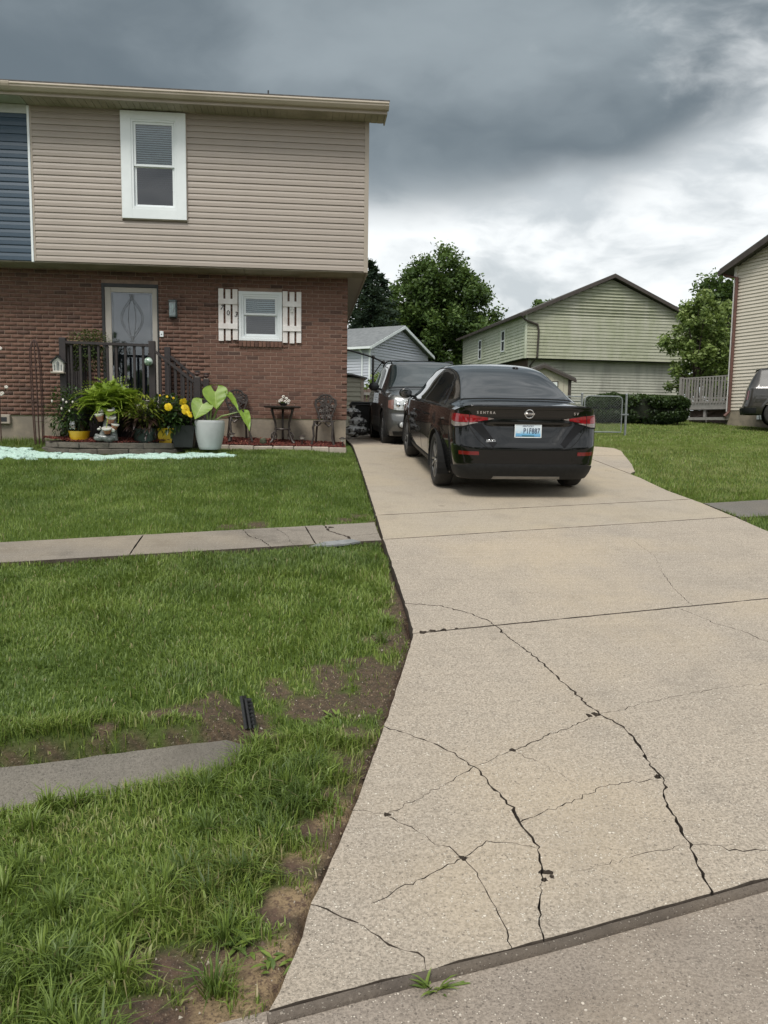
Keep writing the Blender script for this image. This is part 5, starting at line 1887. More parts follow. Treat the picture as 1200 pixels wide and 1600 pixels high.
path_light(362, 687, 13.35, 'small dark solar path light beside the big grey pot')
path_light(472, 687, 13.35, 'small dark solar path light between the table and the corner chair')
path_light(535, 693, 13.2, 'small dark solar path light at the wall corner by the driveway')
tq = at(389, 690, 13.1)
stk = thing('plant_stake', 'thin metal stake under the hanging elephant ear leaf', 'stake', (tq.x, tq.y, zmu(tq.x, 13.15)))
MB().tube([(0, 0, -.02), (.005, 0, .20)], .006, 6).build('rod', M['rust'], stk)
cq = at(411, 682, 13.3)
pebbles = thing('garden_turtle', 'little mossy green lantern under the chair by the elephant ear', 'ornament', (cq.x, cq.y, zmu(cq.x, 13.3)))
mb = MB(); mb.lathe([(.05, 0), (.062, .03), (.055, .08), (.03, .10)], 10); mb.build('lantern_body', simple('mossy_resin', (.05, .06, .035), (.09, .10, .06), 20, .7, .005, 30), pebbles, True)
# shepherd's hook with blooms at the far left
hq = at(3, 640, 13.4)
hk = thing('shepherd_hook', 'dark iron plant hook with a few pale blooms against the brick wall', 'plant hook', (hq.x - .03, 13.4, 1.08))
mb = MB(); mb.tube([(0, 0, 0), (0, 0, 1.55), (.0, 0, 1.62), (-.04, 0, 1.68), (-.09, 0, 1.64)], .010, 7); mb.build('pole', M['rust'], hk, True)
for x, z in ((.05, 1.58), (.02, 1.60), (.12, .96), (.055, .86), (.035, .84)):
    mb = MB()
    for k in range(5): mb.blob((x + .018 * math.cos(k * 1.3), -.02, z + .014 * math.sin(k * 1.3)), .016, 6, 5)
    mb.build('bloom', M['petal_white'], hk, True)
mb = MB(); mb.blob((.0, -.01, 1.60), (.05, .04, .06), 10, 7, .15); mb.build('red_feeder', M['red_paint'], hk, True)
mb = MB(); mb.tube([(0, 0, .82), (.06, -.01, .84), (.12, -.02, .95)], .006, 6); mb.build('twig', M['rust'], hk, True)

# black ribbed drain channel end standing out of the soil
dq = at(387, 1128, 3.40)
dc = thing('drain_channel', 'short black ribbed plastic channel sticking up at the end of the concrete strip', 'channel', (dq.x, dq.y, dq.z - .03))
tp_ = at(378, 1078, 3.46)
ax = Vector((tp_.x - dq.x, .06, tp_.z - dq.z + .03)); ax = ax.normalized() * .145
mb = MB(); s_ = Vector((1, .15, 0)); 
mb.bar((0, 0, 0), ax, .012, .055, (.2, 1, 0)); mb.bar((.018, .0, 0), ax + Vector((.018, 0, -.012)), .010, .040, (.2, 1, 0)); mb.bar((.034, .004, 0), ax + Vector((.034, .004, -.03)), .008, .030, (.2, 1, 0))
mb.build('channel_wall', M['black_plastic'], dc)
mb = MB()
for k in range(7):
    u = .15 + .12 * k
    p = ax * u; mb.box(p.x + .006, p.x + .036, p.y - .012, p.y + .012, p.z - .003, p.z + .003)
mb.build('channel_ribs', M['black_plastic'], dc)


# ================================================================== vehicles
M['paint_black'] = simple('black_car_paint', (0.0015, 0.0016, 0.0018), (0.002, 0.002, 0.0022), 2, 0.25, coat=1.0, spec=0.15)
M['paint_grey'] = simple('charcoal_car_paint', (0.105, 0.107, 0.105), (0.095, 0.097, 0.095), 2, 0.32, coat=0.8, metal=0.35)
M['paint_brown'] = simple('bronze_grey_car_paint', (0.050, 0.045, 0.040), (0.043, 0.039, 0.035), 2, 0.32, coat=0.8, metal=0.35)
M['car_glass'] = simple('tinted_car_glass', (0.012, 0.014, 0.016), (0.010, 0.012, 0.013), 2, 0.02, spec=0.8)
M['windscreen'] = simple('windscreen_glass', (0.055, 0.072, 0.076), (0.035, 0.048, 0.05), 1.2, 0.02, spec=0.9)
for k_ in ('car_glass', 'windscreen'): M[k_].node_tree.nodes['Principled BSDF'].inputs['IOR'].default_value = 1.75
M['paint_black'].node_tree.nodes['Principled BSDF'].inputs['Coat IOR'].default_value = 1.5
for k_ in ('paint_grey', 'paint_brown'): M[k_].node_tree.nodes['Principled BSDF'].inputs['Coat IOR'].default_value = 1.6
M['rubber'] = simple('tyre_rubber', (0.022, 0.021, 0.020), (0.034, 0.032, 0.030), 15, 0.85, 0.002, 50)
M['alloy'] = simple('alloy_wheel', (0.32, 0.32, 0.32), (0.26, 0.26, 0.26), 10, 0.3, metal=0.8)
M['trim_black'] = simple('satin_black_trim', (0.008, 0.008, 0.009), (0.011, 0.011, 0.012), 8, 0.42, spec=0.2)
M['bumper_black'] = simple('grained_black_bumper', (0.014, 0.015, 0.016), (0.019, 0.020, 0.021), 20, 0.55, 0.0006, 300, spec=0.25)
M['seam'] = simple('panel_gap', (0.002, 0.002, 0.002), (0.003, 0.003, 0.003), 5, 0.9)
M['lens_red'] = simple('red_tail_lens', (0.28, 0.008, 0.012), (0.17, 0.005, 0.008), 26, 0.08, coat=1.0)
M['lens_dark_red'] = simple('dark_red_lens', (0.16, 0.006, 0.008), (0.10, 0.004, 0.006), 26, 0.1, coat=1.0)
M['lens_clear'] = simple('smoky_clear_lens', (0.26, 0.22, 0.20), (0.16, 0.13, 0.12), 30, 0.08, coat=1.0)
M['headlamp'] = simple('headlamp_lens', (0.62, 0.64, 0.64), (0.30, 0.32, 0.32), 16, 0.06, coat=1.0)
M['amber'] = simple('amber_lens', (0.26, 0.14, 0.115), (0.20, 0.11, 0.095), 16, 0.1, coat=1.0)
M['under'] = simple('underbody', (0.006, 0.006, 0.006), (0.009, 0.009, 0.009), 5, 0.9)


class Body:
    """car shell from cross-sections: side skins, rounded ends and the deck and cabin above the belt line.
    local frame: y forward from the rear bumper, x to the right, z up"""

    def __init__(self, st, zbot, bulge, rear, front, zc, wheels, R, nexp=4.5):
        self.ys = [s[0] for s in st]
        self.tab = np.array([[(0, s[1][0])] + list(s[1][1:]) for s in st], float)    # (n, 6, 2)
        self.zbot, self.bulge, self.rear, self.front, self.zc, self.wheels, self.R, self.n = zbot, bulge, rear, front, zc, wheels, R, nexp

    def top(self, y, v):
        """y, v flat arrays -> xyz on the upper surface (v 0 centre .. 5 belt)"""
        y = np.asarray(y, float); v = np.asarray(v, float)
        s = np.sign(v); v = np.abs(v)
        P = hermite(self.ys, self.tab, y)                    # (m, 6, 2)
        m = np.zeros_like(P)
        m[:, 1:-1] = (P[:, 2:] - P[:, :-2]) / 2
        m[:, 0, 0] = P[:, 1, 0] - P[:, 0, 0]
        m[:, -1] = P[:, -1] - P[:, -2]
        i = np.clip(v.astype(int), 0, 4); t = (v - i)[:, None]
        k = np.arange(len(y))
        q = ((2 * t**3 - 3 * t**2 + 1) * P[k, i] + (t**3 - 2 * t**2 + t) * m[k, i] + (-2 * t**3 + 3 * t**2) * P[k, i + 1] + (t**3 - t**2) * m[k, i + 1])
        return np.stack([q[:, 0] * np.where(s < 0, -1, 1), y, q[:, 1]], 1)

    def belt(self, y):
        return hermite(self.ys, self.tab[:, 5], y)

    def side(self, y, r, sgn=1):
        y = np.asarray(y, float); r = np.asarray(r, float)
        b = self.belt(y)
        z = b[:, 1] + (self.zbot - b[:, 1]) * r
        x = b[:, 0] + hermite([p[0] for p in self.bulge], np.array([p[1] for p in self.bulge]), r)
        return np.stack([x * sgn, y, z], 1)

    def end(self, ph, r, which='rear'):
        """ph in [-pi/2, pi/2] across the end, r 0 top .. 1 bottom"""
        ph = np.asarray(ph, float); r = np.asarray(r, float)
        ye, prof = self.rear if which == 'rear' else self.front
        zc = self.zc[0] if which == 'rear' else self.zc[1]
        s, c = np.abs(np.sin(ph)), np.abs(np.cos(ph))
        e = 2.0 / self.n
        zb = float(self.belt(np.array([ye]))[0, 1])
        zt = zc + (zb - zc) * s**5
        z = zt + (self.zbot - zt) * r
        xs = self.side(np.full(len(ph), ye), r)[:, 0]
        x = xs * s**e * np.sign(ph)
        y0 = hermite([p[0] for p in prof], np.array([p[1] for p in prof]), z)
        y = y0 + (ye - y0) * (1 - c**e)
        if which == 'rear' and hasattr(self, 'recess'):
            y = y + self.recess(x, z)
        return np.stack([x, y, z], 1)

    def ph_of(self, x, z, which='rear'):
        ye = (self.rear if which == 'rear' else self.front)[0]
        w = float(self.belt(np.array([ye]))[0, 0]) + .012
        return np.sign(x) * np.arcsin(np.clip(np.abs(x) / w, 0, .9999)**(self.n / 2))

    def r_of(self, ph, z, which='rear'):
        ye = (self.rear if which == 'rear' else self.front)[0]
        zc = self.zc[0] if which == 'rear' else self.zc[1]
        zb = float(self.belt(np.array([ye]))[0, 1])
        zt = zc + (zb - zc) * np.abs(np.sin(ph))**5
        return (z - zt) / (self.zbot - zt)

    def endxz(self, x, z, which='rear'):
        x = np.asarray(x, float); z = np.asarray(z, float)
        ph = self.ph_of(x, z, which)
        return self.end(ph, self.r_of(ph, z, which), which)

    def shell(self):
        V, F = [], []

        def grid(P, n, m, flip=False, keep=None):
            b = sum(len(a) for a in V)
            V.append(P)
            idx = np.arange(n * m).reshape(n, m) + b
            q = np.stack([idx[:-1, :-1], idx[:-1, 1:], idx[1:, 1:], idx[1:, :-1]], -1).reshape(-1, 4)
            if keep is not None: q = q[keep]
            F.append(q[:, ::-1] if flip else q)
        yr, yf = self.rear[0], self.front[0]
        ny, nr = int((yf - yr) / .02), 40
        Y, Rr = np.meshgrid(np.linspace(yr, yf, ny), np.linspace(0, 1, nr), indexing='ij')
        for sg in (1, -1):
            P = self.side(Y.ravel(), Rr.ravel(), sg)
            keepv = np.ones(len(P), bool)
            for wy, wz in self.wheels:
                d = np.hypot(P[:, 1] - wy, P[:, 2] - wz)
                near = np.abs(d - self.R) < .014
                P[near, 1] = wy + (P[near, 1] - wy) / d[near] * self.R
                P[near, 2] = wz + (P[near, 2] - wz) / d[near] * self.R
                # flared lip
                fl = np.exp(-((d - self.R - .02) / .03)**2) * .012
                P[:, 0] += sg * fl
                keepv &= d > self.R - .014
            k = keepv.reshape(ny, nr)
            kf = (k[:-1, :-1] & k[:-1, 1:] & k[1:, 1:] & k[1:, :-1]).ravel()
            grid(P, ny, nr, sg > 0, kf)
        for which in ('rear', 'front'):
            nph, nr2 = 97, 60
            a = np.linspace(-1, 1, nph); a = np.sign(a) * np.abs(a)**1.0 * math.pi / 2
            Ph, R2 = np.meshgrid(a, np.linspace(0, 1, nr2), indexing='ij')
            grid(self.end(Ph.ravel(), R2.ravel(), which), nph, nr2, which == 'rear')
        yq = np.linspace(yr, yf, 120)
        v = np.linspace(-5, 5, 81)
        Yq, Vq = np.meshgrid(yq, v, indexing='ij')
        grid(self.top(Yq.ravel(), Vq.ravel()), 120, 81)
        for which in ('rear', 'front'):
            ye = yr if which == 'rear' else yf
            base = self.top(np.full(81, ye), v)
            w = float(self.belt(np.array([ye]))[0, 0])
            ratio = np.clip(np.abs(base[:, 0]) / w, 0, 1)
            ph = np.sign(base[:, 0]) * np.arcsin(ratio**(self.n / 2))
            out = self.end(ph, np.zeros(81), which)
            T = np.linspace(0, 1, 14)[:, None, None]
            ez = T**1.6
            P = base[None] * (1 - T) + out[None] * T
            P[:, :, 2] = base[None, :, 2] * (1 - ez[:, :, 0]) + out[None, :, 2] * ez[:, :, 0]
            grid(P.reshape(-1, 3), 14, 81, which == 'rear')
        # closed floor
        V = np.concatenate(V); F = np.concatenate(F)
        return V, F

    def patch(self, name, fn, corners, mat, parent, off=.004, nu=24, nv=10, thick=None):
        """panel laid on the skin: corners (a, b) of a quad (or two edge polylines) in the skin's own coordinates"""
        if len(corners) == 4 and not isinstance(corners[0][0], (tuple, list)):
            lo = [corners[0], corners[1]]; hi = [corners[3], corners[2]]
        else:
            lo, hi = corners

        def along(L, u):
            L = np.array(L, float)
            d = np.concatenate([[0], np.cumsum(np.hypot(*np.diff(L, axis=0).T))]); d /= d[-1]
            return np.stack([np.interp(u, d, L[:, 0]), np.interp(u, d, L[:, 1])], 1)
        u = np.linspace(0, 1, nu)
        A, B = along(lo, u), along(hi, u)
        t = np.linspace(0, 1, nv)[None, :, None]
        AB = A[:, None] * (1 - t) + B[:, None] * t
        ab = AB.reshape(-1, 2)
        P = fn(ab[:, 0], ab[:, 1])
        e = 1e-3
        da = fn(ab[:, 0] + e, ab[:, 1]) - fn(ab[:, 0] - e, ab[:, 1]); db = fn(ab[:, 0], ab[:, 1] + e) - fn(ab[:, 0], ab[:, 1] - e)
        N = np.cross(da, db); N /= np.linalg.norm(N, axis=1)[:, None] + 1e-12
        cen = np.array([0, float(np.mean(self.ys)), .6])
        out = np.sign(np.sum(N * (P - cen), axis=1)); out[out == 0] = 1
        N *= out[:, None]
        Q = P + N * off
        idx = np.arange(nu * nv).reshape(nu, nv)
        F = [tuple(x) for x in np.stack([idx[:-1, :-1], idx[:-1, 1:], idx[1:, 1:], idx[1:, :-1]], -1).reshape(-1, 4)]
        loop = list(idx[0, :]) + list(idx[1:, -1]) + list(idx[-1, :-1][::-1]) + list(idx[1:-1, 0][::-1])
        V = [tuple(p) for p in Q]
        b = len(V)
        V += [tuple(p) for p in (P - N * .006)[loop]]
        n = len(loop)
        for i in range(n):
            j = (i + 1) % n
            F.append((loop[i], loop[j], b + j, b + i))
        me = bpy.data.meshes.new(name); me.from_pydata(V, [], F)
        bm = bmesh.new(); bm.from_mesh(me); bmesh.ops.recalc_face_normals(bm, faces=bm.faces)
        # outward facing, judged from the big faces
        s = sum(f.normal.dot(f.calc_center_median() - Vector(cen)) * f.calc_area() for f in bm.faces)
        if s < 0: bmesh.ops.reverse_faces(bm, faces=bm.faces)
        bm.to_mesh(me); bm.free()
        smooth_mesh(me, 40)
        return link(name, me, mat, parent)


def finish_shell(b, name, mat, parent):
    V, F = b.shell()
    me = mesh_np(name, V, F)
    bm = bmesh.new(); bm.from_mesh(me)
    bmesh.ops.remove_doubles(bm, verts=bm.verts, dist=.0012)
    bmesh.ops.dissolve_degenerate(bm, edges=bm.edges, dist=.0005)
    bmesh.ops.recalc_face_normals(bm, faces=bm.faces)
    s = sum(f.normal.z * f.calc_area() for f in bm.faces if f.calc_center_median().z > 1.0)
    if s < 0: bmesh.ops.reverse_faces(bm, faces=bm.faces)
    bm.to_mesh(me); bm.free()
    smooth_mesh(me, 38)
    return link(name, me, mat, parent)


def wheel_parts(parent, x, y, z, R, wd, side, spokes=10, rimr=.235):
    wh = empty_part('wheel', parent); wh.location = (x, y, z)
    mb = MB()
    h = wd / 2
    prof = [(rimr - .005, -h + .01), (rimr + .02, -h), (R - .05, -h - .004), (R - .018, -h + .008), (R - .004, -h + .03), (R, -h * .3), (R, h * .3), (R - .004, h - .03), (R - .018, h - .008), (R - .05, h + .004), (rimr + .02, h), (rimr - .005, h - .01)]
    n = 48
    vs, fs = [], []
    for r, q in prof:
        for k in range(n):
            a = 2 * math.pi * k / n
            vs.append((q, r * math.cos(a), r * math.sin(a)))
    for i in range(len(prof) - 1):
        for k in range(n):
            fs.append((i * n + k, i * n + (k + 1) % n, (i + 1) * n + (k + 1) % n, (i + 1) * n + k))
    mb.add(vs, fs); mb.build('tyre', M['rubber'], wh, True)
    mb = MB()
    o = side * (h - .012)
    for r0, r1, q0, q1 in ((rimr - .022, rimr, o, o - side * .004), (rimr - .02, rimr - .02, o, -side * h * .8), (.0, .045, o - side * .012, o - side * .012)):
        vs, fs = [], []
        for r, q in ((r0, q0), (r1, q1)):
            for k in range(n):
                a = 2 * math.pi * k / n
                vs.append((q, r * math.cos(a), r * math.sin(a)))
        for k in range(n): fs.append((k, (k + 1) % n, n + (k + 1) % n, n + k))
        mb.add(vs, fs)
    for k in range(spokes):
        a = 2 * math.pi * k / spokes + (.10 if k % 2 else -.10)
        c, s = math.cos(a), math.sin(a)
        mb.bar((o - side * .014, .03 * c, .03 * s), (o - side * .008, (rimr - .012) * c, (rimr - .012) * s), .024, .016, (1, 0, 0))
    mb.build('rim', M['alloy'], wh, True, angle=30)
    mb = MB(); vs = []
    mb.tube([(-side * .02, 0, 0), (side * (h - .055), 0, 0)], rimr - .025, 32); mb.build('brake_hub', M['under'], wh)
    return wh


def car_common(b, car, paint, R, wd, xw, rimr, spokes=10):
    finish_shell(b, 'body', paint, car)
    # dark inner body: floor, wheel wells and cabin core
    yr, yf = b.rear[0], b.front[0]
    mb = MB()
    wl = sorted(b.wheels)
    z0, hz = b.zbot, .62
    mb.box(-.52, .52, yr - .2, yf + .2, z0 - .0, hz)
    mb.box(-.80, .80, wl[0][0] + b.R + .02, wl[1][0] - b.R - .02, z0 + .005, hz)
    mb.box(-.74, .74, yr - .22, wl[0][0] - b.R - .01, z0 + .01, hz); mb.box(-.70, .70, wl[1][0] + b.R + .01, yf + .15, z0 + .01, hz)
    for wy, wz in b.wheels:
        for s in (-1, 1):
            n = 20; vs, fs = [], []
            for k in range(n + 1):
                a = math.pi * (-.12 + 1.24 * k / n)
                for xx in (.50 * s, (xw + wd / 2 + .012) * s):
                    vs.append((xx, wy + (b.R + .006) * math.cos(a), wz + (b.R + .006) * math.sin(a)))
            for k in range(n): fs.append((2 * k, 2 * k + 1, 2 * k + 3, 2 * k + 2))
            mb.add(vs, fs)
    mb.build('underbody', M['under'], car)
    for wy, wz in b.wheels:
        for s in (-1, 1):
            wheel_parts(car, s * xw, wy, wz, R, wd, s, spokes, rimr)


def strip_on(b, name, fn, pts, mat, parent, w=.006, off=.0015):
    """thin line following the skin (panel gaps, mouldings)"""
    P = np.array(pts, float)
    d = np.concatenate([[0], np.cumsum(np.hypot(*np.diff(P, axis=0).T))])
    q = np.linspace(0, d[-1], max(12, int(d[-1] / .03)))
    A = np.stack([np.interp(q, d, P[:, 0]), np.interp(q, d, P[:, 1])], 1)
    X = fn(A[:, 0], A[:, 1])
    e = 1e-3
    da = fn(A[:, 0] + e, A[:, 1]) - fn(A[:, 0] - e, A[:, 1]); db = fn(A[:, 0], A[:, 1] + e) - fn(A[:, 0], A[:, 1] - e)
    N = np.cross(da, db); N /= np.linalg.norm(N, axis=1)[:, None] + 1e-12
    cen = np.array([0, float(np.mean(b.ys)), .6]); s = np.sign(np.sum(N * (X - cen), axis=1)); N *= s[:, None]
    T = np.gradient(X, axis=0); T /= np.linalg.norm(T, axis=1)[:, None] + 1e-12
    S = np.cross(N, T) * w / 2
    vs, fs = [], []
    for i in range(len(X)):
        for p in (X[i] - S[i] - N[i] * .004, X[i] - S[i] + N[i] * off, X[i] + S[i] + N[i] * off, X[i] + S[i] - N[i] * .004): vs.append(tuple(p))
    for i in range(len(X) - 1):
        for k in range(3): fs.append((4 * i + k, 4 * i + k + 1, 4 * i + 4 + k + 1, 4 * i + 4 + k))
    mb = MB(); mb.add(vs, fs)
    return mb.build(name, mat, parent)


# ------------------------------------------------------------------ the black sedan
SED = [
    (.30, [1.050, (.35, 1.048), (.58, 1.038), (.665, 1.020), (.735, .992), (.780, .955)]),
    (.45, [1.057, (.35, 1.055), (.58, 1.046), (.67, 1.028), (.75, .998), (.802, .960)]),
    (.64, [1.075, (.35, 1.073), (.60, 1.063), (.68, 1.045), (.77, 1.005), (.832, .962)]),
    (.95, [1.215, (.33, 1.210), (.56, 1.190), (.64, 1.158), (.755, 1.045), (.870, .960)]),
    (1.30, [1.345, (.32, 1.338), (.52, 1.315), (.605, 1.268), (.745, 1.11), (.890, .955)]),
    (1.60, [1.412, (.32, 1.405), (.51, 1.382), (.592, 1.332), (.738, 1.135), (.897, .948)]),
    (2.10, [1.447, (.32, 1.440), (.52, 1.416), (.602, 1.362), (.742, 1.145), (.898, .935)]),
    (2.60, [1.425, (.32, 1.418), (.52, 1.392), (.606, 1.336), (.746, 1.125), (.896, .918)]),
    (2.88, [1.375, (.32, 1.368), (.53, 1.340), (.622, 1.282), (.752, 1.09), (.892, .906)]),
    (3.20, [1.215, (.35, 1.206), (.60, 1.168), (.705, 1.108), (.79, 1.0), (.887, .895)]),
    (3.55, [1.035, (.36, 1.030), (.64, 1.008), (.745, .982), (.82, .94), (.878, .882)]),
    (3.95, [.972, (.36, .967), (.62, .950), (.72, .930), (.80, .89), (.862, .845)]),
    (4.25, [.895, (.35, .890), (.58, .875), (.68, .855), (.76, .825), (.825, .79)]),
]
body = Body(SED, .215, [(0, 0), (.07, .008), (.20, .020), (.45, .022), (.70, .006), (.88, -.018), (1, -.055)],
            (.45, [(.20, .11), (.27, .045), (.33, .010), (.385, -.006), (.42, -.004), (.50, .002), (.585, .010), (.62, .022), (.70, .050), (.80, .070), (.90, .082), (.97, .075), (1.02, .060), (1.06, .075)]),
            (4.10, [(.20, 4.50), (.30, 4.58), (.5, 4.63), (.65, 4.62), (.75, 4.57), (.85, 4.45), (.9, 4.40)]), (1.040, .800), [(.97, .325), (3.68, .325)], .362, 4.6)


def sed_recess(x, z):
    """number-plate bay pressed into the boot lid"""
    zt, zb_ = .835, .600
    wt, wb_ = .50, .335
    k = np.clip((z - zb_) / (zt - zb_), 0, 1)
    half = wb_ + (wt - wb_) * k
    inx = sstep(-.004, .11, half - np.abs(x)); inz = sstep(-.004, .03, zt - z) * sstep(-.004, .022, z - zb_)
    return .040 * inx * inz * (0.55 + .45 * sstep(zb_, zt, z))


body.recess = sed_recess
SX, SY = 2.515, 9.72
SCL = 1.035
slope = math.atan((1.14 - .04) / 11.8)
sedan = thing('sedan', 'glossy black four-door sedan parked nose-in on the driveway', 'car', (SX, SY - .97 * SCL * math.cos(slope), float(gz(SY)) - .97 * SCL * math.sin(slope) + .004), 0, None, slope, SCL)
car_common(body, sedan, M['paint_black'], .325, .205, .795, .232)
sideL = lambda y, r: body.side(y, r, -1)
sideR = lambda y, r: body.side(y, r, 1)
top = body.top
rear = body.end
rxz = body.endxz
P_ = lambda *a, **k: body.patch(*a, **k)
# glass
P_('rear_window', top, [[(.665, -2.62), (.655, -1.3), (.65, 0), (.655, 1.3), (.665, 2.62)], [(1.47, -2.15), (1.50, -1.1), (1.51, 0), (1.50, 1.1), (1.47, 2.15)]], M['car_glass'], sedan, .004, 40, 20)
strip_on(body, 'window_seal', top, [(.64, -2.72), (.632, -1.3), (.63, 0), (.632, 1.3), (.64, 2.72)], M['seam'], sedan, .018, .003)
P_('windscreen', top, [[(2.92, -2.5), (2.94, 0), (2.92, 2.5)], [(3.50, -2.75), (3.54, 0), (3.50, 2.75)]], M['windscreen'], sedan, .004, 40, 16)
for s in (-1, 1):
    w_ = P_('side_window', top, [[(1.05, s * 4.72), (1.5, s * 4.80), (1.98, s * 4.82)], [(1.34, s * 3.05), (1.6, s * 2.98), (2.01, s * 2.98)]], M['car_glass'], sedan, .0035, 20, 14)
    P_('side_window', top, [[(2.04, s * 4.85), (2.7, s * 4.85), (3.36, s * 4.80)], [(2.06, s * 2.98), (2.5, s * 3.0), (2.96, s * 3.15)]], M['car_glass'], sedan, .0035, 20, 14)
    P_('quarter_window', top, [[(.86, s * 4.50), (.99, s * 4.66)], [(1.20, s * 3.40), (1.31, s * 3.22)]], M['car_glass'], sedan, .0035, 10, 12)
    strip_on(body, 'beltline_trim', top, [(.88, s * 4.88), (2.0, s * 4.93), (3.28, s * 4.90)], M['trim_black'], sedan, .016, .004)
    strip_on(body, 'window_seal', top, [(.80, s * 4.55), (1.16, s * 3.30), (1.34, s * 2.86), (2.0, s * 2.82), (2.6, s * 2.84), (3.06, s * 3.0), (3.42, s * 4.78)], M['trim_black'], sedan, .014, .004)
    sd_ = sideL if s < 0 else sideR
    for yy, nm in ((1.32, 'door_gap'), (2.05, 'door_gap'), (3.10, 'door_gap')):
        if yy == 1.32: pts = [(1.22, .02), (1.27, .2), (1.34, .40), (1.42, .60), (1.48, .86)]
        elif yy == 2.05: pts = [(2.06, .02), (2.05, .4), (2.05, .88)]
        else: pts = [(3.24, .03), (3.18, .4), (3.14, .88)]
        strip_on(body, nm, sd_, pts, M['seam'], sedan, .006, .0012)
    strip_on(body, 'sill_gap', sd_, [(1.46, .885), (3.16, .885)], M['seam'], sedan, .006, .0012)
    P_('sill_moulding', sd_, [(1.36, .90), (3.30, .90), (3.30, .99), (1.36, .99)], M['bumper_black'], sedan, .012, 20, 4)
    for yy in (1.50, 2.36):
        A = sd_(np.array([yy, yy + .18]), np.array([.17, .165]))
        mb = MB(); mb.bar(A[0] + np.array([s * .028, 0, 0]), A[1] + np.array([s * .028, 0, 0]), .018, .026, (1, 0, 0))
        for p in A: mb.bar(p - np.array([s * .005, 0, 0]), p + np.array([s * .028, 0, 0]), .022, .02)
        mb.build('door_handle', M['paint_black'], sedan, True)
    # mirrors
    c = Vector((s * 1.005, 3.03, 1.00))
    mb = MB(); mb.blob((c.x, c.y, c.z), (.095, .075, .075), 18, 12)
    mb.v = [(x, max(y, c.y - .035), z) for x, y, z in mb.v]
    mi = mb.build('mirror', M['paint_black'], sedan, True)
    MB().blob((c.x, c.y - .036, c.z), (.082, .004, .062), 18, 8).build('mirror_glass', M['car_glass'], mi, True)
    mb = MB(); mb.bar((s * .865, 3.06, .945), (s * .96, 3.04, .965), .05, .03); mb.build('mirror_arm', M['trim_black'], mi)
    # tail lamp: red band wrapping the corner, pale wedge below
    ph = lambda x: float(body.ph_of(np.array([abs(x)]), np.array([.9]))[0])
    fn = lambda a, z, s=s: body.end(s * a, body.r_of(a, z))
    P_('tail_light', fn, [[(ph(.455), .872), (ph(.62), .842), (ph(.79), .842), (1.44, .862)], [(ph(.455), .898), (ph(.62), .924), (ph(.79), .934), (1.44, .925)]], M['lens_red'], sedan, .012, 40, 8)
    P_('lamp_clear_band', fn, [[(ph(.56), .840), (ph(.70), .803), (ph(.79), .792), (1.40, .812)], [(ph(.56), .846), (ph(.70), .839), (ph(.79), .839), (1.42, .858)]], M['lens_clear'], sedan, .011, 36, 5)
    P_('lamp_inner_band', fn, [[(ph(.39), .884), (ph(.45), .871)], [(ph(.39), .890), (ph(.45), .899)]], M['lens_clear'], sedan, .010, 8, 4)
    strip_on(body, 'lamp_rim', fn, [(ph(.37), .893), (ph(.60), .832), (ph(.70), .794), (ph(.79), .783), (1.46, .802)], M['seam'], sedan, .014, .007)
    strip_on(body, 'lamp_split', fn, [(ph(.655), .80), (ph(.655), .93)], M['seam'], sedan, .007, .0135)
    P_('reflector', rxz, [(s * .555, .492), (s * .76, .492), (s * .76, .532), (s * .555, .532)], M['lens_dark_red'], sedan, .006, 20, 5)
    # dark facets either side of the number-plate bay
    P_('boot_facet', rxz, [[(s * .355, .622), (s * .40, .575)], [(s * .52, .835), (s * .64, .815)]], M['trim_black'], sedan, .002, 14, 20)
# boot lid
P_('boot_lip_band', rxz, [(-.60, .905), (.60, .905), (.56, .990), (-.56, .990)], M['paint_black'], sedan, .004, 30, 6)
strip_on(body, 'boot_gap', rxz, [(-.66, .95), (-.655, .80), (-.56, .66), (-.46, .572), (-.36, .560), (.36, .560), (.46, .572), (.56, .66), (.655, .80), (.66, .95)], M['seam'], sedan, .007, .0015)
strip_on(body, 'boot_gap', top, [(.44, -3.3), (.58, -3.05), (.622, -2.6), (.622, 2.6), (.58, 3.05), (.44, 3.3)], M['seam'], sedan, .006, .0012)
P_('lower_bumper', body.endxz, [[(-.76, .225), (0, .225), (.76, .225)], [(-.78, .365), (-.60, .400), (0, .400), (.60, .400), (.78, .365)]], M['bumper_black'], sedan, .008, 60, 10)
for s in (-1, 1):
    fn = lambda a, z, s=s: body.end(s * a, body.r_of(a, z))
    ph8 = float(body.ph_of(np.array([.76]), np.array([.3]))[0])
    P_('bumper_corner', fn, [[(ph8, .225), (1.35, .235), (1.55, .25)], [(ph8, .366), (1.35, .362), (1.55, .34)]], M['bumper_black'], sedan, .008, 20, 8)
P_('diffuser', rxz, [(-.42, .228), (.42, .228), (.40, .262), (-.40, .262)], M['alloy'], sedan, .012, 20, 3)
P_('tow_cover', rxz, [(.50, .43), (.56, .43), (.56, .47), (.50, .47)], M['paint_black'], sedan, .003, 6, 6)
# badges and plate
yb_ = float(rxz([0.], [.955])[0, 1])
em = MB()
n = 40
vs, fs = [], []
for i in range(n):
    a = 2 * math.pi * i / n
    for j in range(8):
        q = 2 * math.pi * j / 8
        r = .046 + .006 * math.cos(q)
        vs.append((r * math.cos(a), -.004 + .005 * math.sin(q), r * math.sin(a)))
for i in range(n):
    for j in range(8): fs.append((i * 8 + j, i * 8 + (j + 1) % 8, ((i + 1) % n) * 8 + (j + 1) % 8, ((i + 1) % n) * 8 + j))
em.add(vs, fs); em.box(-.060, .060, -.010, .002, -.012, .012, ch=.002)
emb = em.build('emblem', M['chrome'], sedan, True, (0, yb_ - .006, .945))


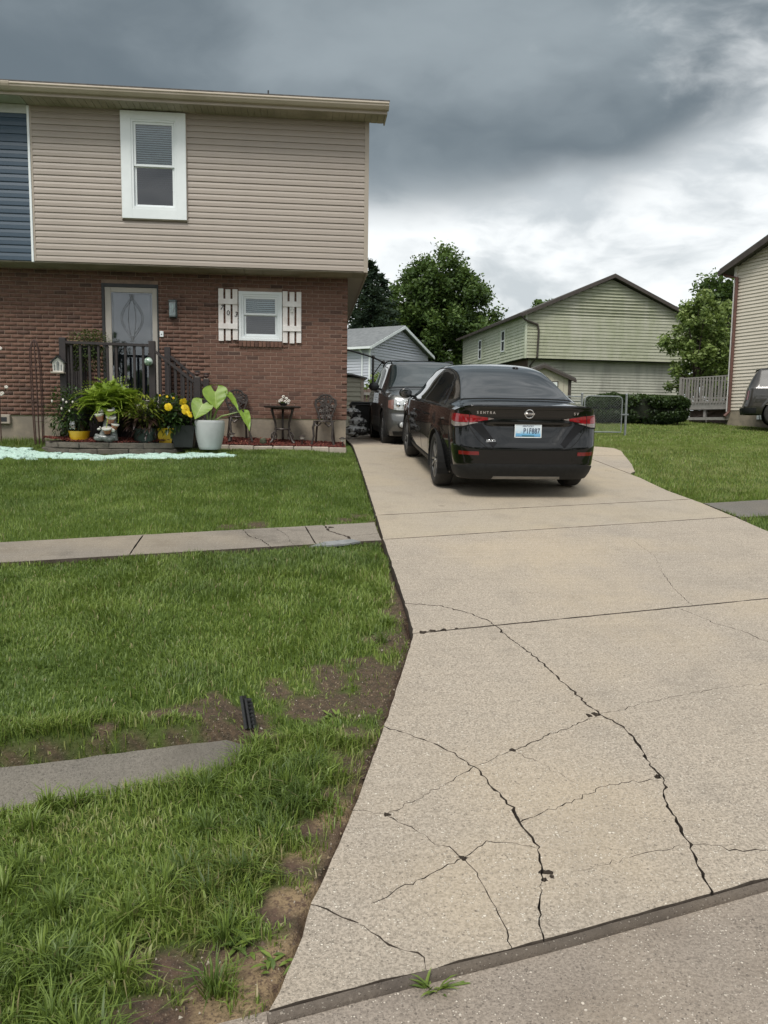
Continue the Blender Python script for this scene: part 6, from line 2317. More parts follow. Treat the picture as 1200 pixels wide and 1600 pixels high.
def put_text(body_txt, size, extr, mat, parent, x, z, name, tilt=90, bold=0.0, off=.008):
    y = float(rxz([x], [z])[0, 1])
    o = link(name, text_mesh(body_txt, size, extr, mat, name, 0.0, bold), None, parent, (x, y - off, z))
    o.rotation_euler = (rad(tilt), 0, 0)
    return o


el_ = put_text('NISSAN', .013, .001, M['seam'], emb, 0, .945, 'emblem_lettering', 90, 0, .012)
el_.location = (0, -.0125, 0)
for ch_, x in zip('SENTRA', np.linspace(-.575, -.395, 6)):
    put_text(ch_, .040, .003, M['chrome'], sedan, float(x), .952, 'badge_lettering', 90, .001)
for ch_, x in zip('SV', (.515, .55)):
    put_text(ch_, .040, .003, M['chrome'], sedan, x, .950, 'badge_lettering', 90, .001)
# dealer's script badge: a chrome flourish
yd = float(rxz([-.425], [.655])[0, 1]) - .006
mb = MB(); pts = [(-.475 + .1 * u, yd, .650 + .010 * math.sin(u * 25) * (1 - u * .5) + .010 * u) for u in np.linspace(0, 1, 26)]
mb.tube(pts, .0035, 6); mb.tube([(-.48, yd, .638), (-.37, yd, .644)], .003, 6); mb.build('dealer_badge', M['chrome'], sedan)
# number plate: white edge, printed sky-blue ground, raised dark characters
ypl = float(rxz([0.], [.76])[0, 1]) - .012
pl = empty_part('number_plate', sedan)
pl.location = (0, ypl, .757); pl.rotation_euler = (rad(-5), 0, 0)
m_, t = material('printed_plate')
z_ = t.sep(t.tc.outputs['Object'])[2]
x_ = t.sep(t.tc.outputs['Object'])[0]
hill = t.math('ADD', z_, t.math('MULTIPLY', t.noise(t.comb(x_, 0., 0.), 14, 2), .03))
c = t.ramp(t.rng(hill, -.055, .06, smooth=False), [(0, (.10, .28, .50)), (.3, (.16, .42, .66)), (.42, (.36, .58, .74)), (.7, (.58, .70, .78)), (1, (.66, .74, .80))])
t.put(t.b.inputs['Base Color'], c); t.b.inputs['Roughness'].default_value = .35
MB().box(-.145, .145, -.004, .0, -.069, .069).build('plate_face', m_, pl)
mb = MB()
for p in ((-.152, -.142, -.076, .076), (.142, .152, -.076, .076), (-.142, .142, .066, .076), (-.142, .142, -.076, -.066)): mb.box(p[0], p[1], -.008, .001, p[2], p[3], ch=.002)
mb.build('plate_rim', M['white'], pl)
ink = simple('plate_ink', (.02, .035, .09), (.015, .03, .08), 5, .4)
for ch_, x in zip('P1F887', np.linspace(-.040, .118, 6)):
    o = link('plate_character', text_mesh(ch_, .082, .0012, ink, 'plate_character', 0, .0008), None, pl, (float(x), -.0055, -.002)); o.rotation_euler = (rad(90), 0, 0); o.scale = (.72, 1, 1)
o = link('plate_title', text_mesh('KENTUCKY', .024, .0008, ink, 'plate_title'), None, pl, (0, -.0052, .052)); o.rotation_euler = (rad(90), 0, 0)
MB().box(-.07, .07, -.0052, -.0035, -.063, -.047).build('plate_sticker', simple('plate_green_strip', (.04, .17, .24), (.03, .14, .20), 8, .4), pl)
MB().box(-.132, -.085, -.0052, -.0035, -.025, .0).build('plate_sticker', simple('plate_pale_cloud', (.62, .70, .76), (.5, .6, .7), 30, .4), pl)
# roof aerial
q = top(np.array([1.50]), np.array([0.6]))[0]
mb = MB(); mb.blob((q[0] + .02, q[1] + .10, q[2] + .018), (.040, .06, .020), 14, 10); mb.build('roof_aerial', M['paint_black'], sedan, True)
MB().tube([(-.35, .55, .24), (-.35, .16, .235)], .028, 12).build('exhaust', M['steel'], sedan, True)

# ------------------------------------------------------------------ the grey SUV
SUVT = [
    (.30, [1.60, (.33, 1.595), (.54, 1.575), (.63, 1.52), (.765, 1.27), (.875, 1.055)]),
    (.45, [1.655, (.33, 1.65), (.55, 1.63), (.64, 1.575), (.775, 1.30), (.89, 1.06)]),
    (1.5, [1.70, (.34, 1.695), (.57, 1.672), (.665, 1.61), (.785, 1.31), (.90, 1.055)]),
    (2.4, [1.685, (.34, 1.68), (.57, 1.657), (.668, 1.595), (.788, 1.30), (.90, 1.045)]),
    (2.70, [1.645, (.34, 1.64), (.57, 1.615), (.675, 1.55), (.795, 1.27), (.90, 1.04)]),
    (3.02, [1.43, (.37, 1.42), (.63, 1.38), (.735, 1.31), (.825, 1.17), (.897, 1.03)]),
    (3.36, [1.155, (.38, 1.148), (.66, 1.13), (.765, 1.11), (.84, 1.07), (.893, 1.01)]),
    (3.85, [1.10, (.38, 1.096), (.64, 1.08), (.745, 1.06), (.82, 1.02), (.875, .965)]),
    (4.10, [1.055, (.38, 1.05), (.62, 1.035), (.72, 1.015), (.79, .98), (.845, .93)]),
]


def make_suv(name, label, paint, loc, rz, rx, scl, cat='car', detail=True, lift=.25, glass='car_glass'):
    sb = Body(SUVT, lift, [(0, 0), (.08, .006), (.3, .016), (.6, .012), (.85, -.004), (1, -.04)],
              (.45, [(.2, .10), (.35, .03), (.55, .0), (.65, .03), (.8, .06), (1.0, .09), (1.2, .12)]),
              (3.98, [(.22, 4.28), (.30, 4.36), (.42, 4.41), (.52, 4.415), (.60, 4.395), (.66, 4.37), (.72, 4.372), (.85, 4.36), (.93, 4.32), (1.0, 4.26)]), (1.06, .99), [(.92, .36), (3.52, .36)], .405, 4.8)
    car = thing(name, label, cat, loc, rz, None, rx, scl)
    car.rotation_mode = 'XYZ'
    car_common(sb, car, paint, .36, .225, .79, .24, 10)
    t_ = sb.top
    fx = lambda x, z: sb.endxz(x, z, 'front')
    sb.patch('windscreen', t_, [[(2.74, -2.62), (2.76, 0), (2.74, 2.62)], [(3.29, -2.95), (3.33, 0), (3.29, 2.95)]], M['windscreen'], car, .004, 40, 18)
    strip_on(sb, 'wiper_cowl', t_, [(3.335, -3.0), (3.37, 0), (3.335, 3.0)], M['trim_black'], car, .05, .004)
    sb.patch('rear_window', t_, [(.32, -2.3), (.32, 2.3), (.44, 2.3), (.44, -2.3)], M['car_glass'], car, .004, 20, 6)
    for s in (-1, 1):
        sb.patch('side_window', t_, [(.52, s * 4.62), (1.38, s * 4.70), (1.38, s * 3.30), (.66, s * 3.30)], M[glass], car, .003, 16, 10)
        sb.patch('side_window', t_, [(1.46, s * 4.70), (2.16, s * 4.70), (2.16, s * 3.28), (1.46, s * 3.28)], M[glass], car, .003, 16, 10)
        sb.patch('side_window', t_, [(2.24, s * 4.70), (3.12, s * 4.66), (2.72, s * 3.30), (2.24, s * 3.28)], M[glass], car, .003, 16, 10)
        sd_ = (lambda y, r: sb.side(y, r, -1)) if s < 0 else (lambda y, r: sb.side(y, r, 1))
        sb.patch('lower_cladding', sd_, [(1.36, .84), (3.08, .84), (3.08, .99), (1.36, .99)], M['bumper_black'], car, .012, 16, 4)
        for yy in (1.40, 2.2, 3.12): strip_on(sb, 'door_gap', sd_, [(yy, .02), (yy, .84)], M['seam'], car, .007, .0012)
        strip_on(sb, 'side_moulding', sd_, [(1.3, .62), (3.1, .62)], M['trim_black'], car, .03, .008)
        # roof rails
        pts = [tuple(t_(np.array([yy]), np.array([s * 2.55]))[0] + np.array([0, 0, h])) for yy, h in ((.6, .01), (.75, .05), (1.6, .06), (2.35, .052), (2.55, .0))]
        MB().tube(pts, .016, 8).build('roof_rail', M['trim_black'], car, True)
        mb = MB(); c = Vector((s * 1.02, 2.98, 1.16)); mb.blob(c, (.105, .06, .085), 14, 10); mi = mb.build('mirror', M['black_plastic'], car, True)
        mb = MB(); mb.bar((s * .87, 2.97, 1.10), (s * .97, 2.98, 1.13), .06, .04); mb.build('mirror_arm', M['black_plastic'], mi)
        if detail:
            ph = lambda x: float(sb.ph_of(np.array([abs(x)]), np.array([.9]), 'front')[0])
            fn = lambda a, z, s=s: sb.end(s * a, sb.r_of(a, z, 'front'), 'front')
            sb.patch('headlight', fn, [[(ph(.47), .735), (ph(.62), .715), (ph(.76), .725)], [(ph(.47), .905), (ph(.62), .915), (ph(.76), .905)]], M['headlamp'], car, .012, 24, 8)
            sb.patch('side_marker', fn, [[(ph(.765), .728), (1.25, .765)], [(ph(.765), .904), (1.25, .89)]], M['amber'], car, .011, 14, 6)
            for xx in (.56, .68):
                p = fx([s * xx], [.81])[0]
                MB().blob((p[0], p[1] + .006, p[2]), (.045, .02, .045), 16, 8).build('lamp_reflector', M['chrome'], car, True)
            p = fx([s * .62], [.455])[0]
            mb = MB(); mb.blob((p[0], p[1] + .0, p[2]), (.085, .022, .072), 18, 8); mb.build('fog_surround', M['black_plastic'], car, True)
            mb = MB(); mb.blob((p[0], p[1] + .014, p[2]), (.052, .018, .050), 16, 8); mb.build('fog_light', M['headlamp'], car, True)
            strip_on(sb, 'bonnet_gap', t_, [(3.38, s * 3.05), (3.8, s * 3.02), (4.08, s * 2.8)], M['seam'], car, .008, .0012)
    if detail:
        sb.patch('grille', fx, [(-.42, .72), (.42, .72), (.42, .92), (-.42, .92)], M['black_plastic'], car, .004, 20, 8)
        for zz in (.755, .82, .885): strip_on(sb, 'grille_bar', fx, [(-.41, zz), (.41, zz)], M['chrome'], car, .022, .016)
        sb.patch('lower_grille', fx, [(-.45, .40), (.45, .40), (.42, .56), (-.42, .56)], M['bumper_black'], car, .004, 20, 6)
        sb.patch('front_skirt', fx, [[(-.80, .262), (0, .258), (.80, .262)], [(-.80, .335), (0, .345), (.80, .335)]], M['bumper_black'], car, .008, 30, 5)
        strip_on(sb, 'skirt_edge', fx, [(-.55, .262), (.55, .262)], M['alloy'], car, .02, .012)
        strip_on(sb, 'bumper_gap', fx, [(-.85, .665), (0, .665), (.85, .665)], M['seam'], car, .01, .0015)
        mb = MB(); mb.tube([(-.5, 1.0, 1.765), (.5, 1.0, 1.765)], .013, 8); mb.build('roof_crossbar', M['trim_black'], car)
    else:
        sb.patch('rear_bumper', sb.endxz, [(-.82, .36), (.82, .36), (.83, .52), (-.83, .52)], M['bumper_black'], car, .05, 30, 5)
        for s in (-1, 1):
            fn = lambda a, z, s=s: sb.end(s * a, sb.r_of(a, z))
            sb.patch('bumper_wrap', fn, [[(.75, .36), (1.55, .38)], [(.75, .52), (1.55, .52)]], M['bumper_black'], car, .045, 12, 5)
            sb.patch('tail_light', fn, [[(.72, .74), (1.0, .74)], [(.72, 1.0), (1.0, 1.0)]], M['lens_dark_red'], car, .008, 8, 8)
            sb.patch('rear_quarter_window', t_, [(.40, s * 4.80), (2.22, s * 4.80), (2.22, s * 2.75), (.46, s * 2.75)], M[glass], car, .008, 30, 14)
    return car


SUVY = 14.05
suv = make_suv('parked_suv', 'charcoal grey SUV with roof rails facing the street beside the house', M['paint_grey'],
               (2.33, SUVY + 4.41, 1.19), math.pi, -math.atan(.03), 1.0)


# ================================================================== neighbours and back yards
class Frame:
    """house-local frame: u along the facing wall, v to the rear, z up"""

    def __init__(self, o, ang):
        self.o = Vector(o); self.a = ang
        self.u = Vector((math.cos(ang), math.sin(ang), 0)); self.v = Vector((-math.sin(ang), math.cos(ang), 0))

    def p(self, u, v, z):
        return self.o + self.u * u + self.v * v + Vector((0, 0, z))


def boxf(mb, fr, u0, u1, v0, v1, z0, z1):
    vs = [fr.p(u, v, z) for u in (u0, u1) for v in (v0, v1) for z in (z0, z1)]
    return mb.add(vs, [(0, 1, 3, 2), (4, 6, 7, 5), (0, 4, 5, 1), (2, 3, 7, 6), (0, 2, 6, 4), (1, 5, 7, 3)])


def lap_wall(fr, side, a0, a1, z0, ztop, lap, mat, parent, name='siding_plank', hole=()):
    """lapped boards one by one on a wall; side 'u' faces -v at v=0, side 'v' faces -u at u=0. ztop: function along the wall"""
    z = z0
    while True:
        # board end points where the wall's top outline allows
        zt_ = z + lap
        A = [a for a in np.linspace(a0, a1, 81) if ztop(a) > z + lap * .25]
        if not A: break
        b0, b1 = A[0], A[-1]
        segs = [(b0, b1)]
        for h0, h1, k0, k1 in hole:
            if z + lap > k0 and z < k1:
                segs = [s for q in segs for s in (((q[0], h0), (h1, q[1])) if q[0] < h0 and q[1] > h1 else (q,))]
        for s0, s1 in segs:
            t0 = min(zt_, max(ztop(s0), z + .01)); t1 = min(zt_, max(ztop(s1), z + .01))
            prof0 = [(-.034, z), (-.004, t0), (.02, t0), (.02, z)]; prof1 = [(-.034, z), (-.004, t1), (.02, t1), (.02, z)]
            if side == 'u': vs = [fr.p(s0, d, zz) for d, zz in prof0] + [fr.p(s1, d, zz) for d, zz in prof1]
            else: vs = [fr.p(d, s0, zz) for d, zz in prof0] + [fr.p(d, s1, zz) for d, zz in prof1]
            mb = MB(); mb.add(vs, [(0, 1, 2, 3), (7, 6, 5, 4), (0, 4, 5, 1), (1, 5, 6, 2), (2, 6, 7, 3), (3, 7, 4, 0)])
            mb.build(name, mat, parent)
        z += lap
        if z > z0 + 12: break


# ------------------------------------------------------------------ green gabled house
c0 = at(820, 560, 41.0)
GF = Frame((c0.x, 41.0, 0), rad(4.3))
zg = at(930, 648, 41.0).z
zj = at(820, 559, 41.0).z           # bottom of the upper floor
ze = at(818, 490, 41.0).z           # eaves
zpk = at(959, 435, 41.36).z
WG = 9.55
LG = 12.3
gh = thing('gabled_house', 'two-storey gabled house with green stained siding beyond the lawn', 'house', (0, 0, 0))
gtop = lambda a: ze + (zpk - ze) * (1 - abs(a - WG / 2) / (WG / 2)) - .03
mb = MB()
boxf(mb, GF, .02, WG - .02,   .03, LG, zj + .05, ze)
mb.extrude([GF.p(.02, .03, ze), GF.p(WG - .02, .03, ze), GF.p(WG / 2, .03, zpk - .05)], GF.v * (LG - .1))
boxf(mb, GF, .35, WG - .3,   .5, LG - .2, zg - 1, zj + .06)
mb.build('wall', M['siding_green'], gh)
lap_wall(GF, 'u', 0, WG, zj, gtop, .168, M['siding_green'], gh)
lap_wall(GF, 'v', 0, LG - .1, zj, lambda a: ze, .168, M['siding_side'], gh)
LF = Frame(GF.p(.35, .45, 0), GF.a)
lap_wall(LF, 'u', 0, WG - .65, zg + .42, lambda a: zj, .15, M['siding_grimy'], gh)
mb = MB(); boxf(mb, LF, -.02, WG - .6, -.03, .3, zg - .8, zg + .42); mb.build('foundation', M['foundation'], gh)
mb = MB(); boxf(mb, LF, -.03, .02,   .02, LG - .7, zg - .8, zj); mb.build('brick_side', simple('dull_brown_brick', (.10, .065, .05), (.07, .048, .04), 6, .9), gh)
mb = MB(); boxf(mb, GF, -.04, .07, -.04, .07, zj - .02, ze); boxf(mb, GF, WG - .07, WG + .04, -.04, .05, zj - .02, ze); mb.build('corner_board', M['siding_side'], gh)
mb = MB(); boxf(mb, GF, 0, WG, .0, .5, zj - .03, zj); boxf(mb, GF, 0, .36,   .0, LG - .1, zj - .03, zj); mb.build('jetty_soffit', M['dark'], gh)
ov = .32
mb = MB()
for s in (0, 1):
    e = GF.p(-ov, -ov, ze - .13) if s == 0 else GF.p(WG + ov, -ov, ze - .13)
    r0 = GF.p(WG / 2, -ov, zpk + .06)
    mb.extrude([e, r0, r0 + Vector((0, 0, .14)), e + Vector((0, 0, .14))], GF.v * (LG + 2 * ov))
rf = mb.build('roof', M['shingle'], gh)
mb = MB()
for s in (0, 1):
    e = GF.p(-ov - .02, -ov - .03, ze - .20) if s == 0 else GF.p(WG + ov + .02, -ov - .03, ze - .20)
    r0 = GF.p(WG / 2, -ov - .03, zpk - .01)
    mb.extrude([e, r0, r0 + Vector((0, 0, .17)), e + Vector((0, 0, .17))], GF.v * .05)
mb.build('rake_board', simple('dark_brown_trim', (.045, .035, .03), (.06, .048, .04), 4, .6), gh)
trim_brown = bpy.data.materials['dark_brown_trim']
mb = MB(); boxf(mb, GF, -ov - .12, -ov, -ov, LG + .2, ze - .16, ze - .02); mb.build('gutter', trim_brown, gh)
mb = MB(); mb.tube([GF.p(-ov - .05, -.25, ze - .15), GF.p(-.05, -.12, ze - .35), GF.p(.62, -.08, ze - .55), GF.p(.70, -.07, ze - .85), GF.p(.66, -.07, zj + .05), GF.p(.45, .36, zj - .35), GF.p(.45, .38, zg + .2)], .055, 8); mb.build('downspout', trim_brown, gh, True)
for vc, zc in ((3.6, ze - 1.05), (8.1, ze - 1.12)):
    wn = empty_part('window', gh)
    mb = MB(); boxf(mb, GF, -.06, .0, vc - .5, vc - .31, zc - .68, zc + .62); boxf(mb, GF, -.06, .0, vc + .31, vc + .5, zc - .68, zc + .62); mb.build('shutter', M['siding_side'], wn)
    mb = MB()
    for p in ((vc - .31, vc - .25, zc - .62, zc + .58), (vc + .25, vc + .31, zc - .62, zc + .58), (vc - .25, vc + .25, zc + .52, zc + .58), (vc - .25, vc + .25, zc - .62, zc - .55), (vc - .25, vc + .25, zc - .04, zc + .03)): boxf(mb, GF, -.065, -.0, p[0], p[1], p[2], p[3])
    mb.build('window_frame', M['white'], wn)
    mb = MB(); boxf(mb, GF, -.035, -.028, vc - .25, vc + .25, zc - .55, zc + .52); mb.build('pane', M['dark'], wn)

# ------------------------------------------------------------------ lilac-grey gabled house on the far left
c1 = at(578, 545, 46.0)
az = rad(5.7) + math.atan2(c1.x, 46)
HF = Frame((c1.x, 46.0, 0), rad(52))
wg2, ln2 = 6.9, 10.0
ze2 = at(577, 541, 46).z
zp2 = ze2 + 1.40
h2 = thing('pale_house', 'lilac grey gabled house with white trim seen past the brick corner', 'house', (0, 0, 0))
gt2 = lambda a: ze2 + (zp2 - ze2) * (1 - abs(a - wg2 / 2) / (wg2 / 2)) - .03
mb = MB(); boxf(mb, HF, .03, wg2 - .03, .03, ln2, 1.2, ze2); mb.extrude([HF.p(.03, .03, ze2), HF.p(wg2 - .03, .03, ze2), HF.p(wg2 / 2, .03, zp2 - .05)], HF.v * (ln2 - .1))
mb.build('wall', M['siding_grey'], h2)
lap_wall(HF, 'u', 0, wg2, ze2 - 3.2, gt2, .17, M['siding_grey'], h2)
lap_wall(HF, 'v', 0, ln2, ze2 - 3.2, lambda a: ze2, .17, M['siding_grey'], h2)
mb = MB()
for s in (0, 1):
    e = HF.p(-.35, -.3, ze2 - .12) if s == 0 else HF.p(wg2 + .35, -.3, ze2 - .12)
    r0 = HF.p(wg2 / 2, -.3, zp2 + .05)
    mb.extrude([e, r0, r0 + Vector((0, 0, .12)), e + Vector((0, 0, .12))], HF.v * (ln2 + .6))
rf = mb.build('roof', M['shingle_grey'], h2)
mb = MB()
for s in (0, 1):
    e = HF.p(-.37, -.33, ze2 - .20) if s == 0 else HF.p(wg2 + .37, -.33, ze2 - .20)
    r0 = HF.p(wg2 / 2, -.33, zp2 - .03)
    mb.extrude([e, r0, r0 + Vector((0, 0, .17)), e + Vector((0, 0, .17))], HF.v * .05)
mb.build('rake_board', M['white'], h2)
mb = MB(); boxf(mb, HF, -.47, -.35, -.3, ln2 + .2, ze2 - .17, ze2 - .04); boxf(mb, HF, -.05, .04, -.04, .05, ze2 - 3.2, ze2 - .1); mb.build('gutter', M['white'], h2)
mb = MB(); mb.tube([HF.p(-.40, .5, ze2 - .15), HF.p(-.06, .5, ze2 - .4), HF.p(-.06, .5, ze2 - 3)], .045, 6); mb.build('downspout', M['white'], h2)
vp_ = HF.p(1.1, 3.8, ze2 + .42); mb = MB(); mb.tube([vp_, vp_ + Vector((0, 0, .45))], .05, 8); mb.build('vent_pipe', M['white'], rf)

# ------------------------------------------------------------------ beige shed behind the brick corner
s0 = at(567, 588, 23.0)
sx0 = at(530, 600, 23.0).x
shed = thing('beige_shed', 'low beige sided shed behind the house corner under the grey house', 'shed', (0, 0, 0))
SF = Frame((sx0, 23.0, 0), 0)
swd = s0.x - sx0
zs0, zs1 = float(gz(23)) - .1, at(560, 590, 23).z
mb = MB(); boxf(mb, SF, 0, swd, .03, 2.6, zs0, zs1); mb.build('wall', M['siding_shed'], shed)
lap_wall(SF, 'u', 0, swd, zs0 + .05, lambda a: zs1 - .02, .135, M['siding_shed'], shed)
mb = MB(); boxf(mb, SF, swd - .06, swd + .03, -.03, .05, zs0, zs1); mb.build('corner_board', M['trim_tan'], shed)
mb = MB(); mb.extrude([SF.p(-.2, -.14, zs1 + .10), SF.p(swd * .55, -.14, zs1 + .06), SF.p(swd + .12, -.14, zs1 - .04), SF.p(swd + .12, -.14, zs1 + .0), SF.p(swd * .55, -.14, zs1 + .10), SF.p(-.2, -.14, zs1 + .14)], (0, 2.9, 0)); mb.build('roof', M['shingle_grey'], shed)

# ------------------------------------------------------------------ small gabled shed before the green house
q0 = at(846, 570, 33.0)
GS = Frame((at(806, 590, 33.0).x, 33.0, 0), rad(-4.5))
wS = at(889, 600, 33).x - GS.o.x
zS0, zSe, zSp = 1.6, at(889, 592, 33).z, at(846, 573, 33).z
gs = thing('garden_shed', 'small cream garden shed with brown trimmed gable before the green house', 'shed', (0, 0, 0))
st_ = lambda a: zSe + (zSp - zSe) * (1 - abs(a - wS / 2) / (wS / 2))
mb = MB(); boxf(mb, GS, 0, wS, 0, 3, zS0, zSe); mb.extrude([GS.p(0, 0, zSe), GS.p(wS, 0, zSe), GS.p(wS / 2, 0, zSp)], GS.v * 3); mb.build('wall', simple('cream_panel', (.50, .47, .38), (.44, .41, .33), 3, .7), gs)
mb = MB()
for s in (0, 1):
    e = GS.p(-.2, -.18, zSe - .08) if s == 0 else GS.p(wS + .2, -.18, zSe - .08)
    r0 = GS.p(wS / 2, -.18, zSp + .04)
    mb.extrude([e, r0, r0 + Vector((0, 0, .10)), e + Vector((0, 0, .10))], GS.v * 3.4)
mb.build('roof', M['shingle'], gs)
mb = MB()
for s in (0, 1):
    e = GS.p(-.22, -.2, zSe - .18) if s == 0 else GS.p(wS + .22, -.2, zSe - .18)
    r0 = GS.p(wS / 2, -.2, zSp - .06)
    mb.extrude([e, r0, r0 + Vector((0, 0, .12)), e + Vector((0, 0, .12))], GS.v * .05)
boxf(mb, GS, wS - .09, wS + .04, -.03, .08, zS0, zSe - .05); boxf(mb, GS, -.04, .09, -.03, .08, zS0, zSe - .05)
mb.build('trim', trim_brown, gs)
mb = MB(); boxf(mb, GS, wS * .56, wS * .78, -.03, .0, zSe - .62, zSe - .12); w_ = mb.build('window', trim_brown, gs)
mb = MB(); boxf(mb, GS, wS * .58, wS * .76, -.035, -.02, zSe - .58, zSe - .16); mb.build('pane', M['blind'], w_)
for k in range(6):
    mb = MB(); boxf(mb, GS, .1 + k * wS / 6, .115 + k * wS / 6, -.012, 0, zS0, zSe + .02); mb.build('panel_batten', M['trim_tan'], gs)

# ------------------------------------------------------------------ cream house at the right edge
rc = at(1136, 652, 27.0)
zr0 = rc.z - .05
ang = math.atan2(-.946, .326)               # the wall runs toward the street
RFm = Frame((rc.x, 27.0, 0), ang)
rh = thing('cream_house', 'cream sided house with brown downspout at the right edge of the lawn', 'house', (0, 0, 0))
zre = at(1141, 416, 27.0).z
zfo = at(1132, 641, 27.0).z
LR = 9.4
rt = lambda a: zre + (4.0) * (1 - abs(a - LR / 2) / (LR / 2)) * .46 * 1.0
# siding on the face toward the camera: frame whose -v side looks left-forward
mb = MB(); boxf(mb, RFm, 0.02, LR, .03, 12, zfo, zre); mb.extrude([RFm.p(.02, .03, zre), RFm.p(LR, .03, zre), RFm.p(LR / 2, .03, rt(LR / 2))], RFm.v * 11.9)
mb.build('wall', M['siding_cream'], rh)
lap_wall(RFm, 'u', 0, LR, zfo, rt, .118, M['siding_cream'], rh)
mb = MB(); boxf(mb, RFm, .02, LR, -.015, .4, zr0 - 1, zfo); mb.build('foundation', M['foundation'], rh)
mb = MB(); boxf(mb, RFm, -.03, .06, -.045, .05, zfo - .05, zre); mb.build('corner_board', M['white_paint'], rh)
mb = MB()
for s in (0, 1):
    e = RFm.p(-.42, -.35, zre - .20) if s == 0 else RFm.p(LR + .42, -.35, zre - .2)
    r0 = RFm.p(LR / 2, -.35, rt(LR / 2) + .05)
    mb.extrude([e, r0, r0 + Vector((0, 0, .15)), e + Vector((0, 0, .15))], RFm.v * 12.6)
mb.build('roof', M['shingle'], rh)
mb = MB()
for s in (0, 1):
    e = RFm.p(-.44, -.38, zre - .30) if s == 0 else RFm.p(LR + .44, -.38, zre - .3)
    r0 = RFm.p(LR / 2, -.38, rt(LR / 2) - .05)
    mb.extrude([e, r0, r0 + Vector((0, 0, .19)), e + Vector((0, 0, .19))], RFm.v * .05)
boxf(mb, RFm, -.54, -.42, -.3, 12, zre - .24, zre - .10)
mb.build('rake_board', trim_brown, rh)
spout = simple('red_brown_downspout', (.15, .07, .055), (.11, .052, .042), 5, .6)
mb = MB(); mb.tube([RFm.p(-.48, -.1, zre - .18), RFm.p(-.30, -.12, zre - .30), RFm.p(.14, -.09, zre - .42), RFm.p(.14, -.09, zr0 + .25), RFm.p(.10, -.25, zr0 + .08)], .058, 8); mb.build('downspout', spout, rh)
mb = MB(); boxf(mb, RFm, 1.30, 2.1, -.05, .0, zr0 - .03, zfo - .05); w_ = mb.build('basement_window', M['white'], rh)
mb = MB(); boxf(mb, RFm, 1.52, 2.04, -.056, -.04, zr0 + .06, zfo - .12); mb.build('pane', M['blind'], w_)

# timber deck behind it
dk = thing('deck', 'raised weathered timber deck with baluster railing behind the cream house', 'deck', (0, 0, 0))
d0 = at(1131, 633, 27.2)
DF = Frame(RFm.p(-.02, .12, 0), RFm.a)     # u runs to the street, so the deck lies at negative u
DL = 2.35
zd = at(1098, 628, 28.2).z
for k in range(10):
    mb = MB(); boxf(mb, DF, -DL, -.05, .02 + k * .30, .29 + k * .30, zd - .04, zd + .02); mb.build('deck_board', M['grey_wood'], dk)
mb = MB(); boxf(mb, DF, -DL, -.05, -.03, .02, zd - .28, zd + .03); boxf(mb, DF, -DL - .04, -DL, -.03, 3.0, zd - .28, zd + .03); mb.build('rim_joist', M['grey_wood'], dk)
for u in (-DL + .06, -DL / 2, -.12):
    mb = MB(); boxf(mb, DF, u - .05, u + .05, 0.03, .13, zr0 - .5, zd - .05); mb.build('support_post', M['grey_wood'], dk)
mb = MB(); boxf(mb, DF, -DL, -.05, .5, .55, zr0 - .4, zd - .3); mb.build('back_skirt', M['old_stain_wood'], dk)
ztr = zd + .94
mb = MB(); boxf(mb, DF, -DL - .03, -.05, -.05, .05, ztr - .04, ztr); boxf(mb, DF, -DL - .05, -DL + .05, .05, 3, ztr - .04, ztr); mb.build('handrail', M['grey_wood'], dk)
mb = MB(); boxf(mb, DF, -DL - .03, -.05, -.03, .03, zd + .10, zd + .16); mb.build('bottom_rail', M['grey_wood'], dk)
mbl = MB(); boxf(mbl, Frame((0, 0, 0), DF.a), -.022, .022, -.022, .022, 0, ztr - zd + .04)
bme = mbl.mesh('baluster', M['grey_wood'])
for k in range(17):
    p = DF.p(-DL + .03 + k * (DL - .1) / 16, -.055, zd - .05); link('baluster', bme, None, dk, p)
for k in range(12):
    p = DF.p(-DL - .05, .12 + k * .25, zd - .05); link('baluster', bme, None, dk, p)
mb = MB(); boxf(mb, DF, -DL - .06, -DL + .05, -.06, .05, zr0 - .5, ztr + .03); mb.build('corner_post', M['grey_wood'], dk)
mb = MB(); mb.extrude([DF.p(-2.2, .3, zr0), DF.p(-1.0, .3, zd - .3), DF.p(-.75, .3, zd - .3), DF.p(-1.95, .3, zr0)], DF.v * .05); mb.build('stair_stringer', M['old_stain_wood'], dk)
pth = MB(); boxf(pth, DF, -DL - 2.0, .1, -.35, .0, zr0 - .05, zr0 + .05); pth.build('timber_edging', M['grey_wood'], dk)

# dark SUV by that house
tq = at(1190, 664, 24.2)
tz = float(terrain(np.array([tq.x]), np.array([24.2]))[0]) + .03
tz = min(tz, at(1197, 665, 24.2).z + .02)
M['privacy_glass'] = simple('privacy_glass', (.008, .009, .010), (.006, .007, .008), 3, .25, spec=.25)
suv2 = make_suv('bronze_suv', 'bronze grey SUV with dark windows parked before the cream house', M['paint_brown'], (0, 0, 0), 0, 0, 1.13, 'car', False, .34, 'privacy_glass')
dirv = Vector((math.cos(rad(-6)), math.sin(rad(-6)), 0))
suv2.rotation_euler = (0, 0, rad(-119))
rp = at(1156, 640, 24.6)
suv2.location = (rp.x + .05, 24.6, float(at(1213, 667, 24.0).z))


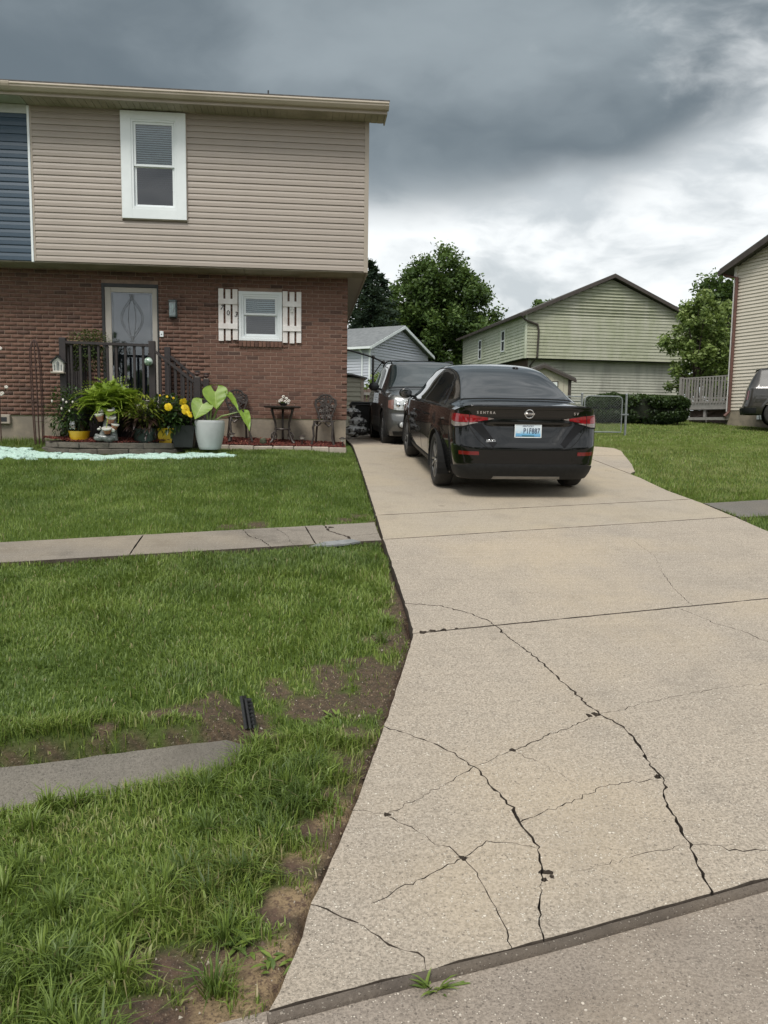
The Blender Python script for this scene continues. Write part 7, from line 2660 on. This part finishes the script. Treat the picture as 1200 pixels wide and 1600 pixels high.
# ------------------------------------------------------------------ chain-link fence and gate
def chain(fr, u0, u1, z0, z1, parent, pitch=.075, r=.0016, name='chain_mesh'):
    mb = MB(); n = int((u1 - u0 + (z1 - z0)) / pitch)
    for k in range(-int((z1 - z0) / pitch) - 1, n + 1):
        for s in (1, -1):
            a = u0 + k * pitch
            P0, P1 = (a, z0), (a + (z1 - z0), z1)
            if s < 0: P0, P1 = (a, z1), (a + (z1 - z0), z0)
            # clip to the panel
            t0 = max(0, (u0 - P0[0]) / (P1[0] - P0[0])); t1 = min(1, (u1 - P0[0]) / (P1[0] - P0[0]))
            if t1 - t0 < .03: continue
            A = (P0[0] + (P1[0] - P0[0]) * t0, P0[1] + (P1[1] - P0[1]) * t0); B = (P0[0] + (P1[0] - P0[0]) * t1, P0[1] + (P1[1] - P0[1]) * t1)
            mb.tube([fr.p(A[0], .004 * s, A[1]), fr.p(B[0], .004 * s, B[1])], r, 4, False)
    o = mb.build(name, M['steel'], parent); o['kind'] = 'stuff'
    return o


FY = 20.5
gp1 = at(977, 679, FY)
gp0x = at(906, 679, FY).x
FF = Frame((gp0x, FY, 0), rad(1.0))
zf = gp1.z
gw = gp1.x - gp0x
hF = (at(977, 618, FY).z - zf)
gate = thing('chain_link_gate', 'galvanised chain-link gate with rounded top corner beside the hedge', 'gate', (0, 0, 0))
zt_ = zf + hF - .03
mb = MB(); mb.tube([FF.p(.10, 0, zf + .06), FF.p(.10, 0, zt_ - .1), FF.p(.13, 0, zt_ - .03), FF.p(.2, 0, zt_), FF.p(gw - .22, 0, zt_), FF.p(gw - .15, 0, zt_ - .03), FF.p(gw - .12, 0, zt_ - .1), FF.p(gw - .12, 0, zf + .06), FF.p(.10, 0, zf + .06)], .019, 8); mb.build('gate_frame', M['steel'], gate, True)
chain(FF, .12, gw - .13, zf + .07, zt_ - .02, gate)
mb = MB(); boxf(mb, FF, gw - .14, gw + .06, -.035, .02, zf + .52, zf + .56); mb.build('latch', M['steel'], gate)
for x, nm in ((gw, 'latch post'), (0.02, 'hinge post')):
    ps = thing('fence_post', 'galvanised chain-link %s at the gate' % nm, 'fence post', FF.p(x, 0, zf - .25), 0, 'chain-link fence posts')
    mb = MB(); mb.tube([(0, 0, 0), (0, 0, hF + .25)], .030, 10); mb.build('pole', M['steel'], ps)
    mb = MB(); mb.lathe([(.034, 0), (.036, .03), (.02, .055)], 10, (0, 0, hF + .25)); mb.build('post_cap', M['steel'], ps, True)
fn_ = thing('chain_link_fence', 'galvanised chain-link fence run behind the black sedan', 'fence', (0, 0, 0))
mb = MB(); mb.tube([FF.p(-3.4, .0, zf + hF - .05), FF.p(0, 0, zf + hF - .05)], .018, 8); mb.tube([FF.p(-3.4, .02, zf + hF - .17), FF.p(0, .02, zf + hF - .17)], .012, 8); mb.build('top_rail', M['steel'], fn_)
chain(FF, -3.4, -.02, zf + .03, zf + hF - .06, fn_)

# ------------------------------------------------------------------ by the brick corner: bin, bags, pole
bq = at(563, 681, 19.0)
bn = thing('trash_bin', 'dark wheeled trash bin with closed lid behind the brick corner', 'bin', (bq.x, 19.0, float(gz(19)) - .0))
wB, hB = .27, at(563, 628, 19).z - float(gz(19))
mb = MB(); vs = []
for w, d, z in ((.20, .22, .04), (wB - .015, .27, hB - .09)): vs += [(-w, -d, z), (w, -d, z), (w, d, z), (-w, d, z)]
mb.add(vs, [(3, 2, 1, 0), (4, 5, 6, 7), (0, 1, 5, 4), (1, 2, 6, 5), (2, 3, 7, 6), (3, 0, 4, 7)]); mb.build('bin_body', M['black_plastic'], bn)
mb = MB(); mb.box(-wB, wB, -.30, .30, hB - .09, hB - .055, ch=.01); mb.box(-wB + .03, wB - .03, -.27, .30, hB - .055, hB, ch=.02); mb.build('lid', M['black_plastic'], bn)
for s in (-1, 1): mb = MB(); mb.tube([(s * .22, .2, .10), (s * .27, .2, .10)], .10, 16); mb.build('wheel', M['rubber'], bn)
gq = at(556, 683, 16.6)
bags = []
for i, (px_, py_, r, lab) in enumerate(((553, 681, .19, 'lowest crumpled black and silver bag of the heap at the brick corner'), (565, 679, .15, 'right hand crumpled black bag of the heap before the dark bin'), (559, 665, .16, 'middle crumpled black bag resting on the heap at the brick corner'), (551, 650, .15, 'topmost crumpled silver bag of the heap at the brick corner'))):
    w_ = at(px_, py_, 16.6)
    b_ = thing('trash_bag', lab, 'bag', (w_.x, 16.6 + .05 * i, w_.z), 0, 'bags heaped at the brick corner')
    mb = MB(); mb.blob((0, 0, r * .5), (r * 1.15, r * .9, r * .62), 18, 11, .16); mb.build('bag', M['silver_bag'], b_, True, angle=25)
    mb = MB(); mb.lathe([(.03, 0), (.02, .03), (.05, .07)], 7, (r * .2, -.02, r * 1.02), False); mb.build('tied_neck', M['silver_bag'], b_)
pq = at(583, 600, 21.5)
pole = thing('umbrella_frame', 'bare black cantilever umbrella frame with slanted arm behind the house', 'umbrella frame', (0, 0, 0))
Yp = 21.5
mb = MB(); mb.tube([(at(583, 561, Yp).x, Yp, at(583, 561, Yp).z), (at(582, 640, Yp).x, Yp, float(gz(Yp)) - .1)], .030, 8); mb.build('post', M['black'], pole)
mb = MB(); mb.tube([at(500, 540, Yp), at(545, 547, Yp), at(582, 558, Yp), at(599, 566, Yp)], .024, 8); mb.build('arm', M['black'], pole)
mb = MB(); mb.tube([at(597, 566, Yp), at(584, 584, Yp)], .014, 8); mb.blob(at(599, 566, Yp), .055, 10, 7); mb.blob(at(583, 558, Yp), .05, 10, 7); mb.blob(at(583, 584, Yp), .045, 10, 7); mb.build('brace', M['black'], pole, True)
# low board fence closing the back yard
bf = thing('board_fence', 'low dark board fence across the back yard beyond the charcoal SUV', 'fence', (0, 0, 0))
xa, xb = at(566, 640, 26).x, at(720, 640, 26).x
zb0 = float(gz(26))
ztop_ = at(580, 608, 26).z
x = xa
while x < xb:
    mb = MB(); mb.box(x, x + .135, 26, 26.02, zb0 - .2, ztop_ + random.uniform(-.02, .02)); mb.build('fence_board', M['old_stain_wood'], bf); x += .15
mb = MB(); mb.box(xa, xb, 25.95, 25.999, ztop_ - .2, ztop_ - .11); mb.box(xa, xb, 25.95, 25.999, zb0 + .1, zb0 + .19); mb.build('fence_rail', M['grey_wood'], bf)

# ================================================================== trees and hedge
TREE_HUES = [(0, (.026, .048, .014)), (.45, (.072, .125, .030)), (.8, (.135, .20, .052)), (1, (.19, .26, .075))]
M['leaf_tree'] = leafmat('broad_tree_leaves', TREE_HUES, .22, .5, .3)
M['leaf_pine'] = leafmat('conifer_needles', [(0, (.010, .020, .012)), (.6, (.024, .042, .024)), (1, (.042, .066, .034))], .1, .6, .2)
M['leaf_light'] = leafmat('light_shrub_leaves', [(0, (.085, .135, .036)), (.5, (.20, .27, .075)), (1, (.31, .37, .14))], .25, .5, .3)
M['leaf_hedge'] = leafmat('hedge_leaves', [(0, (.016, .030, .010)), (.6, (.046, .080, .020)), (1, (.09, .135, .036))], .15, .5, .35)


def quads(P, D, S, W, hue):
    """diamond leaves: P centre (n,3), D direction, S side, W (n,2) half sizes -> V, F, H"""
    n = len(P)
    V = np.empty((n, 4, 3))
    V[:, 0] = P - D * W[:, :1]; V[:, 1] = P + S * W[:, 1:] + D * W[:, :1] * .1; V[:, 2] = P + D * W[:, :1]; V[:, 3] = P - S * W[:, 1:] + D * W[:, :1] * .1
    F = np.arange(4 * n).reshape(n, 4)
    return V.reshape(-1, 3), F, np.repeat(hue, 4)


def rand_dirs(n, flat=1.0):
    d = RNG.normal(size=(n, 3)); d[:, 2] *= flat
    return d / np.linalg.norm(d, axis=1)[:, None]


def crown_mesh(name, centers, radii, per, size, mat, parent, hue_top=.5):
    """leaf clumps: each centre carries leaves thickest near its own skin"""
    Ps, Hs = [], []
    C = np.array(centers); zmin, zmax = C[:, 2].min(), C[:, 2].max()
    for c, r in zip(centers, radii):
        n = int(per * RNG.uniform(.6, 1.4))
        d = rand_dirs(n)
        k = np.minimum(np.abs(RNG.normal(0, .60, n)) + .08, RNG.uniform(.9, 1.25, n))
        P = np.array(c) + d * k[:, None] * r
        tone = RNG.uniform(-.12, .12)
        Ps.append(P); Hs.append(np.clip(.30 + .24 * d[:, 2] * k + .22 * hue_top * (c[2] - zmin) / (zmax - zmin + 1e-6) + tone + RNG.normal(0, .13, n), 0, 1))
    P = np.concatenate(Ps); H = np.concatenate(Hs); n = len(P)
    D = rand_dirs(n, .7); S = np.cross(D, rand_dirs(n)); S /= np.linalg.norm(S, axis=1)[:, None]
    W = size * RNG.uniform(.6, 1.3, (n, 1)) * np.array([[1, .55]])
    V, F, Hh = quads(P, D, S, W, H)
    return link(name, mesh_np(name, V, F, mat, attrs={'hue': Hh}), None, parent)


def broad_tree(name, label, cat, base, h, rx, ry, trunk_h, nclump, per, size, mat, clump_r, lean=(0, 0), taper=.55, group=None, seed=0):
    rr = np.random.default_rng(seed)
    t = thing(name, label, cat, base, 0, group)
    cz, rz = (trunk_h + h) / 2, (h - trunk_h) / 2
    C, Rd = [], []
    while len(C) < nclump:
        d = rr.normal(size=3); d /= np.linalg.norm(d)
        k = rr.random()**.4
        z = d[2] * k
        sq = 1 - taper * max(0, z) * .8 - .25 * max(0, -z)
        p = (d[0] * k * rx * sq + lean[0] * (z + 1), d[1] * k * ry * sq + lean[1] * (z + 1), cz + z * rz)
        C.append(p); Rd.append(clump_r * rr.uniform(.6, 1.25))
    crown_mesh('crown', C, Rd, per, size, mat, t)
    mb = MB(); r0 = h * .022
    mb.tube([(0, 0, -.3), (0, 0, trunk_h * .5), (.02 * h, 0, trunk_h), (lean[0], lean[1], cz), (lean[0] * 1.4, lean[1] * 1.4, h * .9)], [r0 * 1.3, r0, r0 * .85, r0 * .5, r0 * .12], 9)
    mb.build('trunk', M['bark'], t, True)
    mb = MB()
    for i in range(0, len(C), max(1, len(C) // 16)):
        p = Vector(C[i]); b = Vector((0, 0, trunk_h + (p.z - trunk_h) * .35))
        mb.tube([b, b.lerp(p, .5) + Vector((0, 0, .04 * h)), p], [r0 * .4, r0 * .28, r0 * .1], 6)
    mb.build('limbs', M['bark'], t, True)
    return t


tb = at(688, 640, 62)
ztop = at(690, 394, 62).z
broad_tree('maple_tree', 'big dense dark green broadleaf tree behind the houses', 'tree', (tb.x - .3, 62, 2.3), ztop - 2.3, 5.0, 4.5, 1.6, 240, 290, .15, M['leaf_tree'], .95, taper=.30, seed=21)


def pine(label, px_, py_top, Y, wd, per=6500, seed=0):
    rr = np.random.default_rng(seed)
    b = at(px_, 640, Y); zt_ = at(px_, py_top, Y).z
    z0 = 2.2; h = zt_ - z0
    t = thing('pine_tree', label, 'tree', (b.x, Y, z0), 0, 'dark conifers behind the brick house')
    P, H, D = [], [], []
    nw = 26
    for i in range(nw):
        u = i / nw
        z = h * (.08 + .92 * u); R_ = wd * (1 - u)**.85 + .12
        nb = max(4, int(9 * (1 - u)) + 3)
        for k in range(nb):
            a = rr.uniform(0, 2 * math.pi); L = R_ * rr.uniform(.6, 1.1)
            n = int(per / nw / nb * (.5 + 1.2 * (1 - u)))
            s = rr.random(n)**.7
            dr = np.array([math.cos(a), math.sin(a), -.12])
            q = np.outer(s * L, dr) + np.array([0, 0, z]) + rr.normal(0, .10 + .08 * (1 - u), (n, 3))
            q[:, 2] -= .10 * (s * L)**2 * .3 - .12 * L * (s > .8)
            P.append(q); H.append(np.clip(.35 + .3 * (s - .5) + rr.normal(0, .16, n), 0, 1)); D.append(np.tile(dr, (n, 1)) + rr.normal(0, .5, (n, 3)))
    P = np.concatenate(P); H = np.concatenate(H); D = np.concatenate(D); D /= np.linalg.norm(D, axis=1)[:, None]
    S = np.cross(D, rand_dirs(len(P))); S /= np.linalg.norm(S, axis=1)[:, None] + 1e-9
    V, F, Hh = quads(P, D, S, np.array([[.19, .055]]) * rr.uniform(.7, 1.3, (len(P), 1)), H)
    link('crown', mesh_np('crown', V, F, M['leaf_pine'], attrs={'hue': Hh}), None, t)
    mb = MB(); mb.tube([(0, 0, -.3), (0, 0, h * .97)], [.20, .02], 8); mb.build('trunk', M['bark'], t, True)
    return t


pine('tall dark pine whose tip rises just past the siding corner', 577, 404, 52, 3.0, 9000, 3)
pine('shorter dark pine between the brick house and the big broadleaf tree', 594, 424, 56, 3.0, 9000, 4)
pine('dark pine mostly hidden behind the grey house roof', 560, 430, 58, 3.2, 6000, 5)
tb = at(632, 640, 66)
broad_tree('dark_tree', 'dark lower tree filling the gap between the pines and the big tree', 'tree', (tb.x, 66, 2.3), at(630, 470, 66).z - 2.3, 3.4, 3, 1.5, 40, 380, .18, M['leaf_pine'], 1.2, seed=8)
tb = at(745, 640, 70)
broad_tree('dark_tree', 'dark lower tree at the right foot of the big broadleaf tree', 'tree', (tb.x, 70, 2.3), at(740, 500, 70).z - 2.3, 3.0, 3, 1.5, 34, 340, .18, M['leaf_tree'], 1.1, seed=9)
tb = at(848, 500, 75)
broad_tree('far_tree', 'tip of a far tree peeping over the green house roof', 'tree', (tb.x, 75, 2.5), at(848, 455, 75).z - 2.5, 1.6, 1.6, 6, 22, 200, .17, M['leaf_tree'], .7, seed=10)
tb = at(1112, 600, 58)
broad_tree('far_tree', 'round dark tree rising behind the cream house roof', 'tree', (tb.x, 58, 2.4), at(1110, 434, 58).z - 2.4, 3.3, 3, 3, 55, 380, .17, M['leaf_tree'], .95, seed=12)
tb = at(1085, 640, 33)
broad_tree('yard_tree', 'light green spreading small tree between green house and deck', 'tree', (tb.x, 33, 1.75), at(1090, 462, 33).z - 1.75, 1.75, 1.5, .7, 110, 150, .085, M['leaf_light'], .36, taper=.35, seed=14)
tb = at(1130, 640, 37)
broad_tree('yard_tree', 'light green leafy tree close behind the cream house corner', 'tree', (tb.x, 37, 1.9), at(1125, 470, 37).z - 1.9, 1.6, 1.4, 1.0, 70, 170, .09, M['leaf_light'], .42, taper=.3, seed=15)
tb = at(590, 640, 40)
broad_tree('yard_bush', 'low yellow green bush before the grey house', 'bush', (tb.x, 40, 1.9), at(590, 588, 40).z - 1.9, 1.2, 1, .3, 22, 160, .10, M['leaf_light'], .45, seed=16)

# clipped hedge
hq0, hq1 = at(926, 640, 26.5), at(1058, 640, 27.5)
hz0 = at(1000, 658, 27).z
hzt = at(1000, 617, 27).z
hedge = thing('hedge', 'dark green clipped hedge between the chain-link gate and the deck', 'hedge', ((hq0.x + hq1.x) / 2, 27, hz0 - .05))
n = 26000
LX = (hq1.x - hq0.x) / 2 + .05; HZ = hzt - hz0 + .05
d = rand_dirs(n)
ex_ = .34
sq = np.sign(d) * np.abs(d)**.45
sq /= np.maximum(1, np.abs(sq).max(axis=1))[:, None]
k = (1 - .25 * RNG.random(n)**2)[:, None]
P = sq * k * np.array([LX, .75, HZ / 2]) + np.array([0, 0, HZ / 2])
P += np.stack([fnoise(P[:, 0], P[:, 2], 2.5, 3) - .5, fnoise(P[:, 0], P[:, 2], 2, 5) - .5, fnoise(P[:, 0], P[:, 1], 3, 4) - .5], 1) * .16
D = rand_dirs(n); S = np.cross(D, rand_dirs(n)); S /= np.linalg.norm(S, axis=1)[:, None]
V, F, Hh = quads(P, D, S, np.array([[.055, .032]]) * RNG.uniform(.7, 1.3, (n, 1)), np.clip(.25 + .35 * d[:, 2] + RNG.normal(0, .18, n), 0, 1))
link('foliage', mesh_np('foliage', V, F, M['leaf_hedge'], attrs={'hue': Hh}), None, hedge)
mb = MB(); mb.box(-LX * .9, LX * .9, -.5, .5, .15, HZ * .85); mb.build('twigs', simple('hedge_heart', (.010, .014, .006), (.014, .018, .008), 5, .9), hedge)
for k in range(6):
    mb = MB(); x = -LX * .8 + k * LX * .32; mb.tube([(x, -.2, -.1), (x + .05, -.2, .3)], .03, 6); mb.build('stem', M['bark'], hedge)

# trees and roofs over the road, at the photographer's back: the street is lined on that side too and the car paint mirrors it
C, Rd = [], []
rr = np.random.default_rng(77)
for k in range(120):
    a = rr.uniform(rad(95), rad(265)); d_ = rr.uniform(30, 40)
    C.append((d_ * math.sin(a), d_ * math.cos(a), rr.uniform(.8, 5.6) * (1 + .35 * math.sin(a * 9)))); Rd.append(rr.uniform(1.6, 2.6))
o = crown_mesh('treeline', C, Rd, 170, .42, M['leaf_tree'], None)
tag(o, 'mass of trees lining the far side of the street', 'treeline', None, 'stuff')


# ================================================================== grass
m_, t = material('grass_blades')
a_ = t.node('ShaderNodeAttribute', attribute_name='hue').outputs['Fac']
col = t.ramp(a_, [(0, (.050, .086, .020)), (.35, (.105, .162, .036)), (.65, (.175, .250, .044)), (.86, (.245, .325, .064)), (.93, (.27, .25, .11)), (1, (.40, .33, .18))])
t.put(t.b.inputs['Base Color'], col); t.b.inputs['Roughness'].default_value = .5; t.b.inputs['Specular IOR Level'].default_value = .5
tr = t.node('ShaderNodeBsdfTranslucent'); t.put(tr.inputs[0], t.mix(.4, col, (.14, .20, .02)))
mx = t.node('ShaderNodeMixShader'); mx.inputs[0].default_value = .3
t.l.new(t.b.outputs[0], mx.inputs[1]); t.l.new(tr.outputs[0], mx.inputs[2]); t.l.new(mx.outputs[0], t.out.inputs[0])
M['grass'] = m_


def blades(X, Y, Z, h, wd, hue, bend=.5, seg=2, az=None):
    """curved tapering blades; seg 2 -> three faces (as 5 verts), seg 1 -> one face"""
    n = len(X)
    a = RNG.uniform(0, 2 * math.pi, n) if az is None else az
    lean = RNG.normal(.35, .25, n) * bend * 2
    dx, dy = np.cos(a), np.sin(a)
    fa = a + RNG.uniform(-.9, .9, n) + math.pi / 2
    sx, sy = np.cos(fa) * wd * .5, np.sin(fa) * wd * .5
    base = np.stack([X, Y, Z], 1); s = np.stack([sx, sy, np.zeros(n)], 1)
    tip = base + np.stack([dx * h * lean, dy * h * lean, h * (1 - .35 * np.abs(lean))], 1)
    if seg == 1:
        V = np.stack([base - s, base + s, tip], 1).reshape(-1, 3); F = np.arange(3 * n).reshape(n, 3); H = np.repeat(hue, 3)
        return V, F, H
    mid = base + np.stack([dx * h * lean * .30, dy * h * lean * .30, h * .58], 1)
    V = np.stack([base - s, base + s, mid + s * .8, mid - s * .8, tip], 1).reshape(-1, 3)
    i = np.arange(n)[:, None] * 5
    F = np.concatenate([i + np.array([[0, 1, 2]]), i + np.array([[0, 2, 3]]), i + np.array([[3, 2, 4]])], 0)
    return V, F, np.repeat(hue, 5)


def allowed(X, Y):
    ok = (Y > kerbY(X) + .03)
    L, R_ = edgeL(Y), edgeR(Y)
    ok &= (X < L - .012) | (X > R_ + .02)
    for P in (WALK_ALL, STRIP, WALK_R, SLABS['P'], SLABS['Q'], bp): ok &= ~in_poly(X, Y, P)
    ok &= ~((Y > 13.85) & (X < .75)); ok &= ~((Y > 13.0) & (X > -1.68) & (X < .72)); ok &= ~((Y > 11.85) & (X > -4.15) & (X < -1.85))
    ok &= ~in_poly(X, Y, HS) | (RNG.random(len(X)) < .05)
    return ok


def lawn(name, label, x0, x1, y0, y1, dens, hf, wd, seg, tone, bend=.5, broad=0.0):
    n = int((x1 - x0) * (y1 - y0) * dens)
    X = RNG.uniform(x0, x1, n); Y = RNG.uniform(y0, y1, n)
    # only what the camera could see, with a margin for a step to the side
    vx = X * CR[0] + Y * CR[1]; vz = X * CF[0] + Y * CF[1]
    k = allowed(X, Y) & (np.abs(vx) < vz * .62 + 1.2)
    X, Y = X[k], Y[k]
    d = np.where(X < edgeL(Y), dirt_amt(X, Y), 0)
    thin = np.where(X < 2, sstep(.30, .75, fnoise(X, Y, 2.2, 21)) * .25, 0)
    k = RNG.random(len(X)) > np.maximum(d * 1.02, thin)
    X, Y, d = X[k], Y[k], d[k]
    Z = terrain(X, Y) - .004
    h = hf(X, Y) * RNG.uniform(.55, 1.3, len(X)) * (1 - .45 * d)
    hue = np.clip(tone(X, Y) + RNG.normal(0, .13, len(X)) + .22 * d, 0, .90)
    dead = RNG.random(len(X)) < .035 + .12 * d
    hue[dead] = RNG.uniform(.90, 1, dead.sum())
    # blades lean together in tussocks
    az_ = fnoise(X, Y, 2.3, 31) * 9 + RNG.normal(0, 1.5, len(X))
    V, F, H = blades(X, Y, Z, h, wd * RNG.uniform(.7, 1.3, len(X)) * np.where(RNG.random(len(X)) < broad, 1.9, 1), hue, bend, seg, az_)
    o = link(name, mesh_np(name, V, F, M['grass'], False, {'hue': H}))
    tag(o, label, 'grass', None, 'stuff')
    return len(F)


def h_front(X, Y):
    b = .034 + .040 * sstep(.40, .75, fnoise(X, Y, 2.6, 41))
    for x, y, r, e in ((-.30, 2.26, .22, .045), (-.12, 2.52, .16, .035), (-.02, 2.80, .16, .05), (.03, 3.05, .18, .05), (-.30, 2.95, .25, .03), (-.62, 1.75, .3, .03), (-.10, 4.3, .3, .02), (.42, 4.0, .15, .03)):
        b = b + e * np.exp(-((X - x)**2 + (Y - y)**2) / r**2)
    return b


def h_mid(X, Y):
    return .034 + .026 * sstep(.45, .75, fnoise(X, Y, 1.6, 43)) + .02 * np.exp(-((X - .5)**2 + (Y - 5.5)**2) / .6)


tone_l = lambda X, Y: .52 + .26 * (fnoise(X, Y, .9, 51) - .5) + .30 * (fnoise(X, Y, 3.1, 52) - .5) + .14 * sstep(-.9, .5, X) * sstep(7, 4.2, Y)
tone_f = lambda X, Y: .66 + .34 * (fnoise(X, Y, 1.4, 57) - .5) + .36 * (fnoise(X, Y, 4.2, 58) - .5)
nf = 0
nf += lawn('front_grass', 'long tufted grass nearest the street between kerb and concrete strip', -2.2, .45, 1.5, 3.35, 17000, h_front, .0042, 2, tone_f, .7, .12)
nf += lawn('verge_grass', 'green grass of the verge between the concrete strip and the sidewalk', -4.0, .75, 3.0, 7.0, 8500, h_mid, .0050, 2, tone_l, .65, .06)
nf += lawn('lawn_grass', 'mown front lawn between the sidewalk and the house', -6.2, .85, 6.9, 13.1, 4200, lambda X, Y: .040 + .016 * fnoise(X, Y, 1.2, 45), .0075, 1, tone_l, .5)
nf += lawn('side_grass', 'strip of grass by the wall left of the garden bed', -6.5, -3.9, 12.4, 13.9, 2600, lambda X, Y: .06 + .05 * (Y > 13.2), .008, 1, tone_l, .5)
tone_r = lambda X, Y: .86 + .16 * (fnoise(X, Y, .6, 55) - .5) + .16 * (fnoise(X, Y, 2.6, 56) - .5)
nf += lawn('right_lawn_grass', 'bright mown lawn sloping up on the right of the driveway', 4.5, 16, 8.4, 17, 1500, lambda X, Y: .048 + .012 * fnoise(X, Y, 1.2, 46), .010, 1, tone_r, .5)
nf += lawn('far_lawn_grass', 'far part of the bright lawn running up to the hedge and cream house', 4.6, 24, 17, 32, 420, lambda X, Y: .055 + 0 * X, .017, 1, tone_r, .5)

# long tussocks arching outward among the shorter grass
rt_ = np.random.default_rng(5)
PX_, PY_, PA, PH, PHU = [], [], [], [], []
cents = [(-.30, 2.28), (-.20, 2.36), (-.38, 2.40), (-.10, 2.55), (-.02, 2.78), (.02, 2.98), (.05, 3.06), (-.06, 2.70), (-.16, 2.62), (-.55, 1.78), (-.62, 1.84), (-.48, 1.74), (-.45, 2.22), (.50, 4.75), (.44, 4.45), (-.30, 3.10), (-.24, 3.14), (-.20, 3.22), (-.36, 3.07), (-.22, 3.30), (-.27, 3.18)]
while len(cents) < 50:
    x, y = rt_.uniform(-1.6, .1), rt_.uniform(1.65, 3.1)
    if y > kerbY(x) + .12 and x < edgeL(y) - .12 and strip_s(x, y) < -.36: cents.append((x, y))
for i, (x, y) in enumerate(cents):
    n_ = int(rt_.uniform(35, 90)); a = rt_.uniform(0, 2 * math.pi, n_); q = np.abs(rt_.normal(0, .022, n_))
    PX_.append(x + q * np.cos(a)); PY_.append(y + q * np.sin(a)); PA.append(a); PH.append(rt_.uniform(.06, .115, n_) * (1.15 if i < 13 else 1)); PHU.append(np.clip((.22 if i < 9 else rt_.uniform(.3, .75)) + rt_.normal(0, .12, n_), 0, .95))
PX_, PY_, PA, PH, PHU = map(np.concatenate, (PX_, PY_, PA, PH, PHU))
V, F, H = blades(PX_, PY_, terrain(PX_, PY_) - .003, PH, .0052 * rt_.uniform(.7, 1.4, len(PX_)), PHU, .95, 2, PA)
o = link('grass_tussocks', mesh_np('grass_tussocks', V, F, M['grass'], False, {'hue': H})); tag(o, 'arching tussocks of longer grass in the street-side lawn', 'grass', None, 'stuff')

lawn('right_verge_grass', 'grass of the verge below the old sidewalk right of the driveway', 4.45, 9, 5.2, 9.6, 2600, lambda X, Y: .045 + .015 * fnoise(X, Y, 1.2, 47), .008, 1, tone_l, .5)

# a broad-bladed weed growing out of the crack at the apron's edge
wq = Vector((.335, 1.885, .005))
weed = thing('grass_weed', 'single tuft of broad grass growing from the crack at the kerb', 'weed', wq)
V, F, H = [], [], []
for i in range(34):
    a = random.uniform(0, 6.28) if i > 8 else (math.pi + random.uniform(-.5, .6) if i < 5 else random.uniform(-.3, .5))
    L = random.uniform(.05, .11) if i > 8 else random.uniform(.13, .19)
    upz = random.uniform(.5, 1.8) if i > 8 else random.uniform(.25, .55)
    leaf_geo(V, F, H, Vector((random.gauss(0, .012), random.gauss(0, .006), 0)), Vector((math.cos(a), math.sin(a) * .6, upz)), L, .009, random.uniform(.35, .85), droop=.35, fold=.35)
leaf_obj('blades', V, F, H, M['grass'], weed)
# plantain-like weeds on the bare soil
for (x, y, s, lab) in ((-.20, 2.10, 1.0, 'sprawling broad-leaved weed on the bare soil under the long tuft'), (-.10, 2.02, .8, 'small broad-leaved weed on the tan soil next to the apron edge'), (-.46, 2.14, .8, 'low pointed-leaf weed at the edge of the dark bare soil'), (.12, 3.55, .9, 'feathery grey green weed on the bare ground right of the black channel')):
    wd_ = thing('broadleaf_weed', lab, 'weed', (x, y, zt(x, y)), 0, 'weeds on the bare soil')
    V, F, H = [], [], []
    for i in range(16):
        a = random.uniform(0, 6.28)
        leaf_geo(V, F, H, Vector((random.gauss(0, .02), random.gauss(0, .02), .004)), Vector((math.cos(a), math.sin(a), random.uniform(.1, .9))), random.uniform(.04, .09) * s, .016 * s, random.uniform(.3, .8), droop=.3)
    leaf_obj('leaves', V, F, H, M['grass'], wd_)

# small stones, crumbs and dry clippings on the bare soil
V, F, H = [], [], []
n = 0
while n < 2600:
    x, y = random.uniform(-.6, .62), random.uniform(1.82, 5.0)
    if x > float(edgeL(y)) - .01 or y < float(kerbY(x)) + .03: continue
    if float(dirt_amt(np.array([x]), np.array([y]))[0]) < .35: continue
    z = zt(x, y); r = random.uniform(.002, .006) if random.random() < .93 else random.uniform(.006, .011)
    b = len(V)
    V += [(x + r * math.cos(k * 2.1) * random.uniform(.7, 1.2), y + r * math.sin(k * 2.1) * random.uniform(.7, 1.2), z - .002) for k in range(3)] + [(x, y, z + r * random.uniform(.5, 1))]
    F += [(b, b + 1, b + 3), (b + 1, b + 2, b + 3), (b + 2, b, b + 3)]; H += [random.random()] * 4
    n += 1
m_, t = material('soil_crumbs')
t.put(t.b.inputs['Base Color'], t.ramp(t.node('ShaderNodeAttribute', attribute_name='hue').outputs['Fac'], [(0, (.05, .035, .028)), (.6, (.12, .085, .06)), (.85, (.24, .18, .11)), (1, (.42, .38, .32))]))
t.b.inputs['Roughness'].default_value = .95
o = link('soil_crumbs', mesh_np('soil_crumbs', V, F, m_, attrs={'hue': H})); tag(o, 'crumbs of earth and grit scattered on the bare soil by the driveway', 'grit', None, 'stuff')
print('grass faces', nf)
